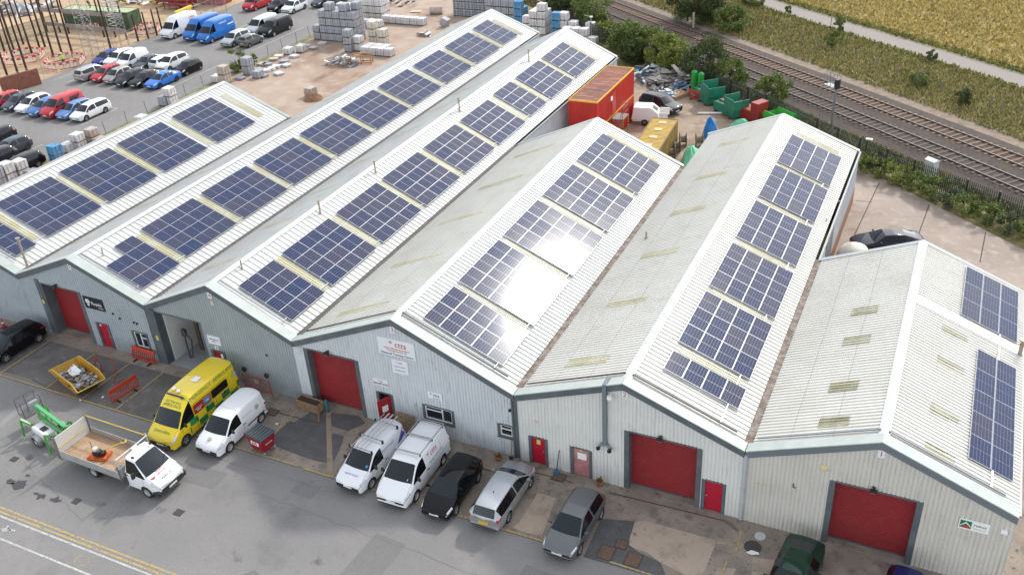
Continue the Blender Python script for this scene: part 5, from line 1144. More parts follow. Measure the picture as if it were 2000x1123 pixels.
for s in (0, .95): MB().bar((s - .45, -3.2, 0), (s - .45, -.6, 2.6), .08, .22).obj('stringer', DKS, st_)
for i in range(11): MB().box(-.42, .47, -3.1 + i * .235, -2.9 + i * .235, .2 + i * .235, .24 + i * .235).obj('tread', DKS, st_)
MB().box(-.5, .6, -.6, 1.0, 2.56, 2.62).obj('landing', mat('landing_grey', (.25, .22, .2), .7), st_)
mb = MB()
for x in (-.5 + 1.05,):
    for a, b in (((x, -3.2, 1.0), (x, -.6, 3.6)), ((x, -.6, 3.6), (x, 1, 3.6)), ((x, -.6, 3.1), (x, 1, 3.1)), ((x, 1, 3.6), (x - 1, 1, 3.6))): mb.tube(a, b, .025, n=6)
    for y, z in ((-3.2, 0), (-2.0, 1.2), (-.6, 2.6), (1, 2.6)): mb.tube((x, y, z), (x, y, z + 1), .025, n=6)
mb.obj('handrail', DKS, st_)
for y in (-.5, .95): MB().box(.5, .58, y - .04, y + .04, 0, 2.56).obj('landing_leg', mat('hazard_leg', (.5, .38, .05), .6, layers=[((.03, .03, .03), 3, .48, .52, (.01, .01, 3))]), st_)
YSK = mat('container_yellow', (.52, .33, .04), .6, layers=[((.4, .26, .06), 1.5, .45, .65)]); YSD = mat('container_brown_yellow', (.3, .19, .04), .65, layers=[((.2, .13, .04), 1.5, .45, .65)])
c3 = container('shipping_container', 'weathered yellow container standing lengthways behind the unit 3 gable', (-5.4, 40.3, 0), R(94), 7.9, 2.35, 2.55, YSD, YSK, mat('container_rim_brown', (.25, .17, .08), .7))
for x in (-2.4, -.6, 1.2, 2.9): MB().box(x - .28, x + .28, -.35, .35, 2.53, 2.56).obj('roof_hatch', mat('hatch_tan', (.5, .4, .2), .6), c3)
vehicle('suv_car', 'suv', 'dark green four by four with silver roof parked in the scrap yard', 'car', paint('fourbyfour', (.02, .028, .032)), (-8.75, 52.6, 0), R(-23), rails=True)
tr = thing('works_trailer', 'white box trailer with sloped lid beside the dark four by four', 'trailer', (-8.9, 49.1, 0), R(10))
mb = MB(); mb.add([(-1.5, -.85, .5), (1.1, -.85, .5), (1.1, .85, .5), (-1.5, .85, .5), (-1.3, -.8, 1.75), (.4, -.8, 1.75), (1.1, -.8, 1.2), (-1.3, .8, 1.75), (.4, .8, 1.75), (1.1, .8, 1.2)], [(0, 1, 2, 3), (0, 4, 5, 6, 1), (3, 2, 9, 8, 7), (0, 3, 7, 4), (4, 7, 8, 5), (5, 8, 9, 6), (1, 6, 9, 2)])
mb.obj('body', WHT, tr, bevel=.06, seg=2, smooth=40); MB().cbox((.72, 0, 1.5), (.6, .8, .05), Matrix.Rotation(R(38), 3, 'Y')).obj('hatch', BLK, tr); MB().box(1.2, 2.0, -.8, -.74, .6, 1.3).box(1.1, 2.0, .74, .8, .6, 1.3).obj('side_panel', WHT, tr)
for s in (-1, 1): link('wheel', wheel_mesh(.3, .2, True)[0], tr, (-.2, s * .9, .3))
# green and red skips
def skip(name, lab, c, rz, L, W, H, m, im=None, slope=.35, cat='skip', z0=.12):
    t = thing(name, lab, cat, (c[0], c[1], 0), R(rz)); x, y = L / 2, W / 2; w_ = .05
    for s in (-1, 1):
        q = [(-x + slope, s * y * .85, z0), (x - slope, s * y * .85, z0), (x, s * y, H * .72), (x - .35, s * y, H), (-x + .35, s * y, H), (-x, s * y, H * .72)]
        q2 = [(a, b - s * w_, c_) for a, b, c_ in q]; n = 6
        MB().add(q + q2, [tuple(range(n)), tuple(range(2 * n - 1, n - 1, -1))] + [(i, (i + 1) % n, n + (i + 1) % n, n + i) for i in range(n)]).obj('side', [m] , t)
    for s in (-1, 1):
        MB().add([(s * (x - slope), -y * .85 + w_, z0), (s * (x - slope), y * .85 - w_, z0), (s * x, y - w_, H * .72), (s * x, -y + w_, H * .72), (s * (x - slope - w_), -y * .85 + w_, z0), (s * (x - slope - w_), y * .85 - w_, z0), (s * (x - w_), y - w_, H * .72), (s * (x - w_), -y + w_, H * .72)],
                 [(0, 1, 2, 3), (7, 6, 5, 4), (0, 4, 5, 1), (1, 5, 6, 2), (2, 6, 7, 3), (3, 7, 4, 0)]).obj('end', m, t)
    MB().box(-x + slope, x - slope, -y * .85, y * .85, z0 - .05, z0).obj('floor', im or m, t); return t
SKG = mat('skip_green', (.015, .2, .12), .5, layers=[((.01, .13, .08), 1.5, .45, .65), ((.18, .12, .08), 3, .62, .75)]); SKR = mat('skip_red', (.3, .02, .015), .55, layers=[((.2, .03, .02), 2, .45, .65)]); SKB = mat('bright_green_steel', (.05, .4, .06), .5)
def compactor(lab, c, rz, m, m2, s=1.):
    t = thing('waste_compactor', lab, 'compactor', (c[0], c[1], 0), R(rz)); t.scale = (s, s, s)
    MB().add([(-1.6, -.8, .15), (1.6, -.8, .15), (1.6, .8, .15), (-1.6, .8, .15), (-1.6, -.8, .9), (1.6, -.8, 1.25), (1.6, .8, 1.25), (-1.6, .8, .9)], [(0, 3, 2, 1), (4, 5, 6, 7), (0, 1, 5, 4), (1, 2, 6, 5), (2, 3, 7, 6), (3, 0, 4, 7)]).obj('ram_housing', m, t, bevel=.03)
    MB().box(.2, .26, -.85, .85, 1.15, 2.0).box(1.7, 1.76, -.85, .85, .9, 1.75).box(.2, 1.7, -.85, -.8, 1.1, 1.9).obj('hopper', m, t)
    MB().box(-1.2, -.4, -.4, .4, .95, 1.15).obj('hydraulic_pack', m2, t); 
    for x in (-1.2, 1.2): MB().box(x - .1, x + .1, -.9, .9, 0, .15).obj('skid', DKS, t)
    return t
compactor('green compactor with a tall open hopper, nearest the dark trees', tuple(G(1382, 196))[:2], -50, SKG, DKS, 1.1); compactor('green compactor in the middle between another green one and the red one', tuple(G(1425, 222))[:2], -42, SKG, DKS, 1.05)
rc = thing('waste_compactor', 'red compactor with a tall block at one end by the railway fence', 'compactor', tuple(G(1468, 233)), R(-30)); MB().box(-1.4, .4, -.75, .75, .15, 1.1).obj('ram_housing', SKR, rc, bevel=.03); MB().box(.4, 1.3, -.75, .75, .15, 2.0).obj('power_unit', SKR, rc, bevel=.03); MB().box(-1.3, .35, -.6, .6, 1.1, 1.13).obj('worn_top', mat('orange_rust', (.35, .12, .05), .8), rc)
skip('skip', 'bright green open skip behind the unit 2 gable beside the fence', (3.3, 51.6), -38, 3.4, 1.7, 1.4, SKB)
for i, (x, y) in enumerate(((-7.0, 58.6), (-6.2, 58.2))): tag(MB().tube((0, 0, 0), (0, 0, 2.2), .32, n=16).tube((0, 0, 2.2), (0, 0, 2.35), .32, .15, n=16).obj('gas_tank', mat('tank_green', (.02, .3, .05), .5), None, (x, y, 0), smooth=40), ['bright green upright tube tank on the left of a pair', 'bright green upright tube tank on the right of a pair'][i], 'tank', 'green tube tanks')
tag(MB().tube((0, 0, .12), (2.4, .7, .14), .09).obj('white_pipe', WHT, None, (-4.9, 52.6, 0)), 'white plastic pipe lying on the dirt before the green compactors', 'pipe')
def barrier(name, lab, loc, rz, L=2.0, H=1.0, m=None, tilt=0, group=None, feet=True):
    t = thing(name, lab, 'barrier', loc, rz, group); m = m or mat('barrier_orange_red', (.5, .05, .02), .55)
    mb = MB(); x = L / 2
    mb.box(-x, x, -.025, .025, H - .28, H).box(-x, x, -.026, .026, .12, .22).box(-x, -x + .07, -.03, .03, .1, H - .28).box(x - .07, x, -.03, .03, .1, H - .28)
    n = int(L / .17)
    for i in range(1, n): a = -x + i * L / n; mb.box(a - .022, a + .022, -.02, .02, .22, H - .28)
    p = mb.obj('panel', m, t)
    if tilt: p.rotation_euler = (R(tilt), 0, 0)
    if feet:
        for s in (-.62, .62): MB().box(s * x - .05, s * x + .05, -.28, .28, .0, .07).obj('foot', BLK, t)
    return t
barrier('plastic_barrier', 'orange plastic barrier standing by the compactors', (-6.2, 56.4, 0), R(-20), 1.7, 1.0)
barrier('plastic_barrier', 'red plastic barrier standing alone beside a yellow bay line near the skip', G(243, 779, .0) + Vector((-.15, .3, 0)), R(82), 2.0, 1.0)
barrier('plastic_barrier', 'red plastic barrier leaning on the wall below the window of unit 5', (-26.6, -.45, 0), R(-2), 2.0, .95, tilt=-14)
# galvanised red pedestrian barrier by the ambulance
pb = thing('pedestrian_barrier', 'red metal crowd barrier hooked over black stands against the unit 4 wall', 'barrier', (-17.35, -.3, 0), R(-2)); RBR = mat('barrier_red_paint', (.45, .02, .02), .45)
mb = MB(); mb.tube((-1.05, 0, 1.05), (1.05, 0, 1.05), .02).tube((-1.05, 0, .2), (1.05, 0, .2), .02).tube((-1.05, 0, .0), (-1.05, 0, 1.05), .02).tube((1.05, 0, 0), (1.05, 0, 1.05), .02)
for i in range(1, 18): mb.tube((-1.05 + i * .1167, 0, .2), (-1.05 + i * .1167, 0, 1.05), .009, n=5)
mb.obj('rails', RBR, pb); MB().box(-.18, .18, -.03, -.02, .65, .95).obj('warning_plate', mat('warn_plate', (.5, .3, .2), .5), pb)
for x in (-.95, .8): MB().lathe([(.1, -.05), (.16, -.04), (.16, .04), (.1, .05)], (x, .12, 1.35), 'Y', 16).obj('tyre_buffer', TYRE, pb)
# ---- yellow skip with rubble in the front yard ----
SKY = mat('skip_ochre', (.5, .27, .02), .5, layers=[((.42, .2, .015), 1.5, .45, .65), ((.2, .1, .03), 3, .62, .72)], obj=True)
sk = thing('skip', 'ochre yellow builders skip filled with grey rubble and white panels', 'skip', (-28.68, -3.8, -.01), R(-16))
def frust(mb, a, b, z0, z1, m=0): return mb
x0, x1, y0, y1, H = -.95, .95, -.72, .72, 1.25
def wall3(name, pts, n, m):
    q = [Vector(p) for p in pts]; d = Vector(n).normalized() * .045; k = len(q)
    return MB().add([p for p in q] + [p - d for p in q], [tuple(range(k)), tuple(range(2 * k - 1, k - 1, -1))] + [(i, (i + 1) % k, k + (i + 1) % k, k + i) for i in range(k)]).obj(name, m, sk, bevel=.008)
X, Y = 1.9, .9; T = 1.15
for s in (-1, 1): wall3('side', [(-.95, s * .72, .1), (.95, s * .72, .1), (X, s * Y, .75), (1.25, s * Y, T), (-1.25, s * Y, T), (-X, s * Y, .75)], (0, s, .2), SKY)
for s in (-1, 1): wall3('end', [(s * .95, -.72, .1), (s * .95, .72, .1), (s * X, Y, .75), (s * X, -Y, .75)], (s, 0, .5), SKY)
MB().box(-.95, .95, -.72, .72, .06, .12).obj('floor', SKY, sk)
mb = MB()
for s in (-1, 1):
    for a, b in (((-1.25, s * Y, T), (1.25, s * Y, T)), ((1.25, s * Y, T), (X, s * Y, .75)), ((-1.25, s * Y, T), (-X, s * Y, .75))): mb.tube(a, b, .035, n=6)
    mb.tube((s * X, -Y, .75), (s * X, Y, .75), .035, n=6)
mb.obj('rim', mat('skip_rim', (.6, .4, .06), .5), sk)
MB().box(-.5, .5, -.83, -.8, .5, .7).obj('faded_lettering', mat('skip_dark', (.25, .1, .02), .6), sk)
for x in (-.7, .7): MB().tube((x, -.93, .7), (x, -.78, .7), .05).obj('lifting_lug', DKS, sk)
random.seed(7); M3 = lambda: Matrix.Rotation(random.uniform(0, 6), 3, 'Z') @ Matrix.Rotation(random.uniform(-.5, .5), 3, 'X') @ Matrix.Rotation(random.uniform(-.4, .4), 3, 'Y')
mb = MB()
for i in range(150): mb.cbox((random.uniform(-1.15, 1.2), random.uniform(-.68, .68), random.uniform(.3, .72)), (random.uniform(.1, .35), random.uniform(.08, .3), random.uniform(.03, .12)), M3(), random.choice((0, 0, 0, 1, 2)))
tag(mb.obj('rubble', [mat('rubble_grey', (.3, .32, .33), .9), mat('rubble_tan', (.35, .28, .2), .9), mat('rubble_pale', (.48, .5, .5), .8)], None, (-28.68, -3.8, 0), R(-16)), 'grey broken rubble heaped inside the yellow skip', 'rubble', kind='stuff')
tag(MB().cbox((-.35, .05, .85), (.75, .55, .04), Matrix.Rotation(.25, 3, 'X') @ Matrix.Rotation(.2, 3, 'Y')).cbox((-.05, -.1, .87), (.5, .5, .04), Matrix.Rotation(-.2, 3, 'X')).obj('folded_sheet', WHT, None, (-28.68, -3.8, 0), R(-16)), 'folded white board lying on the skip rubble', 'board')
mb = MB()
for i in range(4): mb.cbox((-.95 + i * .1, .35 - i * .12, .8 + .02 * i), (.45, .12, .12), Matrix.Rotation(.8 * i, 3, 'Z'))
tag(mb.obj('foam_offcuts', mat('foam_cream', (.6, .57, .42), .8), None, (-28.68, -3.8, 0), R(-16), bevel=.03), 'cream foam offcuts at the open end of the skip', 'foam')
fr = thing('folding_frame', 'orange steel A-frame stands collapsed beside the yellow skip', 'frame', (-28.2, -2.2, 0), R(20)); OST = mat('orange_steel', (.45, .06, .03), .5)
MB().bar((-.1, 0, .05), (-.35, .1, 1.2), .05).bar((-.35, .1, 1.2), (-.55, -.35, .05), .05).bar((-.1, 0, .05), (-.55, -.35, .05), .05).obj('near_stand', OST, fr); MB().bar((.5, .3, .05), (1.3, -1.0, .35), .05).bar((.5, .3, .05), (.35, .5, .9), .05).bar((1.3, -1.0, .35), (1.2, -1.2, .05), .05).obj('far_stand', OST, fr)
tag(MB().cbox((0, 0, .35), (.8, .04, .7), Matrix.Rotation(-.35, 3, 'X')).obj('grey_board', mat('grey_board', (.35, .36, .38), .6), None, (-28.75, -2.45, 0), R(10)), 'grey board propped behind the yellow skip', 'board')
# timber pallets against the wall, pots, brooms
def pallet(loc, rot, lab, s=1.2):
    t = thing('wooden_pallet', lab, 'pallet', loc, 0); t.rotation_euler = rot
    for i in range(7): MB().box(-s / 2, s / 2, -.5 + i * .155, -.5 + i * .155 + .1, .1, .12).obj('deck_board', WOOD, t)
    for x in (-s / 2 + .05, 0, s / 2 - .05): MB().box(x - .05, x + .05, -.5, .53, 0, .1).obj('bearer', WOOD, t)
    return t
pallet((-6.95, -.2, .62), (R(78), 0, R(2)), 'wooden pallet leaning upright beside the open red reception door')
pp = thing('timber_planter', 'long low crate of pallet timber at the left of the unit 3 shutter', 'crate', (-13.3, -.5, 0), R(-4))
for i in range(4): MB().box(-.9, .75, -.3, -.26, .05 + i * .15, .17 + i * .15).obj('slat', WOOD, pp)
MB().box(-.9, .75, .26, .3, .05, .62).box(-.9, -.86, -.26, .26, .05, .62).box(.71, .75, -.26, .26, .05, .62).obj('back_and_ends', WOOD, pp); MB().box(-.86, .71, -.26, .26, .45, .5).obj('contents', mat('dark_soil', (.05, .04, .03), .95), pp)
tag(MB().tube((0, 0, .05), (.5, -.75, .08), .035).obj('timber_post', mat('orange_timber', (.4, .2, .08), .8), None, (-12.6, -.7, .02)), 'orange timber batten lying by the crate', 'timber')
tag(MB().tube((0, 0, 0), (0, 0, .7), .09, n=12).obj('gas_bottle', mat('teal_bottle', (.02, .2, .25), .5), None, (-12.35, -.25, 0), smooth=40), 'teal cylinder standing between the crate and the red shutter', 'cylinder')
def broom(loc, rz, lab, hm, tilt=8):
    t = thing('broom', lab, 'broom', loc, rz); p = MB().tube((0, 0, .25), (.1, .25, 1.45), .022).obj('handle', BLK, t); MB().box(-.16, .16, -.08, .08, .0, .25).obj('head', hm, t, bevel=.02)
broom((2.35, -.35, 0), 0, 'black handled broom with blue head beside the left red door of unit 2', mat('broom_blue', (.03, .15, .25), .7))
sh = thing('shovel', 'wooden handled shovel in the corner between units 3 and 2', 'shovel', (-.32, -.3, 0), 0); MB().tube((0, 0, .3), (.02, .2, 1.3), .03).obj('handle', WOOD, sh); MB().box(-.1, .1, -.03, .03, 0, .32).obj('blade', BLK, sh)
def pot(x, y, lab, h=.28, plant=True):
    t = thing('plant_pot', lab, 'plant pot', (x, y, 0), 0); MB().lathe([(0, 0), (.13, 0), (.19, h), (.21, h), (.21, h + .04), (.17, h + .04), (.16, h - .03), (0, h - .03)], (0, 0, 0), 'Z', 16).obj('pot', mat('terracotta', (.35, .13, .06), .85), t, smooth=40)
    if plant:
        mb = MB(); random.seed(int(x * 10))
        for i in range(26): a = random.uniform(0, 6.28); r = random.uniform(.02, .18); p = Vector((r * math.cos(a), r * math.sin(a), h)); q = p + Vector((random.uniform(-.1, .1), random.uniform(-.1, .1), random.uniform(.1, .35))); n = Vector((.03, 0, 0)); mb.add([p - n, p + n, q], [(0, 1, 2)])
        mb.obj('plant', mat('dry_leaf', (.12, .13, .04), .8), t)
pot(-.95, -.55, 'orange terracotta pot in the corner beside the shovel'); pot(4.75, -.35, 'terracotta pot with a dry plant right of the faded pink door')
tag(MB().tube((0, 0, 0), (0, 0, .06), .26, n=22).obj('wheel_cover', mat('cover_grey', (.5, .5, .5), .5), None, (13.1, -.8, 0)), 'pale round wheel cover lying by the grey drainpipe', 'wheel cover')
tag(MB().tube((0, 0, 0), (0, 0, .025), .4, n=24).obj('manhole_cover', DRN, None, (*tuple(G(1470, 1068))[:2], .012)), 'round iron manhole between the pale slabs near the green coupe', 'manhole cover')
tag(MB().flat([(-.3, -.1), (-.05, -.16), (.3, 0), (.25, .12), (-.1, .14)], 0).obj('litter_sheet', WHT, None, (*tuple(G(1470, 1080))[:2], .045)), 'crumpled white sheet lying over the round manhole', 'litter')
for i, (x, y, l) in enumerate(((541, 828, 'white paper scrap near the red bin bay line'), (157, 782, 'white scrap below the yellow skip'), (201, 776, 'small white scrap between the skip and red barrier'), (593, 798, 'white scrap by the timber crate'))):
    c = G(x, y); tag(MB().cbox((0, 0, .03), (.14, .1, .05), M3()).obj('litter', WHT, None, (c.x, c.y, 0)), l, 'litter')
tag(MB().box(-.5, .5, -.04, .04, 0, .07).obj('steel_offcut', mat('offcut', (.14, .12, .1), .8), None, (11.6, -.6, 0), R(-28)), 'dark steel offcut on the ground at the foot of the drainpipe', 'offcut')
# traffic cones by the left wall
for x, y, l in ((-37.6, -.7, 'red cone near the wall at the far left, closest to the black hatchback'), (-39.2, -.8, 'red cone at the far left behind the black hatchback')):
    t = thing('traffic_cone', l, 'cone', (x, y, 0)); MB().box(-.18, .18, -.18, .18, 0, .04).obj('base', BLK, t); MB().tube((0, 0, .04), (0, 0, .7), .13, .03, n=14).obj('cone', mat('cone_red', (.55, .04, .02), .5), t, smooth=40); MB().tube((0, 0, .35), (0, 0, .48), .087, .068, n=14).obj('white_band', WHT, t)
# drums and tarps between units 3 and 2
for i, (x, y, l) in enumerate(((*tuple(G(1312, 297, .6))[:2], 'wooden cable drum nearest the camera in a line of three'), (*tuple(G(1322, 284, .6))[:2], 'middle wooden cable drum of a line of three'), (*tuple(G(1334, 272, .6))[:2], 'far wooden cable drum next to the yellow container'), (*tuple(G(1366, 273, .6))[:2], 'grey cable drum beside the blue cover behind unit 2'))):
    t = thing('cable_drum', l, 'cable drum', (x, y, .6), R(20), 'cable drums'); dm = mat('drum_wood', (.2, .17, .12), .85)
    for s in (-.3, .3): MB().tube((s - .03, 0, 0), (s + .03, 0, 0), .6, n=22).obj('flange', dm, t)
    MB().tube((-.27, 0, 0), (.27, 0, 0), .3, n=16).obj('core', dm, t)
def heap(name, lab, cat, loc, r, h, m, seed=1, n=10):
    random.seed(seed); mb = MB(); k = 14; vs = [(0, 0, h)]
    for j, (rr, hh) in enumerate(((.35, .85), (.7, .5), (1, 0))):
        for i in range(k): a = 2 * PI * i / k; q = rr * random.uniform(.85, 1.12); vs.append((r[0] * q * math.cos(a), r[1] * q * math.sin(a), h * hh * random.uniform(.8, 1.15)))
    fs = [(0, 1 + i, 1 + (i + 1) % k) for i in range(k)] + [(1 + j * k + i, 1 + (j + 1) * k + i, 1 + (j + 1) * k + (i + 1) % k, 1 + j * k + (i + 1) % k) for j in range(2) for i in range(k)]
    mb.add(vs, fs); return tag(mb.obj(name, m, None, loc), lab, cat)
heap('blue_tarpaulin', 'bright blue tarpaulin cone draped over a load behind unit 2', 'tarpaulin', (*tuple(G(1386, 266))[:2], 0), (.75, .75), 1.9, mat('tarp_blue', (.01, .18, .5), .5), 3)
heap('green_tarpaulin', 'pale green tarpaulin heap between the two gables', 'tarpaulin', (*tuple(G(1350, 306, .3))[:2], 0), (.9, 1.5), 1.3, mat('tarp_green', (.15, .5, .3), .5), 4); heap('green_tarpaulin', 'pale green cover just showing behind the unit 2 roof', 'tarpaulin', (*tuple(G(1445, 252, .3))[:2], 0), (1.3, .9), 1.3, mat('tarp_green', (.15, .5, .3), .5), 5)
# scrap: timber, panels, crates by the bushes
def junk(name, lab, c, sx, sy, n, mats_, seed, sz=(.3, 1.6), h=.9):
    random.seed(seed); mb = MB()
    for i in range(n):
        x, y = random.uniform(-sx, sx), random.uniform(-sy, sy); z = random.uniform(.05, h * max(.15, 1 - (x / sx) ** 2 * .6 - (y / sy) ** 2 * .4))
        mb.cbox((x, y, z), (random.uniform(*sz), random.uniform(.06, .5), random.uniform(.03, .2)), M3(), random.randrange(len(mats_)))
    return tag(mb.obj(name, mats_, None, (c[0], c[1], 0)), lab, 'scrap heap', kind='stuff')
WD2 = mat('grey_timber', (.3, .27, .24), .85); PLS = mat('plastic_white', (.6, .62, .65), .5); PBL = mat('plastic_blue', (.05, .2, .4), .5); DRK = mat('scrap_dark', (.08, .075, .07), .7)
junk('scrap_pile', 'white and blue wrapped scrap behind the red containers', (-9.0, 60.3), 2.5, 2.6, 90, [PLS, PBL, WD2, DRK, PLS], 1); junk('timber_pile', 'heap of grey broken timber and steel in front of the bushes', (-9.8, 60.9), 2.8, 1.7, 120, [WD2, WD2, PLS, DRK], 2, (.6, 2.8), 1.2)
junk('scrap_pile', 'clear plastic and blue waste beside the red container corner', (-9.3, 56.0), 1.0, 1.6, 70, [PLS, PLS, PBL, WD2], 3, (.2, .9), .8); junk('scrap_pile', 'wrapped sheet stacks at the back right corner of the unit 4 roof', (-13.0, 62.2), 2.2, 2.2, 70, [PLS, PBL, DRK, PLS], 5, (.4, 1.6), 1.2)
tb = thing('board_stack', 'stack of orange brown boards lying flat near the four by four', 'boards', (-8.4, 56.9, 0), R(-25))
for i in range(4): MB().box(-.8 + .03 * i, .8 - .02 * i, -1.1, 1.1, i * .09, i * .09 + .07).obj('board', mat('board_orange', (.45, .26, .13), .8), tb)
ld = thing('aluminium_ladder', 'short pale ladder section lying by the compactors', 'ladder', (-6.9, 58.0, .15), R(-50))
MB().box(-1.1, 1.1, -.35, -.27, 0, .1).box(-1.1, 1.1, .27, .35, 0, .1).obj('rails', ALU, ld)
for i in range(4): MB().box(-.9 + i * .6, -.82 + i * .6, -.27, .27, .02, .08).obj('rung', ALU, ld)
# ---------------- block yard: wrapped packs on pallets ----------------
random.seed(11)
def wrapmat(n, c, c2, bump=.4): return mat('wrap_' + n, c, .55, layers=[(c2, 1.6, .42, .62), (tuple(min(1, k * 1.25) for k in c), 7, .5, .7)], bump=bump, bs=9, obj=True)
WRAPS = {'grey': wrapmat('grey', (.33, .34, .37), (.25, .26, .29)), 'white': wrapmat('white', (.62, .61, .6), (.48, .46, .46)), 'cream': wrapmat('cream', (.58, .54, .46), (.5, .45, .36)), 'blue': wrapmat('blue', (.05, .22, .42), (.12, .33, .52)), 'tan': wrapmat('tan', (.45, .38, .33), (.36, .29, .24))}
DSH = mat('hollow_dark', (.1, .12, .16), .7); _pk = {}
def pack_mesh(kind, v, hollow, h):
    key = (kind, v, hollow, h)
    if key in _pk: return _pk[key]
    rr = random.Random(str(key)); x, y = .54, .54; mb = MB(); n = 3; j = lambda s: rr.uniform(-s, s)
    b = [(-x + j(.03), -y + j(.03), .12), (x + j(.03), -y + j(.03), .12), (x + j(.03), y + j(.03), .12), (-x + j(.03), y + j(.03), .12)]
    t = [(-x + .03 + j(.03), -y + .03 + j(.03), h + j(.03)), (x - .03 + j(.03), -y + .03 + j(.03), h + j(.03)), (x - .03 + j(.03), y - .03 + j(.03), h + j(.03)), (-x + .03 + j(.03), y - .03 + j(.03), h + j(.03))]
    mb.add(b + t, [(0, 3, 2, 1), (4, 5, 6, 7), (0, 1, 5, 4), (1, 2, 6, 5), (2, 3, 7, 6), (3, 0, 4, 7)])
    if hollow:
        for k in (-.26, .26):
            for zz in (.34, .68):
                if zz + .2 < h: mb.box(k - .13, k + .13, -y - .012, -y + .02, zz - .1, zz + .12, 1)
    for k in (-.22, .24):
        mb.box(k - .014, k + .014, -y - .02, y + .02, h - .01, h + .018, 2); mb.box(k - .014, k + .014, -y - .022, -y + .01, .14, h, 2); mb.box(x - .02, x + .022, k - .014, k + .014, .14, h, 2)
    mb.box(-x - .012, x + .012, -y - .012, y + .012, .12 + (h - .12) * .5 - .008, .12 + (h - .12) * .5 + .008, 2)
    w_ = mb.mesh('wrapped_blocks', [WRAPS[kind], DSH, mat('strap_dark', (.12, .12, .13), .6)], bevel=.02, seg=1, smooth=40)
    p = MB()
    for k in (-.45, 0, .45): p.box(k - .05, k + .05, -.54, .54, 0, .1)
    p = p.mesh('pallet', WOOD); _pk[key] = (w_, p); return _pk[key]
def pack(x, y, z, kind, label, group, rz=0., hollow=False, h=.95, pal=True):
    w_, p = pack_mesh(kind, random.randrange(3), hollow, h)
    o = link('block_pack', w_, None, (x, y, z), rz + random.uniform(-.04, .04)); tag(o, label, 'block pack', group)
    if pal: link('pallet', p, o)
    return o
def stack(px, py, n, kind, label, group, **k):
    c = G(px, py); h = k['h'] = random.choice((.82, .9, .95, 1.02))
    for i in range(n): pack(c.x, c.y + .5, i * (h + .03), kind, label + (' ' if 0 else ''), group, **k)
def wall(p0, nx, ny, hs, kind, label, group, pitch=1.13, hollow=False, dy=1.15):
    c = G(*p0)
    for i in range(nx):
        for j in range(ny):
            n = hs[i] if isinstance(hs[i], int) else hs[i][j]
            for k in range(n): pack(c.x + i * pitch, c.y + .5 + j * dy, k * .98, kind, label, group, hollow=hollow)
wall((635, 80), 5, 2, [(4, 4), (5, 4), (4, 4), (5, 4), (4, 5)], 'grey', 'grey wrapped pack in the tall wall of stacks next to the car park fence', 'packs in the tall grey stack wall'); stack(620, 78, 2, 'grey', 'grey pack in the low stack at the left end of the tall grey wall', 'low packs beside the grey stack wall')
wall((668, 50), 6, 1, [3, 3, 3, 1, 1, 1], 'white', 'hollow ended white pack in the stepped stack behind the grey wall', 'hollow packs behind the grey wall', hollow=True)
wall((715, 40), 3, 2, [(3, 3), (3, 3), (3, 3)], 'white', 'plain white pack in the three high block of stacks behind the stepped one', 'plain white packs three high'); wall((752, 46), 6, 1, [1] * 6, 'white', 'pale pack in the long single row running into the yard', 'packs in the long single row')
stack(728, 88, 3, 'cream', 'cream pack in the stack of three alone in the middle of the yard', 'cream packs of three'); stack(747, 91, 2, 'cream', 'cream pack in the stack of two beside the cream stack of three', 'cream packs of two')
stack(680, 103, 3, 'grey', 'grey pack in the lone stack of three behind the timber frames', 'lone grey stack'); stack(698, 101, 2, 'white', 'white pack in the stack of two beside the lone grey stack', 'short white stack')
wall((712, 108), 4, 2, [(1, 1), (1, 1), (1, 1), (1, 0)], 'white', 'long white pack lying one high beside the timber frames', 'low white packs by the timber frames')
for (px, py, n, kd, lb) in ((560, 108, 1, 'white', 'white pack by the fence posts at the near end of the grey wall'), (585, 104, 1, 'white', 'off-white pack beside scattered slabs by the fence'), (482, 148, 2, 'grey', 'grey pack in the stack of two beside the green bush'), (500, 154, 1, 'grey', 'single grey pack standing next to the two high stack by the bush'), (436, 165, 2, 'tan', 'tan pack in the stack behind the far left roof corner'), (420, 163, 1, 'white', 'white pack left of the tan stack behind the far left roof'),
    (330, 207, 2, 'white', 'white pack in the stack of two half way along the far left ridge'), (318, 208, 1, 'grey', 'grey pack beside the stack of two half way along the far left ridge'), (272, 244, 1, 'white', 'white pack showing above the ridge right of the wrapped pair'), (178, 285, 2, 'tan', 'tan wrapped pack in the taller stack behind the far left ridge'), (150, 295, 2, 'white', 'white wrapped pack in the stack beside the tall tan one'), (192, 290, 1, 'tan', 'low tan pack right of the taller wrapped stacks'), (128, 300, 1, 'white', 'low white pack beside the blue wrapped pair'), (107, 322, 2, 'blue', 'blue wrapped pack in the stack by the black estate'),
    (38, 352, 2, 'white', 'white topped pack in the right stack in front of the black estate'), (14, 362, 2, 'white', 'white pack in the middle stack at the left edge'), (-8, 372, 2, 'grey', 'grey pack cut off by the left edge'), (60, 352, 1, 'grey', 'low grey pack right of the white stacks at the left'), (603, 190 , 1, 'tan', 'single tan pack beside a soil heap near the unit 5 roof')):
    stack(px, py, n, kd, lb, lb if n > 1 else None)
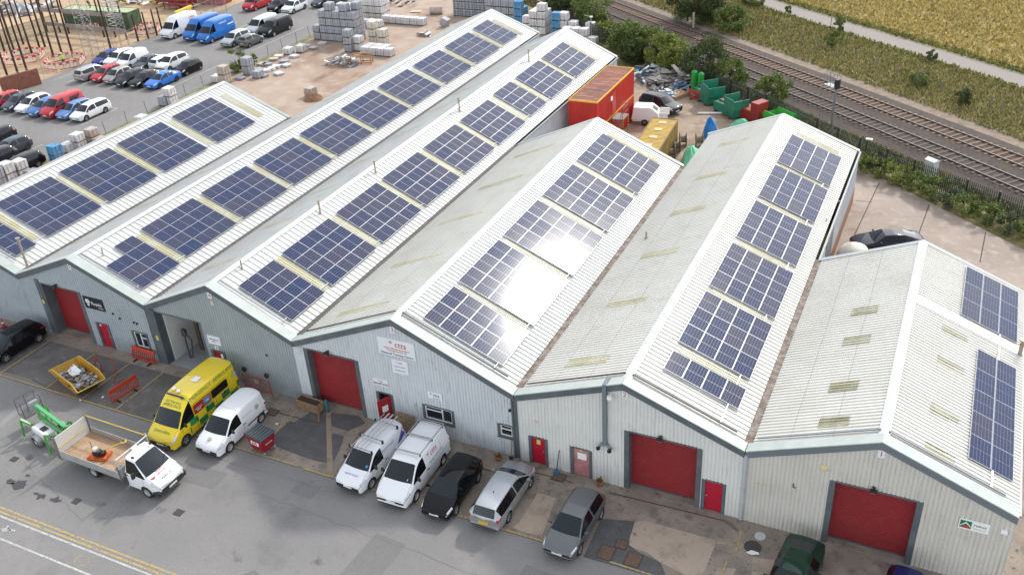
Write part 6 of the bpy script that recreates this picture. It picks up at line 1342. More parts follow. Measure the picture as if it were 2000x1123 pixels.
# back row behind the ridges
wall((893, 32), 7, 2, [(3, 3)] * 7, 'grey', 'hollow ended grey pack in the long back wall of stacks at the top', 'packs in the long back wall', hollow=True); wall((958, 42), 4, 2, [(3, 4)] * 4, 'grey', 'plain grey pack in the stacks at the right end of the back wall', 'plain packs right of the back wall')
wall((1012, 48), 1, 2, [(3, 2)], 'blue', 'bright blue pack in the tall stack behind the unit 5 gable', 'bright blue packs behind unit 5')
wall((1028, 62), 1, 1, [2], 'white', 'white pack just right of the tall blue stack', 'white pair right of the blue stack'); wall((1042, 68), 2, 2, [(3, 3), (4, 3)], 'white', 'pale pack in the stacks between the blue ones behind unit 4', 'pale packs between the blue stacks')
wall((1085, 72), 1, 1, [3], 'blue', 'pale blue pack in the right hand blue stack behind unit 4', 'right hand blue stack'); wall((1100, 72), 1, 1, [3], 'white', 'off-white pack beside the right hand blue stack', 'off-white stack by the blue one'); wall((1105, 86), 4, 1, [2, 2, 2, 1], 'white', 'white pack in the row stepping down towards the bushes', 'white packs stepping down'); wall((1118, 74), 3, 1, [2, 1, 2], 'white', 'white pack in the farthest short row before the railway hedge', 'farthest white packs')
# flat slabs, broken packs and frames
for i, (px, py) in enumerate(((522, 128), (535, 118), (545, 112), (520, 140), (505, 138), (540, 132), (560, 130), (530, 136), (515, 150), (545, 146), (575, 112), (470, 155), (600, 92), (612, 96), (630, 87), (556, 122), (512, 128))):
    c = G(px, py); m_ = MB(); 
    for k in range(3): m_.cbox((0, 0, .06 + k * .08), (1.1 - .2 * random.random(), .9, .07), Matrix.Rotation(random.uniform(-.2, .2), 3, 'Z'))
    tag(m_.obj('slab_bundle', WRAPS[random.choice(('white', 'white', 'tan', 'grey'))], None, (c.x, c.y, 0), random.uniform(-.4, .4)), 'low bundle of pale slabs scattered on the ground by the wire fence', 'slab bundle', 'slab bundles along the wire fence')
junk('broken_packs', 'heap of broken packs, sheets and frames in the middle of the block yard', tuple(G(670, 126))[:2], 2.0, 1.0, 80, [WHT, WRAPS['grey'], WRAPS['tan'], WD2], 8, (.3, 1.3), 1.1)
tf = thing('storage_trestle', 'open orange timber frames at the right of the broken packs', 'frame', tuple(G(708, 124)), R(20))
for y in (-.5, .5):
    for x in (-1.2, 0, 1.2): MB().box(x - .05, x + .05, y - .05, y + .05, 0, 1.0).obj('post', mat('orange_timber', (.4, .2, .08), .8), tf)
    MB().box(-1.25, 1.25, y - .05, y + .05, 1.0, 1.1).box(-1.25, 1.25, y - .05, y + .05, .1, .2).obj('rail', mat('orange_timber', (.4, .2, .08), .8), tf)
tag(MB().tube((0, -.9, .55), (0, .9, .55), .55, n=20).obj('pipe_roll', WRAPS['tan'], None, tuple(G(853, 28)), R(-70), smooth=40), 'pale round roll lying alone in the upper yard', 'roll'); tag(MB().cbox((0, 0, .08), (1.5, 1.0, .1)).obj('plywood_sheet', mat('ply_sheet', (.55, .42, .28), .8), None, tuple(G(813, 24)), R(15)), 'pale plywood sheet lying flat in the upper yard', 'board')
tag(MB().cbox((0, 0, .6), (1.0, 1.0, 1.0), Matrix.Rotation(.35, 3, 'Y')).obj('leaning_pack', WRAPS['grey'], None, tuple(G(870, 52)), 0, bevel=.03), 'grey pack tipped over on its edge near the unit 5 roof', 'block pack')
junk('loose_packs', 'loose white packs and a small digger part at the top edge of the yard', tuple(G(760, 8))[:2], 3, 1.5, 40, [WHT, WRAPS['white'], DRK], 9, (.5, 1.3), .9); heap('soil_heap', 'small brown soil heap behind the lone tan pack', 'soil heap', tuple(G(612, 194)), (1.2, 1.0), .8, mat('brown_soil', (.25, .14, .08), .95), 6)
junk('pallet_rubbish', 'torn white wrap on the ground near the unit 5 eaves', tuple(G(832, 70))[:2], 1.2, .5, 16, [WHT, DRK], 10, (.3, .9), .4)
# ---- wire fence between car park and yard ----
wf = thing('wire_fence', 'thin grey wire fence with leaning posts between car park and block yard', 'fence', (-61.3, 10, 0))
ys = [-4 + i * 3.0 for i in range(30)]
for i, y in enumerate(ys): MB().tube((0, y, 0), (random.uniform(-.25, .05), y + random.uniform(-.1, .1), 1.35), .03, n=6).obj('post', mat('fence_post_grey', (.1, .1, .1), .7), wf)
MB().box(-.004, .004, ys[0], ys[-1], 1.24, 1.25).box(-.004, .004, ys[0], ys[-1], .8, .81).box(-.004, .004, ys[0], ys[-1], .35, .36).obj('wires', GALV, wf)
# ---- training ground ----
PBR = mat('pole_creosote', (.045, .025, .02), .85, layers=[((.08, .04, .03), 3, .45, .7)]); tall = [(17, 156), (37, 150), (54, 143), (105, 112), (122, 109), (143, 111), (217, 98), (79, 99), (62, 104), (29, 104), (46, 87), (9, 101), (-8, 120), (88, 92), (-20, 95), (20, 78)]
LP = [('tall dark pole in the cluster left of the barrier rings' if i < 3 or i > 6 else ['tall dark pole standing in open sand, leftmost of three', 'tall dark pole rising behind the hi-vis worker', 'tall dark pole at the right of the second barrier ring', 'tall dark pole rising behind the deep blue car'][i - 3]) for i in range(len(tall))]
for i, (px, py) in enumerate(tall):
    c = G(px, py); h = 8.6 if i not in (7, 8, 10) else 7; tag(MB().tube((0, 0, 0), (random.uniform(-.15, .15), 0, h), .15, .1, n=10).obj('training_pole', PBR, None, tuple(c), smooth=40), LP[i], 'pole', 'tall poles in the training ground')
for i, (px, py) in enumerate(((270, 81), (290, 76), (307, 70), (318, 66), (118, 64), (135, 66), (204, 73), (226, 73), (248, 77), (93, 62))):
    c = G(px, py); h = 3.6 if i < 4 else (8.2 if i in (6, 8) else 7.6); tag(MB().tube((0, 0, 0), (0, 0, h), .13, .1, n=10).obj('short_pole' if i < 4 else 'training_pole', PBR, None, tuple(c), smooth=40), ('short dark pole in front of the round red barrier' if i < 4 else 'dark pole carrying the grey plank walls'), 'pole', ('short poles by the green container' if i < 4 else 'poles of the plank wall'))
a, b = G(93, 62), G(250, 77)
plk = mat('weathered_plank', (.27, .23, .22), .85, layers=[((.2, .17, .16), 2, .4, .7)])
for z, hh, l in ((1.2, .5, 'lowest'), (3.2, .55, 'middle'), (6.6, .9, 'highest and widest')):
    tag(MB().bar((a.x, a.y - .2, z), (b.x + .2, b.y - .2, z), hh * .2, hh).obj('plank_rail', plk), l + ' grey plank rail across the training poles', 'plank rail')
def lattice(name, lab, c, w_, h, z0=0, n=8, m=GALV, tp=1.):
    t = thing(name, lab, 'lattice tower', (c[0], c[1], 0)); q = [(-w_, -w_), (w_, -w_), (w_, w_), (-w_, w_)]
    for x, y in q: MB().tube((x, y, 0), (x * tp, y * tp, h), .035, n=6).obj('leg', m, t)
    mb = MB()
    for i in range(n):
        za, zb = z0 + (h - z0) * i / n, z0 + (h - z0) * (i + 1) / n
        for k in range(4): A, B = q[k], q[(k + 1) % 4]; mb.tube((*A, za), (*B, zb), .018, n=5).tube((*B, za), (*B, za), .0, n=3) if 0 else mb.tube((*A, za), (*B, zb), .02, n=5).tube((*A, zb), (*B, zb), .02, n=5)
    mb.obj('bracing', m, t); return t
lattice('lattice_tower', 'tall silver lattice tower rising from the sand by the car park', tuple(G(182, 112))[:2], .65, 9.5, n=9)
t2 = lattice('lattice_tower', 'shorter silver lattice tower with a projecting cross arm', tuple(G(238, 92))[:2], .7, 6.0, 2.5, 6)
MB().bar((-1.6, -.5, 5.6), (1.2, -.2, 6.4), .12).bar((-1.6, .3, 5.6), (1.2, .3, 6.2), .12).bar((-1.0, -.4, 4.2), (1.2, -.2, 5.0), .12).obj('cross_arm', ALU, t2)
ring_n = 0
BRW = mat('barrier_white', (.7, .68, .66), .6)
def bring(cx, cy, r, n, lab):
    c = G(cx, cy)
    for i in range(n):
        a = 2 * PI * i / n; L_ = 2 * r * math.sin(PI / n) * .96
        t = thing('plastic_barrier', lab, 'barrier', (c.x + r * math.cos(a + PI / n), c.y + r * math.sin(a + PI / n), 0), a + PI / n + PI / 2, 'barrier rings on the sand')
        MB().box(-L_ / 2, L_ / 2, -.03, .03, .72, 1.0).box(-L_ / 2, L_ / 2, -.03, .03, .1, .2).obj('board', mat('barrier_orange_red', (.5, .05, .02), .55), t)
        mb = MB()
        for k in range(5): x = -L_ / 2 + L_ * (k + .5) / 5; mb.box(x - .09, x + .09, -.022, .022, .2, .72)
        mb.obj('slats', BRW, t); MB().box(-.3 * L_, -.1 * L_, -.035, .035, .76, .94).box(.1 * L_, .3 * L_, -.035, .035, .76, .94).obj('reflective_strip', BRW, t)
bring(48, 118, 2.4, 6, 'red and white barrier in the left ring among the dark poles'); bring(128, 128, 2.2, 6, 'red and white barrier in the ring round the hi-vis worker'); bring(288, 64, 1.6, 6, 'red and white barrier in the small round ring beside the green container'); bring(185, 55, 1.2, 4, 'red barrier in the half hidden group beneath the plank wall')
gc_ = container('shipping_container', 'long green container with a pale green roof in the training ground', (-95.2, 62.6, 0), R(3), 12.2, 2.45, 2.6, mat('container_green', (.05, .1, .045), .6, layers=[((.12, .16, .1), 1.5, .5, .7)]), mat('container_green_roof', (.36, .42, .22), .6, layers=[((.3, .36, .2), 1, .4, .7)]))
container('shipping_container', 'dull red container at the top edge beside the car park', (-91.5, 77.2, 0), R(8), 12.2, 2.45, 2.6, mat('container_dull_red', (.32, .035, .03), .6), mat('container_dull_red', (.32, .035, .03), .6)); container('shipping_container', 'dark red container behind the mesh panel at the very top', (-98, 83, 0), R(8), 12.2, 2.45, 2.6, mat('container_dark_red', (.2, .02, .02), .6), mat('container_dark_red', (.2, .02, .02), .6))
mp = thing('mesh_fence_panel', 'grey steel mesh fence panels at the far corner of the car park', 'fence', tuple(G(392, 30)), R(38))
for x in (0, 1.9, 3.8): MB().tube((x, 0, 0), (x, 0, 2.4), .04, n=6).obj('post', GALV, mp)
mb = MB()
for i in range(38): mb.box(i * .1, i * .1 + .012, -.006, .006, .1, 2.3)
for i in range(12): mb.box(0, 3.8, -.006, .006, .1 + i * .2, .112 + i * .2)
mb.obj('mesh', mat('mesh_grey', (.35, .36, .37), .6), mp)
p, q = G(7, 184), G(81, 164); bw = tag(MB().bar((0, 0, .95), ((q - p).x, (q - p).y, .95), .35, 1.9).obj('brick_wall', mat('red_brick_wall', (.26, .09, .055), .9, layers=[((.16, .06, .04), 3, .4, .6), ((.32, .16, .11), 8, .5, .7, (1, 1, 4))], bump=.4, bs=20), None, (p.x, p.y, 0)), 'short run of dark red brick wall beside the car park', 'wall')
yf = thing('site_fence', 'thin site fence with slim posts along the edge of the sand', 'fence', (-84.0, 0, 0))
for i in range(26): MB().tube((0, 28 + i * 2, 0), (0, 28 + i * 2, 1.9), .025, n=6).obj('post', GALV, yf)
MB().box(-.01, .01, 28, 78, 1.86, 1.9).box(-.01, .01, 28, 78, 1.0, 1.02).obj('rail', GALV, yf)
gf = thing('mesh_fence_panel', 'green mesh fence along the back of the training poles', 'fence', tuple(G(0, 92)), 0)
a, b = G(0, 92), G(115, 58); dv = b - a
mb = MB()
for i in range(60): t_ = i / 60; mb.box(dv.x * t_ - .02, dv.x * t_ + .02, dv.y * t_ - .02, dv.y * t_ + .02, 0, 2.2)
for z in (.3, 1.2, 2.1): mb.bar((0, 0, z), (dv.x, dv.y, z), .03)
mb.obj('mesh', mat('mesh_green', (.04, .09, .05), .6), gf)
dg = thing('digger_bucket', 'yellow digger bucket resting near the top edge', 'bucket', tuple(G(258, 6)), R(30)); MB().lathe([(.9, -.6), (.9, .6), (.85, .6), (.85, -.6)], (0, 0, .9), 'Y', 20).obj('shell', mat('digger_yellow', (.6, .35, .03), .5), dg); MB().box(-.5, .5, -.6, .6, .1, .2).obj('cutting_edge', DRK, dg)
rk_ = thing('steel_rack', 'red and grey steel storage rack at the top edge near the containers', 'rack', tuple(G(350, 18)), R(5))
for x in (-2.2, 0, 2.2):
    for y in (-.6, .6): MB().box(x - .06, x + .06, y - .06, y + .06, 0, 2.2).obj('upright', mat('rack_red', (.3, .06, .05), .6), rk_)
for z in (.6, 1.4, 2.1): MB().box(-2.3, 2.3, -.65, .65, z, z + .07).obj('shelf', mat('rack_red', (.4, .03, .03), .5), rk_)
junk('stored_material', 'mixed steel and timber stored on sand at the top left', tuple(G(300, 6))[:2], 9, 1.5, 90, [WD2, WHT, DRK, mat('mix_yellow', (.5, .4, .1), .6)], 12, (.4, 2.2), .6); junk('stored_material', 'stacked poles and machinery parts in the far left corner', tuple(G(30, 20))[:2], 6, 3, 80, [DRK, WD2, GALV, WHT], 13, (.6, 4), .9)
heap('grey_boat_cover', 'large grey covered machine at the upper left of the sand', 'machine cover', tuple(G(40, 22)), (4.0, 1.8), 1.3, mat('cover_pale', (.35, .36, .37), .6), 9)
# ---- workers ----
HV = mat('hi_vis', (.5, .75, .03), .6); DKT = mat('dark_trousers', (.02, .025, .05), .8); SKN = mat('skin', (.45, .27, .2), .6)
def person(lab, loc, rz, pose, vest=HV):
    t = thing('person', lab, 'person', loc, rz)
    J = dict(pel=(0, 0, .95), ch=(.02, 0, 1.35), nk=(.03, 0, 1.5), hd=(.04, 0, 1.62), hd2=(.04, 0, 1.74))
    J.update(lh=(0, .1, .92), lk=(.06, .12, .5), lf=(0, .12, .06), lt=(.16, .13, .04), rh=(0, -.1, .92), rk=(-.02, -.12, .5), rf=(-.08, -.12, .06), rt=(.08, -.13, .04),
             ls=(.02, .19, 1.42), le=(.1, .25, 1.15), lw=(.3, .2, 1.05), lx=(.38, .18, 1.05), rs=(.02, -.19, 1.42), re=(.06, -.26, 1.14), rw=(.24, -.22, .98), rx=(.32, -.2, .98)); J.update(pose)
    R_ = dict(pel=.14, ch=.16, nk=.06, hd=.09, hd2=.085, lh=.1, lk=.065, lf=.045, lt=.035, rh=.1, rk=.065, rf=.045, rt=.035, ls=.07, le=.045, lw=.032, lx=.035, rs=.07, re=.045, rw=.032, rx=.035)
    E_ = [('pel', 'ch'), ('ch', 'nk'), ('nk', 'hd'), ('hd', 'hd2'), ('pel', 'lh'), ('lh', 'lk'), ('lk', 'lf'), ('lf', 'lt'), ('pel', 'rh'), ('rh', 'rk'), ('rk', 'rf'), ('rf', 'rt'), ('ch', 'ls'), ('ls', 'le'), ('le', 'lw'), ('lw', 'lx'), ('ch', 'rs'), ('rs', 're'), ('re', 'rw'), ('rw', 'rx')]
    K = list(J); me = bpy.data.meshes.new('body'); me.from_pydata([J[k] for k in K], [(K.index(a), K.index(b)) for a, b in E_], []); o = link('body', me)
    sk_ = o.modifiers.new('s', 'SKIN'); sk_.use_smooth_shade = True; o.modifiers.new('u', 'SUBSURF').levels = 1
    for i, k in enumerate(K): me.skin_vertices[0].data[i].radius = (R_[k], R_[k]); me.skin_vertices[0].data[i].use_root = k == 'pel'
    bpy.context.view_layer.update(); m2 = bpy.data.meshes.new_from_object(o.evaluated_get(bpy.context.evaluated_depsgraph_get())); bpy.data.objects.remove(o)
    for m_ in (DKT, vest, SKN): m2.materials.append(m_)
    for p_ in m2.polygons:
        z = p_.center.z - J['pel'][2]; p_.material_index = 0 if z < .05 else (2 if z > .56 or (abs(p_.center.y) > .15 and z < .22) else 1)
    b_ = link('body', m2, t)
    h = MB().lathe([(.13, 0), (.125, .06), (.09, .12), (0, .145)], (J['hd2'][0], J['hd2'][1], J['hd2'][2] - .02), 'Z', 14); h.obj('helmet', WHT, t, smooth=40)
    MB().lathe([(.01, 0), (.018, .02), (0, .03)], (J['hd'][0] + .09, J['hd'][1], J['hd'][2] + .02), 'Z', 6).obj('nose', SKN, t); return t
c = G(127, 131); person('worker in lime hi-vis vest and white helmet inside the barrier ring', (c.x, c.y, 0), R(-60), {})
c = G(306, 66); person('worker in lime vest and white helmet beside the small round barrier ring', (c.x, c.y, 0), R(-100), {})
c = G(196, 84); person('worker high on a pole in lime vest and helmet under the lattice arm', (c.x - .25, c.y, 4.6), R(0), dict(lk=(.25, .1, .62), lf=(.2, .1, .25), rk=(.25, -.1, .55), rf=(.2, -.1, .15), lw=(.35, .06, 1.5), lx=(.38, .04, 1.52), rw=(.35, -.06, 1.35), rx=(.38, -.04, 1.37)))
# ---------------- railway ----------------
RLH = mat('rail_head', (.17, .155, .15), .6, .4); RLB = mat('rail_web_rust', (.09, .045, .03), .85); SLP = mat('timber_sleeper', (.2, .12, .075), .9, layers=[((.13, .08, .055), 3, .45, .65), ((.26, .18, .12), 6, .5, .7)]); SLC = mat('concrete_sleeper_stained', (.1, .08, .065), .9, layers=[((.1, .08, .07), 3, .45, .65)])
def offs(a): return [Vector((*p, 0)) for p in strip(RL, a, a + 1)[:len(RL)]]
def railtrack(lab, o0, gauge, sm):
    t = thing('railway_track', lab, 'railway track', (0, 0, 0))
    for a in (o0, o0 + gauge):
        L_ = offs(a); mb = MB()
        for p, q in zip(L_, L_[1:]):
            d = (q - p).normalized(); n = Vector((-d.y, d.x, 0))
            for w_, z0, z1, mi in ((.035, .155, .215, 0), (.015, .1, .155, 1), (.07, .085, .1, 1)):
                v = [p - n * w_, q - n * w_, q + n * w_, p + n * w_]; mb.add([(x.x, x.y, z0 + .05) for x in v] + [(x.x, x.y, z1 + .05) for x in v], [(0, 1, 5, 4), (1, 2, 6, 5), (2, 3, 7, 6), (3, 0, 4, 7), (4, 5, 6, 7)], mi)
        mb.obj('rail', [RLH, RLB], t)
    L_ = offs(o0 + gauge / 2); P_ = []
    for p, q in zip(L_, L_[1:]):
        ln = (q - p).length; d = (q - p).normalized(); n_ = int(ln / .68)
        for i in range(n_): P_.append((p + d * (i + .5) * ln / n_, math.atan2(d.y, d.x)))
    P_ = [x for x in P_ if -42 < x[0].x < 42]
    def dist(x):
        v = x[0] - CP; r, u, f = (v.dot(a) for a in AX); k = abs(r / f) if f > 0 else 9; return (0 if k < .58 and abs(u / f) < .33 else 1e4) + v.length
    P_.sort(key=dist); bm_ = MB().box(-.13, .13, -1.3, 1.3, .09, .165).mesh('sleeper', sm)
    for p, a in P_[:100]: link('sleeper', bm_, t, (p.x, p.y, random.uniform(-.01, .012)), a + random.uniform(-.01, .01))
    mb = MB()
    for p, a in P_[100:]: mb.cbox((p.x, p.y, .127), (.26, 2.6, .075), Matrix.Rotation(a, 3, 'Z'))
    o = mb.obj('sleepers', sm, t); o['kind'] = 'stuff'
railtrack('nearer railway track with dark stained sleepers', 0, 1.63, SLC); railtrack('farther railway track with brown timber sleepers', 3.85, 1.63, SLP)
# cable trough along the near side
L_ = offs(-2.6); mb = MB()
for p, q in zip(L_[:3], L_[1:3]): mb.bar((p.x, p.y, .1), (q.x, q.y, .1), .2, .3)
tag(mb.obj('cable_trough', mat('trough', (.3, .24, .17), .9)), 'tan concrete cable trough running beside the nearer track', 'cable trough')
# signal post
c = G(1624, 246); sg = thing('railway_signal', 'grey railway signal post with caged platform beside the tracks', 'signal', (c.x, c.y, 0), R(-40)); SGM = mat('signal_grey', (.16, .17, .18), .6)
MB().tube((0, 0, 0), (0, 0, 4.4), .12, .1, n=12).obj('post', SGM, sg, smooth=40); MB().box(-1.3, .1, -.35, .35, 3.7, 3.76).obj('platform', mat('grating', (.3, .32, .33), .5, .3), sg)
mb = MB()
for z in (4.2, 4.7):
    for a, b in (((-1.3, -.35, z), (.1, -.35, z)), ((-1.3, .35, z), (.1, .35, z)), ((-1.3, -.35, z), (-1.3, .35, z))): mb.tube(a, b, .025, n=6)
for x in (-1.3, -.85, -.4, .1):
    for y in (-.35, .35): mb.tube((x, y, 3.7), (x, y, 4.75), .025, n=6)
mb.obj('safety_cage', SGM, sg); MB().box(-.1, .25, -.2, .2, 3.6, 4.5).obj('signal_head', BLK, sg)
mb = MB()
for s in (-.18, .18): mb.tube((-1.15 + s, -.36, 0), (-1.15 + s, -.36, 3.7), .02, n=5)
for i in range(11): mb.tube((-1.33, -.36, .3 + i * .32), (-.97, -.36, .3 + i * .32), .015, n=5)
mb.obj('ladder', SGM, sg)
c = G(1815, 348); cb = thing('trackside_cabinet', 'pale grey trackside cabinet behind the palisade fence', 'cabinet', (c.x, c.y, 0), R(-38)); MB().box(-.45, .45, -.3, .3, 0, 1.6).obj('case', mat('cabinet_grey', (.5, .53, .55), .5), cb); MB().add([(-.5, -.36, 1.6), (.5, -.36, 1.6), (.5, .36, 1.6), (-.5, .36, 1.6), (-.5, 0, 1.78), (.5, 0, 1.78)], [(0, 1, 5, 4), (3, 4, 5, 2), (0, 4, 3), (1, 2, 5), (0, 3, 2, 1)]).obj('lid', WHT, cb)
# palisade fence
PAL = mat('palisade_green', (.045, .065, .045), .7, layers=[((.09, .09, .06), 3, .5, .7)])
FL = [Vector((*p, 0)) for p in ((-30, 78.0), (-19.5, 70.3), (-11.8, 64.2), (-6.2, 60.2), (4.2, 52.0), (5.9, 50.3), (12.4, 44.7), (18.7, 40.4), (24.2, 36.7), (34, 29.5))]
pf = thing('palisade_fence', 'dark green steel palisade fence between the yards and the railway', 'fence', (0, 0, 0)); pales = []; i = 0
for p, q in zip(FL, FL[1:]):
    ln = (q - p).length; d = (q - p).normalized(); n_ = int(ln / .17)
    for k in range(n_): pales.append((p + d * k * ln / n_, math.atan2(d.y, d.x)))
    for z in (.45, 1.6): MB().bar((p.x, p.y, z), (q.x, q.y, z), .05, .05).obj('rail', PAL, pf)
    for k in range(int(ln / 2.75)): x = p + d * (k + .5) * 2.75; MB().box(-.05, .05, -.05, .05, 0, 2.1).obj('post', BLK, pf, (x.x, x.y, 0), math.atan2(d.y, d.x))
pm_ = MB().add([(-.035, -.012, .08), (.035, -.012, .08), (.035, .012, .08), (-.035, .012, .08), (-.035, -.012, 1.95), (.035, -.012, 1.95), (.035, .012, 1.95), (-.035, .012, 1.95), (0, 0, 2.1)], [(0, 1, 5, 4), (1, 2, 6, 5), (2, 3, 7, 6), (3, 0, 4, 7), (4, 5, 8), (5, 6, 8), (6, 7, 8), (7, 4, 8)]).mesh('pale', PAL)
pales.sort(key=lambda x: (0 if 5 < x[0].x < 25 else 1, (x[0] - CP).length))
for p, a in pales[:100]: link('pale', pm_, pf, (p.x, p.y, 0), a)
mb = MB()
for p, a in pales[100:]: mb.cbox((p.x, p.y, 1.05), (.07, .024, 2.0), Matrix.Rotation(a, 3, 'Z'))
o = mb.obj('pales', PAL, pf); o['kind'] = 'stuff'
# post and wire fence along the lane
for i, (px, py) in enumerate(((1470, 56), (1500, 66), (1533, 74), (1565, 90), (1597, 100), (1633, 112), (1672, 122), (1711, 137), (1751, 150), (1838, 183), (1934, 215), (1987, 233), (1955, 222), (1890, 198), (1795, 166))):
    c = G(px, py); tag(MB().box(-.06, .06, -.06, .06, 0, 1.35).obj('fence_post', mat('weathered_post', (.2, .17, .14), .9), None, (c.x, c.y, 0), random.uniform(-.3, .3)), 'weathered timber post in the line between railway and lane', 'fence post', 'fence posts along the lane')
c = G(1380, 55); tag(MB().box(-.12, .12, -.1, .1, 0, 2.0).obj('marker_post', mat('post_pinkgrey', (.4, .33, .3), .85), None, (G(1354, 56).x, G(1354, 56).y, 0)), 'pale marker post beside the dark trees by the track', 'post')
c = G(1622, 55); tag(MB().tube((0, 0, 0), (0, 0, 6.5), .06, .045, n=8).obj('telegraph_pole', mat('pole_pale', (.35, .3, .22), .8), None, (c.x, c.y, 0)), 'slim pale pole at the meadow edge of the lane', 'pole')
c = G(1072, 30); tag(MB().tube((0, 0, 0), (0, 0, 7), .07, .05, n=8).obj('lamp_post', GALV, None, (c.x, c.y, 0)), 'slim grey lamp post rising from the trees at the top', 'lamp post')
c = G(1155, 85); yl = thing('lamp_post', 'curved arm lamp beside the hedge behind the unit 4 roof', 'lamp post', (c.x, c.y, 0)); MB().tube((0, 0, 0), (0, 0, 3.2), .06, n=8).tube((0, 0, 3.2), (-.9, .1, 3.35), .04, n=8).obj('post', GALV, yl); MB().box(-.15, .2, -.1, .1, 3.15, 3.3).obj('lamp', WHT, yl)
c = G(1687, 322); yl = thing('lamp_post', 'small lamp on a post by the fence at the unit 2 roof corner', 'lamp post', (c.x, c.y, 0)); MB().tube((0, 0, 0), (0, 0, 2.3), .05, n=8).obj('post', BLK, yl); MB().cbox((.15, 0, 2.35), (.55, .2, .1)).obj('lamp', WHT, yl)
# ---------------- vegetation ----------------
def leafmat(n, c, c2, c3): return mat('leaf_' + n, c, .7, layers=[(c2, .9, .4, .62), (c3, 2.6, .55, .75)], spec=.2, island=.45)
LF = {'mid': leafmat('mid', (.13, .18, .05), (.17, .2, .055), (.22, .24, .07)), 'dark': leafmat('dark', (.06, .085, .03), (.085, .11, .035), (.12, .14, .045)), 'lime': leafmat('lime', (.23, .26, .05), (.17, .2, .05), (.32, .32, .08)), 'grey': leafmat('grey', (.1, .13, .065), (.13, .16, .08), (.16, .18, .09)), 'dry': leafmat('dry', (.2, .17, .06), (.14, .13, .04), (.28, .22, .1))}
nprng = np.random.default_rng(5)
def cards(P_, size, rngs, up=0.):
    "leaf quads at points P_ with random orientation -> verts, faces"
    n = len(P_); a = nprng.normal(size=(n, 3)); a[:, 2] *= .7; a /= np.linalg.norm(a, axis=1)[:, None]; b = nprng.normal(size=(n, 3)); b = np.cross(a, b); b /= np.linalg.norm(b, axis=1)[:, None]
    s = size * nprng.uniform(.6, 1.4, size=(n, 1)); a = a * s; b = b * s * .6
    V = np.stack([P_ - a - b * .4, P_ + b, P_ + a + b * .3, P_ - b], 1).reshape(-1, 3); F = np.arange(n * 4).reshape(-1, 4); return V, F
def mk(name, V, F, m, parent=None, loc=(0, 0, 0)):
    me = bpy.data.meshes.new(name); me.vertices.add(len(V)); me.vertices.foreach_set('co', V.astype(np.float32).ravel()); k = F.shape[1]
    me.loops.add(F.size); me.loops.foreach_set('vertex_index', F.ravel().astype(np.int32)); me.polygons.add(len(F)); me.polygons.foreach_set('loop_start', np.arange(0, F.size, k, dtype=np.int32)); me.update(calc_edges=True); me.materials.append(m)
    return link(name, me, parent, loc)
def crown_pts(r, h, z0, n, clumps, low=-.25):
    pts = []
    for i in range(clumps):
        th = nprng.uniform(0, 2 * PI); ph = nprng.uniform(low, 1); q = nprng.uniform(.55, 1.0); c_ = np.array([r * q * math.cos(th) * math.cos(ph * 1.4), r * q * math.sin(th) * math.cos(ph * 1.4), z0 + h * .5 + h * .5 * q * math.sin(ph * 1.4)])
        rr = nprng.uniform(.2, .38) * r; d = nprng.normal(size=(n // clumps, 3)); d /= np.linalg.norm(d, axis=1)[:, None]; d *= (nprng.uniform(0, 1, size=(len(d), 1)) ** .45) * rr; d[:, 2] *= .8; pts.append(c_ + d)
    P_ = np.concatenate(pts); P_[:, 2] = np.maximum(P_[:, 2], .05); return P_
def tree(name, lab, x, y, r, h, kind, n=2600, clumps=26, leaf=.16, cat='bush', stem=True, z0=0.1, group=None):
    t = thing(name, lab, cat, (x, y, 0), 0, group); V, F = cards(crown_pts(r, h, z0, n, clumps, -.25 if name == 'fruit_tree' else -.95), leaf, None); mk('crown', V, F, LF[kind], t)
    if stem:
        mb = MB().tube((0, 0, 0), (0, 0, h * .45), .06 * h ** .5, .03 * h ** .5, n=7)
        for i in range(5): a = i * 1.3; mb.tube((0, 0, h * .25), (r * .6 * math.cos(a), r * .6 * math.sin(a), h * .6), .04, .015, n=5)
        mb.obj('trunk', mat('bark', (.12, .09, .06), .9), t)
    return t
HG = [(-33.5, 84.5, 2.6, 5.2, 'dark', 'dark tree at the top between the back wall of packs and the track'), (-29.8, 81.2, 2.5, 5.0, 'dark', 'dark broad tree behind the blue packs'), (-26.2, 78.9, 2.3, 4.3, 'mid', 'green bush with loose top just behind the blue packs'), (-22.6, 74.6, 1.2, 1.8, 'lime', 'small bush beside the white packs'),
      (-19.8, 71.2, 1.7, 2.6, 'dark', 'dark end bush of the hedge nearest the white packs'), (-17.6, 69.5, 2.2, 3.4, 'mid', 'rounded green bush in the hedge behind unit 4'), (-15.2, 67.9, 2.1, 3.4, 'mid', 'mid green bush in the middle of the hedge'), (-13.0, 66.2, 2.2, 3.3, 'lime', 'bright lime bush in the hedge behind the scrap timber'), (-10.9, 64.8, 1.9, 3.0, 'lime', 'yellow green bush at the right end of the hedge'), (-16.3, 66.6, 1.5, 2.4, 'dark', 'dark low bush in front of the hedge'),
      (-6.6, 61.9, 2.3, 4.5, 'dark', 'large dark willow like bush between the green tanks and the track'), (-3.6, 60.9, 1.5, 2.9, 'mid', 'bush right of the large dark one by the compactors'), (1.2, 57.2, 1.6, 2.7, 'mid', 'pale green bush above the red compactor'), (-15.2, 84.6, 2.7, 6.5, 'dark', 'large dark tree beyond the track at the top, left of a pair'), (-12.1, 84.4, 2.5, 5.8, 'dark', 'large dark tree beyond the track, right of a pair'), (-8.7, 81.6, 1.9, 2.8, 'mid', 'rounded bush where the lane meets the dark trees')]
for x, y, r, h, k, lb in HG: tree('bush' if h < 4.2 else 'tree', lb, x, y, r * 1.15, h * 1.05, k, int(4600 * r), 46, .1, 'bush' if h < 4.2 else 'tree')
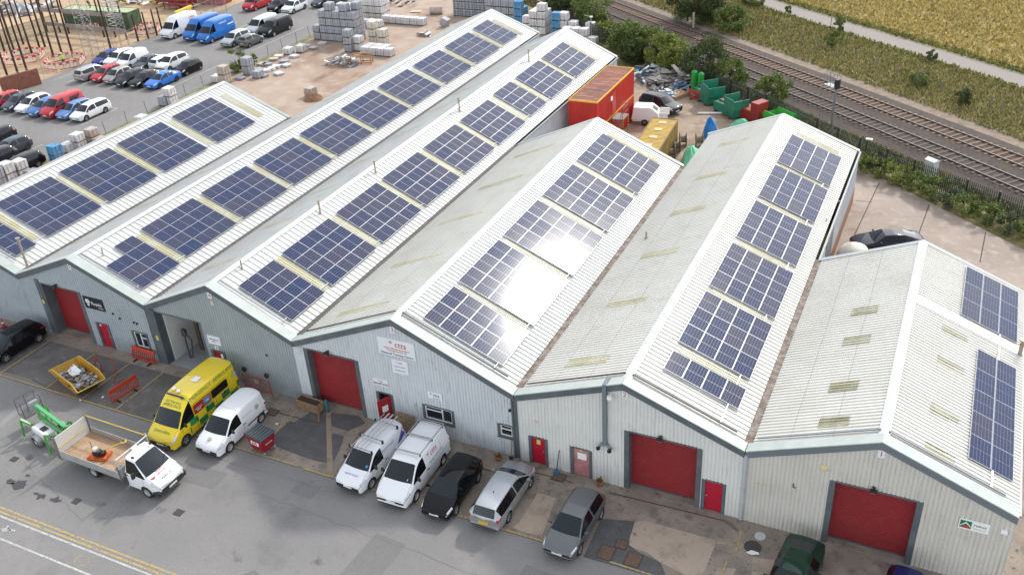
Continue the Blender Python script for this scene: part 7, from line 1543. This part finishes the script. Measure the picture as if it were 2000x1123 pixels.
for px, py, r, h, k, lb in ((1625, 92, 1.0, 1.7, 'mid', 'small bush on the verge halfway along the lane'), (1640, 62, .8, 1.6, 'mid', 'small bush by the slim pole at the meadow edge'), (1818, 122, .6, 1.3, 'grey', 'small dark shrub on the meadow side of the lane'), (1878, 208, .9, 1.6, 'dark', 'small dark fir like shrub on the railway verge'), (1480, 14, 1.0, 1.3, 'mid', 'low bush at the lane edge near the top'), (1460, 10, .9, 1.2, 'mid', 'lower bush at the very top of the lane'), (1540, 28, .5, .9, 'mid', 'tiny bush at the meadow edge'), (1795, 168, 1.1, 1.3, 'mid', 'bush under the triangular frame on the verge'), (465, 140, 1.25, 2.5, 'mid', 'feathery green bush beside the block stacks and car park'), (497, 128, .5, 1.3, 'mid', 'thin shrub right of the feathery bush')):
    c = G(px, py); tree('bush', lb, c.x, c.y, r, h, k, int(3200 * max(r, .7)), 24, .065)
c = G(1795, 170); tag(MB().bar((-.7, 0, 0), (0, 0, 1.5), .09).bar((.7, 0, 0), (0, 0, 1.5), .09).bar((-.7, 0, .05), (.7, 0, .05), .09).obj('triangular_frame', mat('grey_wood', (.22, .19, .16), .85), None, (c.x, c.y, .5)), 'grey timber A-frame standing in the verge bushes', 'frame')
# weeds along the palisade fence
for i, (x, y, r, h, k) in enumerate(((11.9, 43.6, .9, 1.3, 'mid'), (13.3, 43.0, 1.0, 1.5, 'mid'), (14.7, 42.0, 1.1, 1.5, 'lime'), (16.2, 40.9, 1.1, 1.3, 'mid'), (17.5, 39.9, 1.2, 1.5, 'mid'), (18.9, 38.9, 1.0, 1.3, 'grey'), (20.2, 38.0, 1.1, 1.2, 'mid'), (21.6, 36.9, 1.0, 1.3, 'mid'), (23.0, 36.0, 1.0, 1.2, 'grey'), (24.4, 35.1, 1.0, 1.2, 'mid'), (25.8, 34.0, 1.0, 1.2, 'mid'), (12.6, 44.4, .8, 1.6, 'grey'))):
    tree('weed_clump', 'tall green weeds growing against the palisade fence beside the concrete yard', x, y, r * 1.1, h * 1.2, k, 2200, 22, .07, 'weeds', False, 0, 'weed clumps along the palisade fence')
# grass and meadow tufts
def tufts(name, polys, n, hmin, hmax, wd, m):
    out = []
    for a0, a1, t0, t1, dens in polys:
        k = int(n * dens); L0 = offs(a0); L1 = offs(a1); xs = np.array([p.x for p in L0]); ys_ = np.array([p.y for p in L0]); xs1 = np.array([p.x for p in L1]); ys1 = np.array([p.y for p in L1])
        seg = np.r_[0, np.cumsum(np.hypot(np.diff(xs), np.diff(ys_)))]; t_ = nprng.uniform(t0, t1, k) * seg[-1]; v = nprng.uniform(0, 1, k)
        X = np.interp(t_, seg, xs) * (1 - v) + np.interp(t_, seg, xs1) * v; Y = np.interp(t_, seg, ys_) * (1 - v) + np.interp(t_, seg, ys1) * v; out.append(np.stack([X, Y, np.zeros(k)], 1))
    P_ = np.concatenate(out); k = len(P_); a = nprng.uniform(0, 2 * PI, k); h = nprng.uniform(hmin, hmax, k); d = np.stack([np.cos(a), np.sin(a), np.zeros(k)], 1) * (wd * nprng.uniform(.6, 1.5, k))[:, None]
    top = P_ + np.stack([nprng.normal(0, .12, k), nprng.normal(0, .12, k), h], 1); V = np.stack([P_ - d, P_ + d, top + d * .5, top - d * .5], 1).reshape(-1, 3)
    o = mk(name, V, np.arange(4 * k).reshape(-1, 4), m); return tag(o, kind='stuff')
tag(tufts('verge_grass', [(8.6, 19.4, .2, .85, 1)], 60000, .08, .34, .06, leafmat('verge', (.26, .25, .09), (.37, .3, .13), (.17, .22, .06))), 'rough mixed green and tan grass between railway and lane', 'grass')
tag(tufts('meadow_grass', [(23.6, 62, .15, .85, 1)], 90000, .08, .3, .1, leafmat('meadow', (.42, .33, .12), (.48, .38, .17), (.33, .29, .1))), 'tall golden meadow grass beyond the lane', 'meadow grass')
tag(tufts('meadow_flowers', [(24, 62, .15, .85, 1)], 12000, .28, .34, .05, mat('ragwort_yellow', (.55, .43, .05), .8)), 'yellow flowers scattered through the meadow', 'wild flowers')
tag(tufts('lane_edge_grass', [(23.3, 24.6, .2, .85, .6), (18.8, 19.9, .2, .85, .4)], 9000, .1, .35, .09, leafmat('edge', (.16, .19, .05), (.24, .25, .07), (.3, .28, .1))), 'green grass along both edges of the lane', 'grass'); tag(tufts('trackside_weeds', [(-4.4, -2.2, .1, .9, 1)], 9000, .08, .35, .08, leafmat('track', (.18, .18, .06), (.25, .22, .09), (.12, .14, .05))), 'short weeds along the near edge of the ballast', 'weeds')
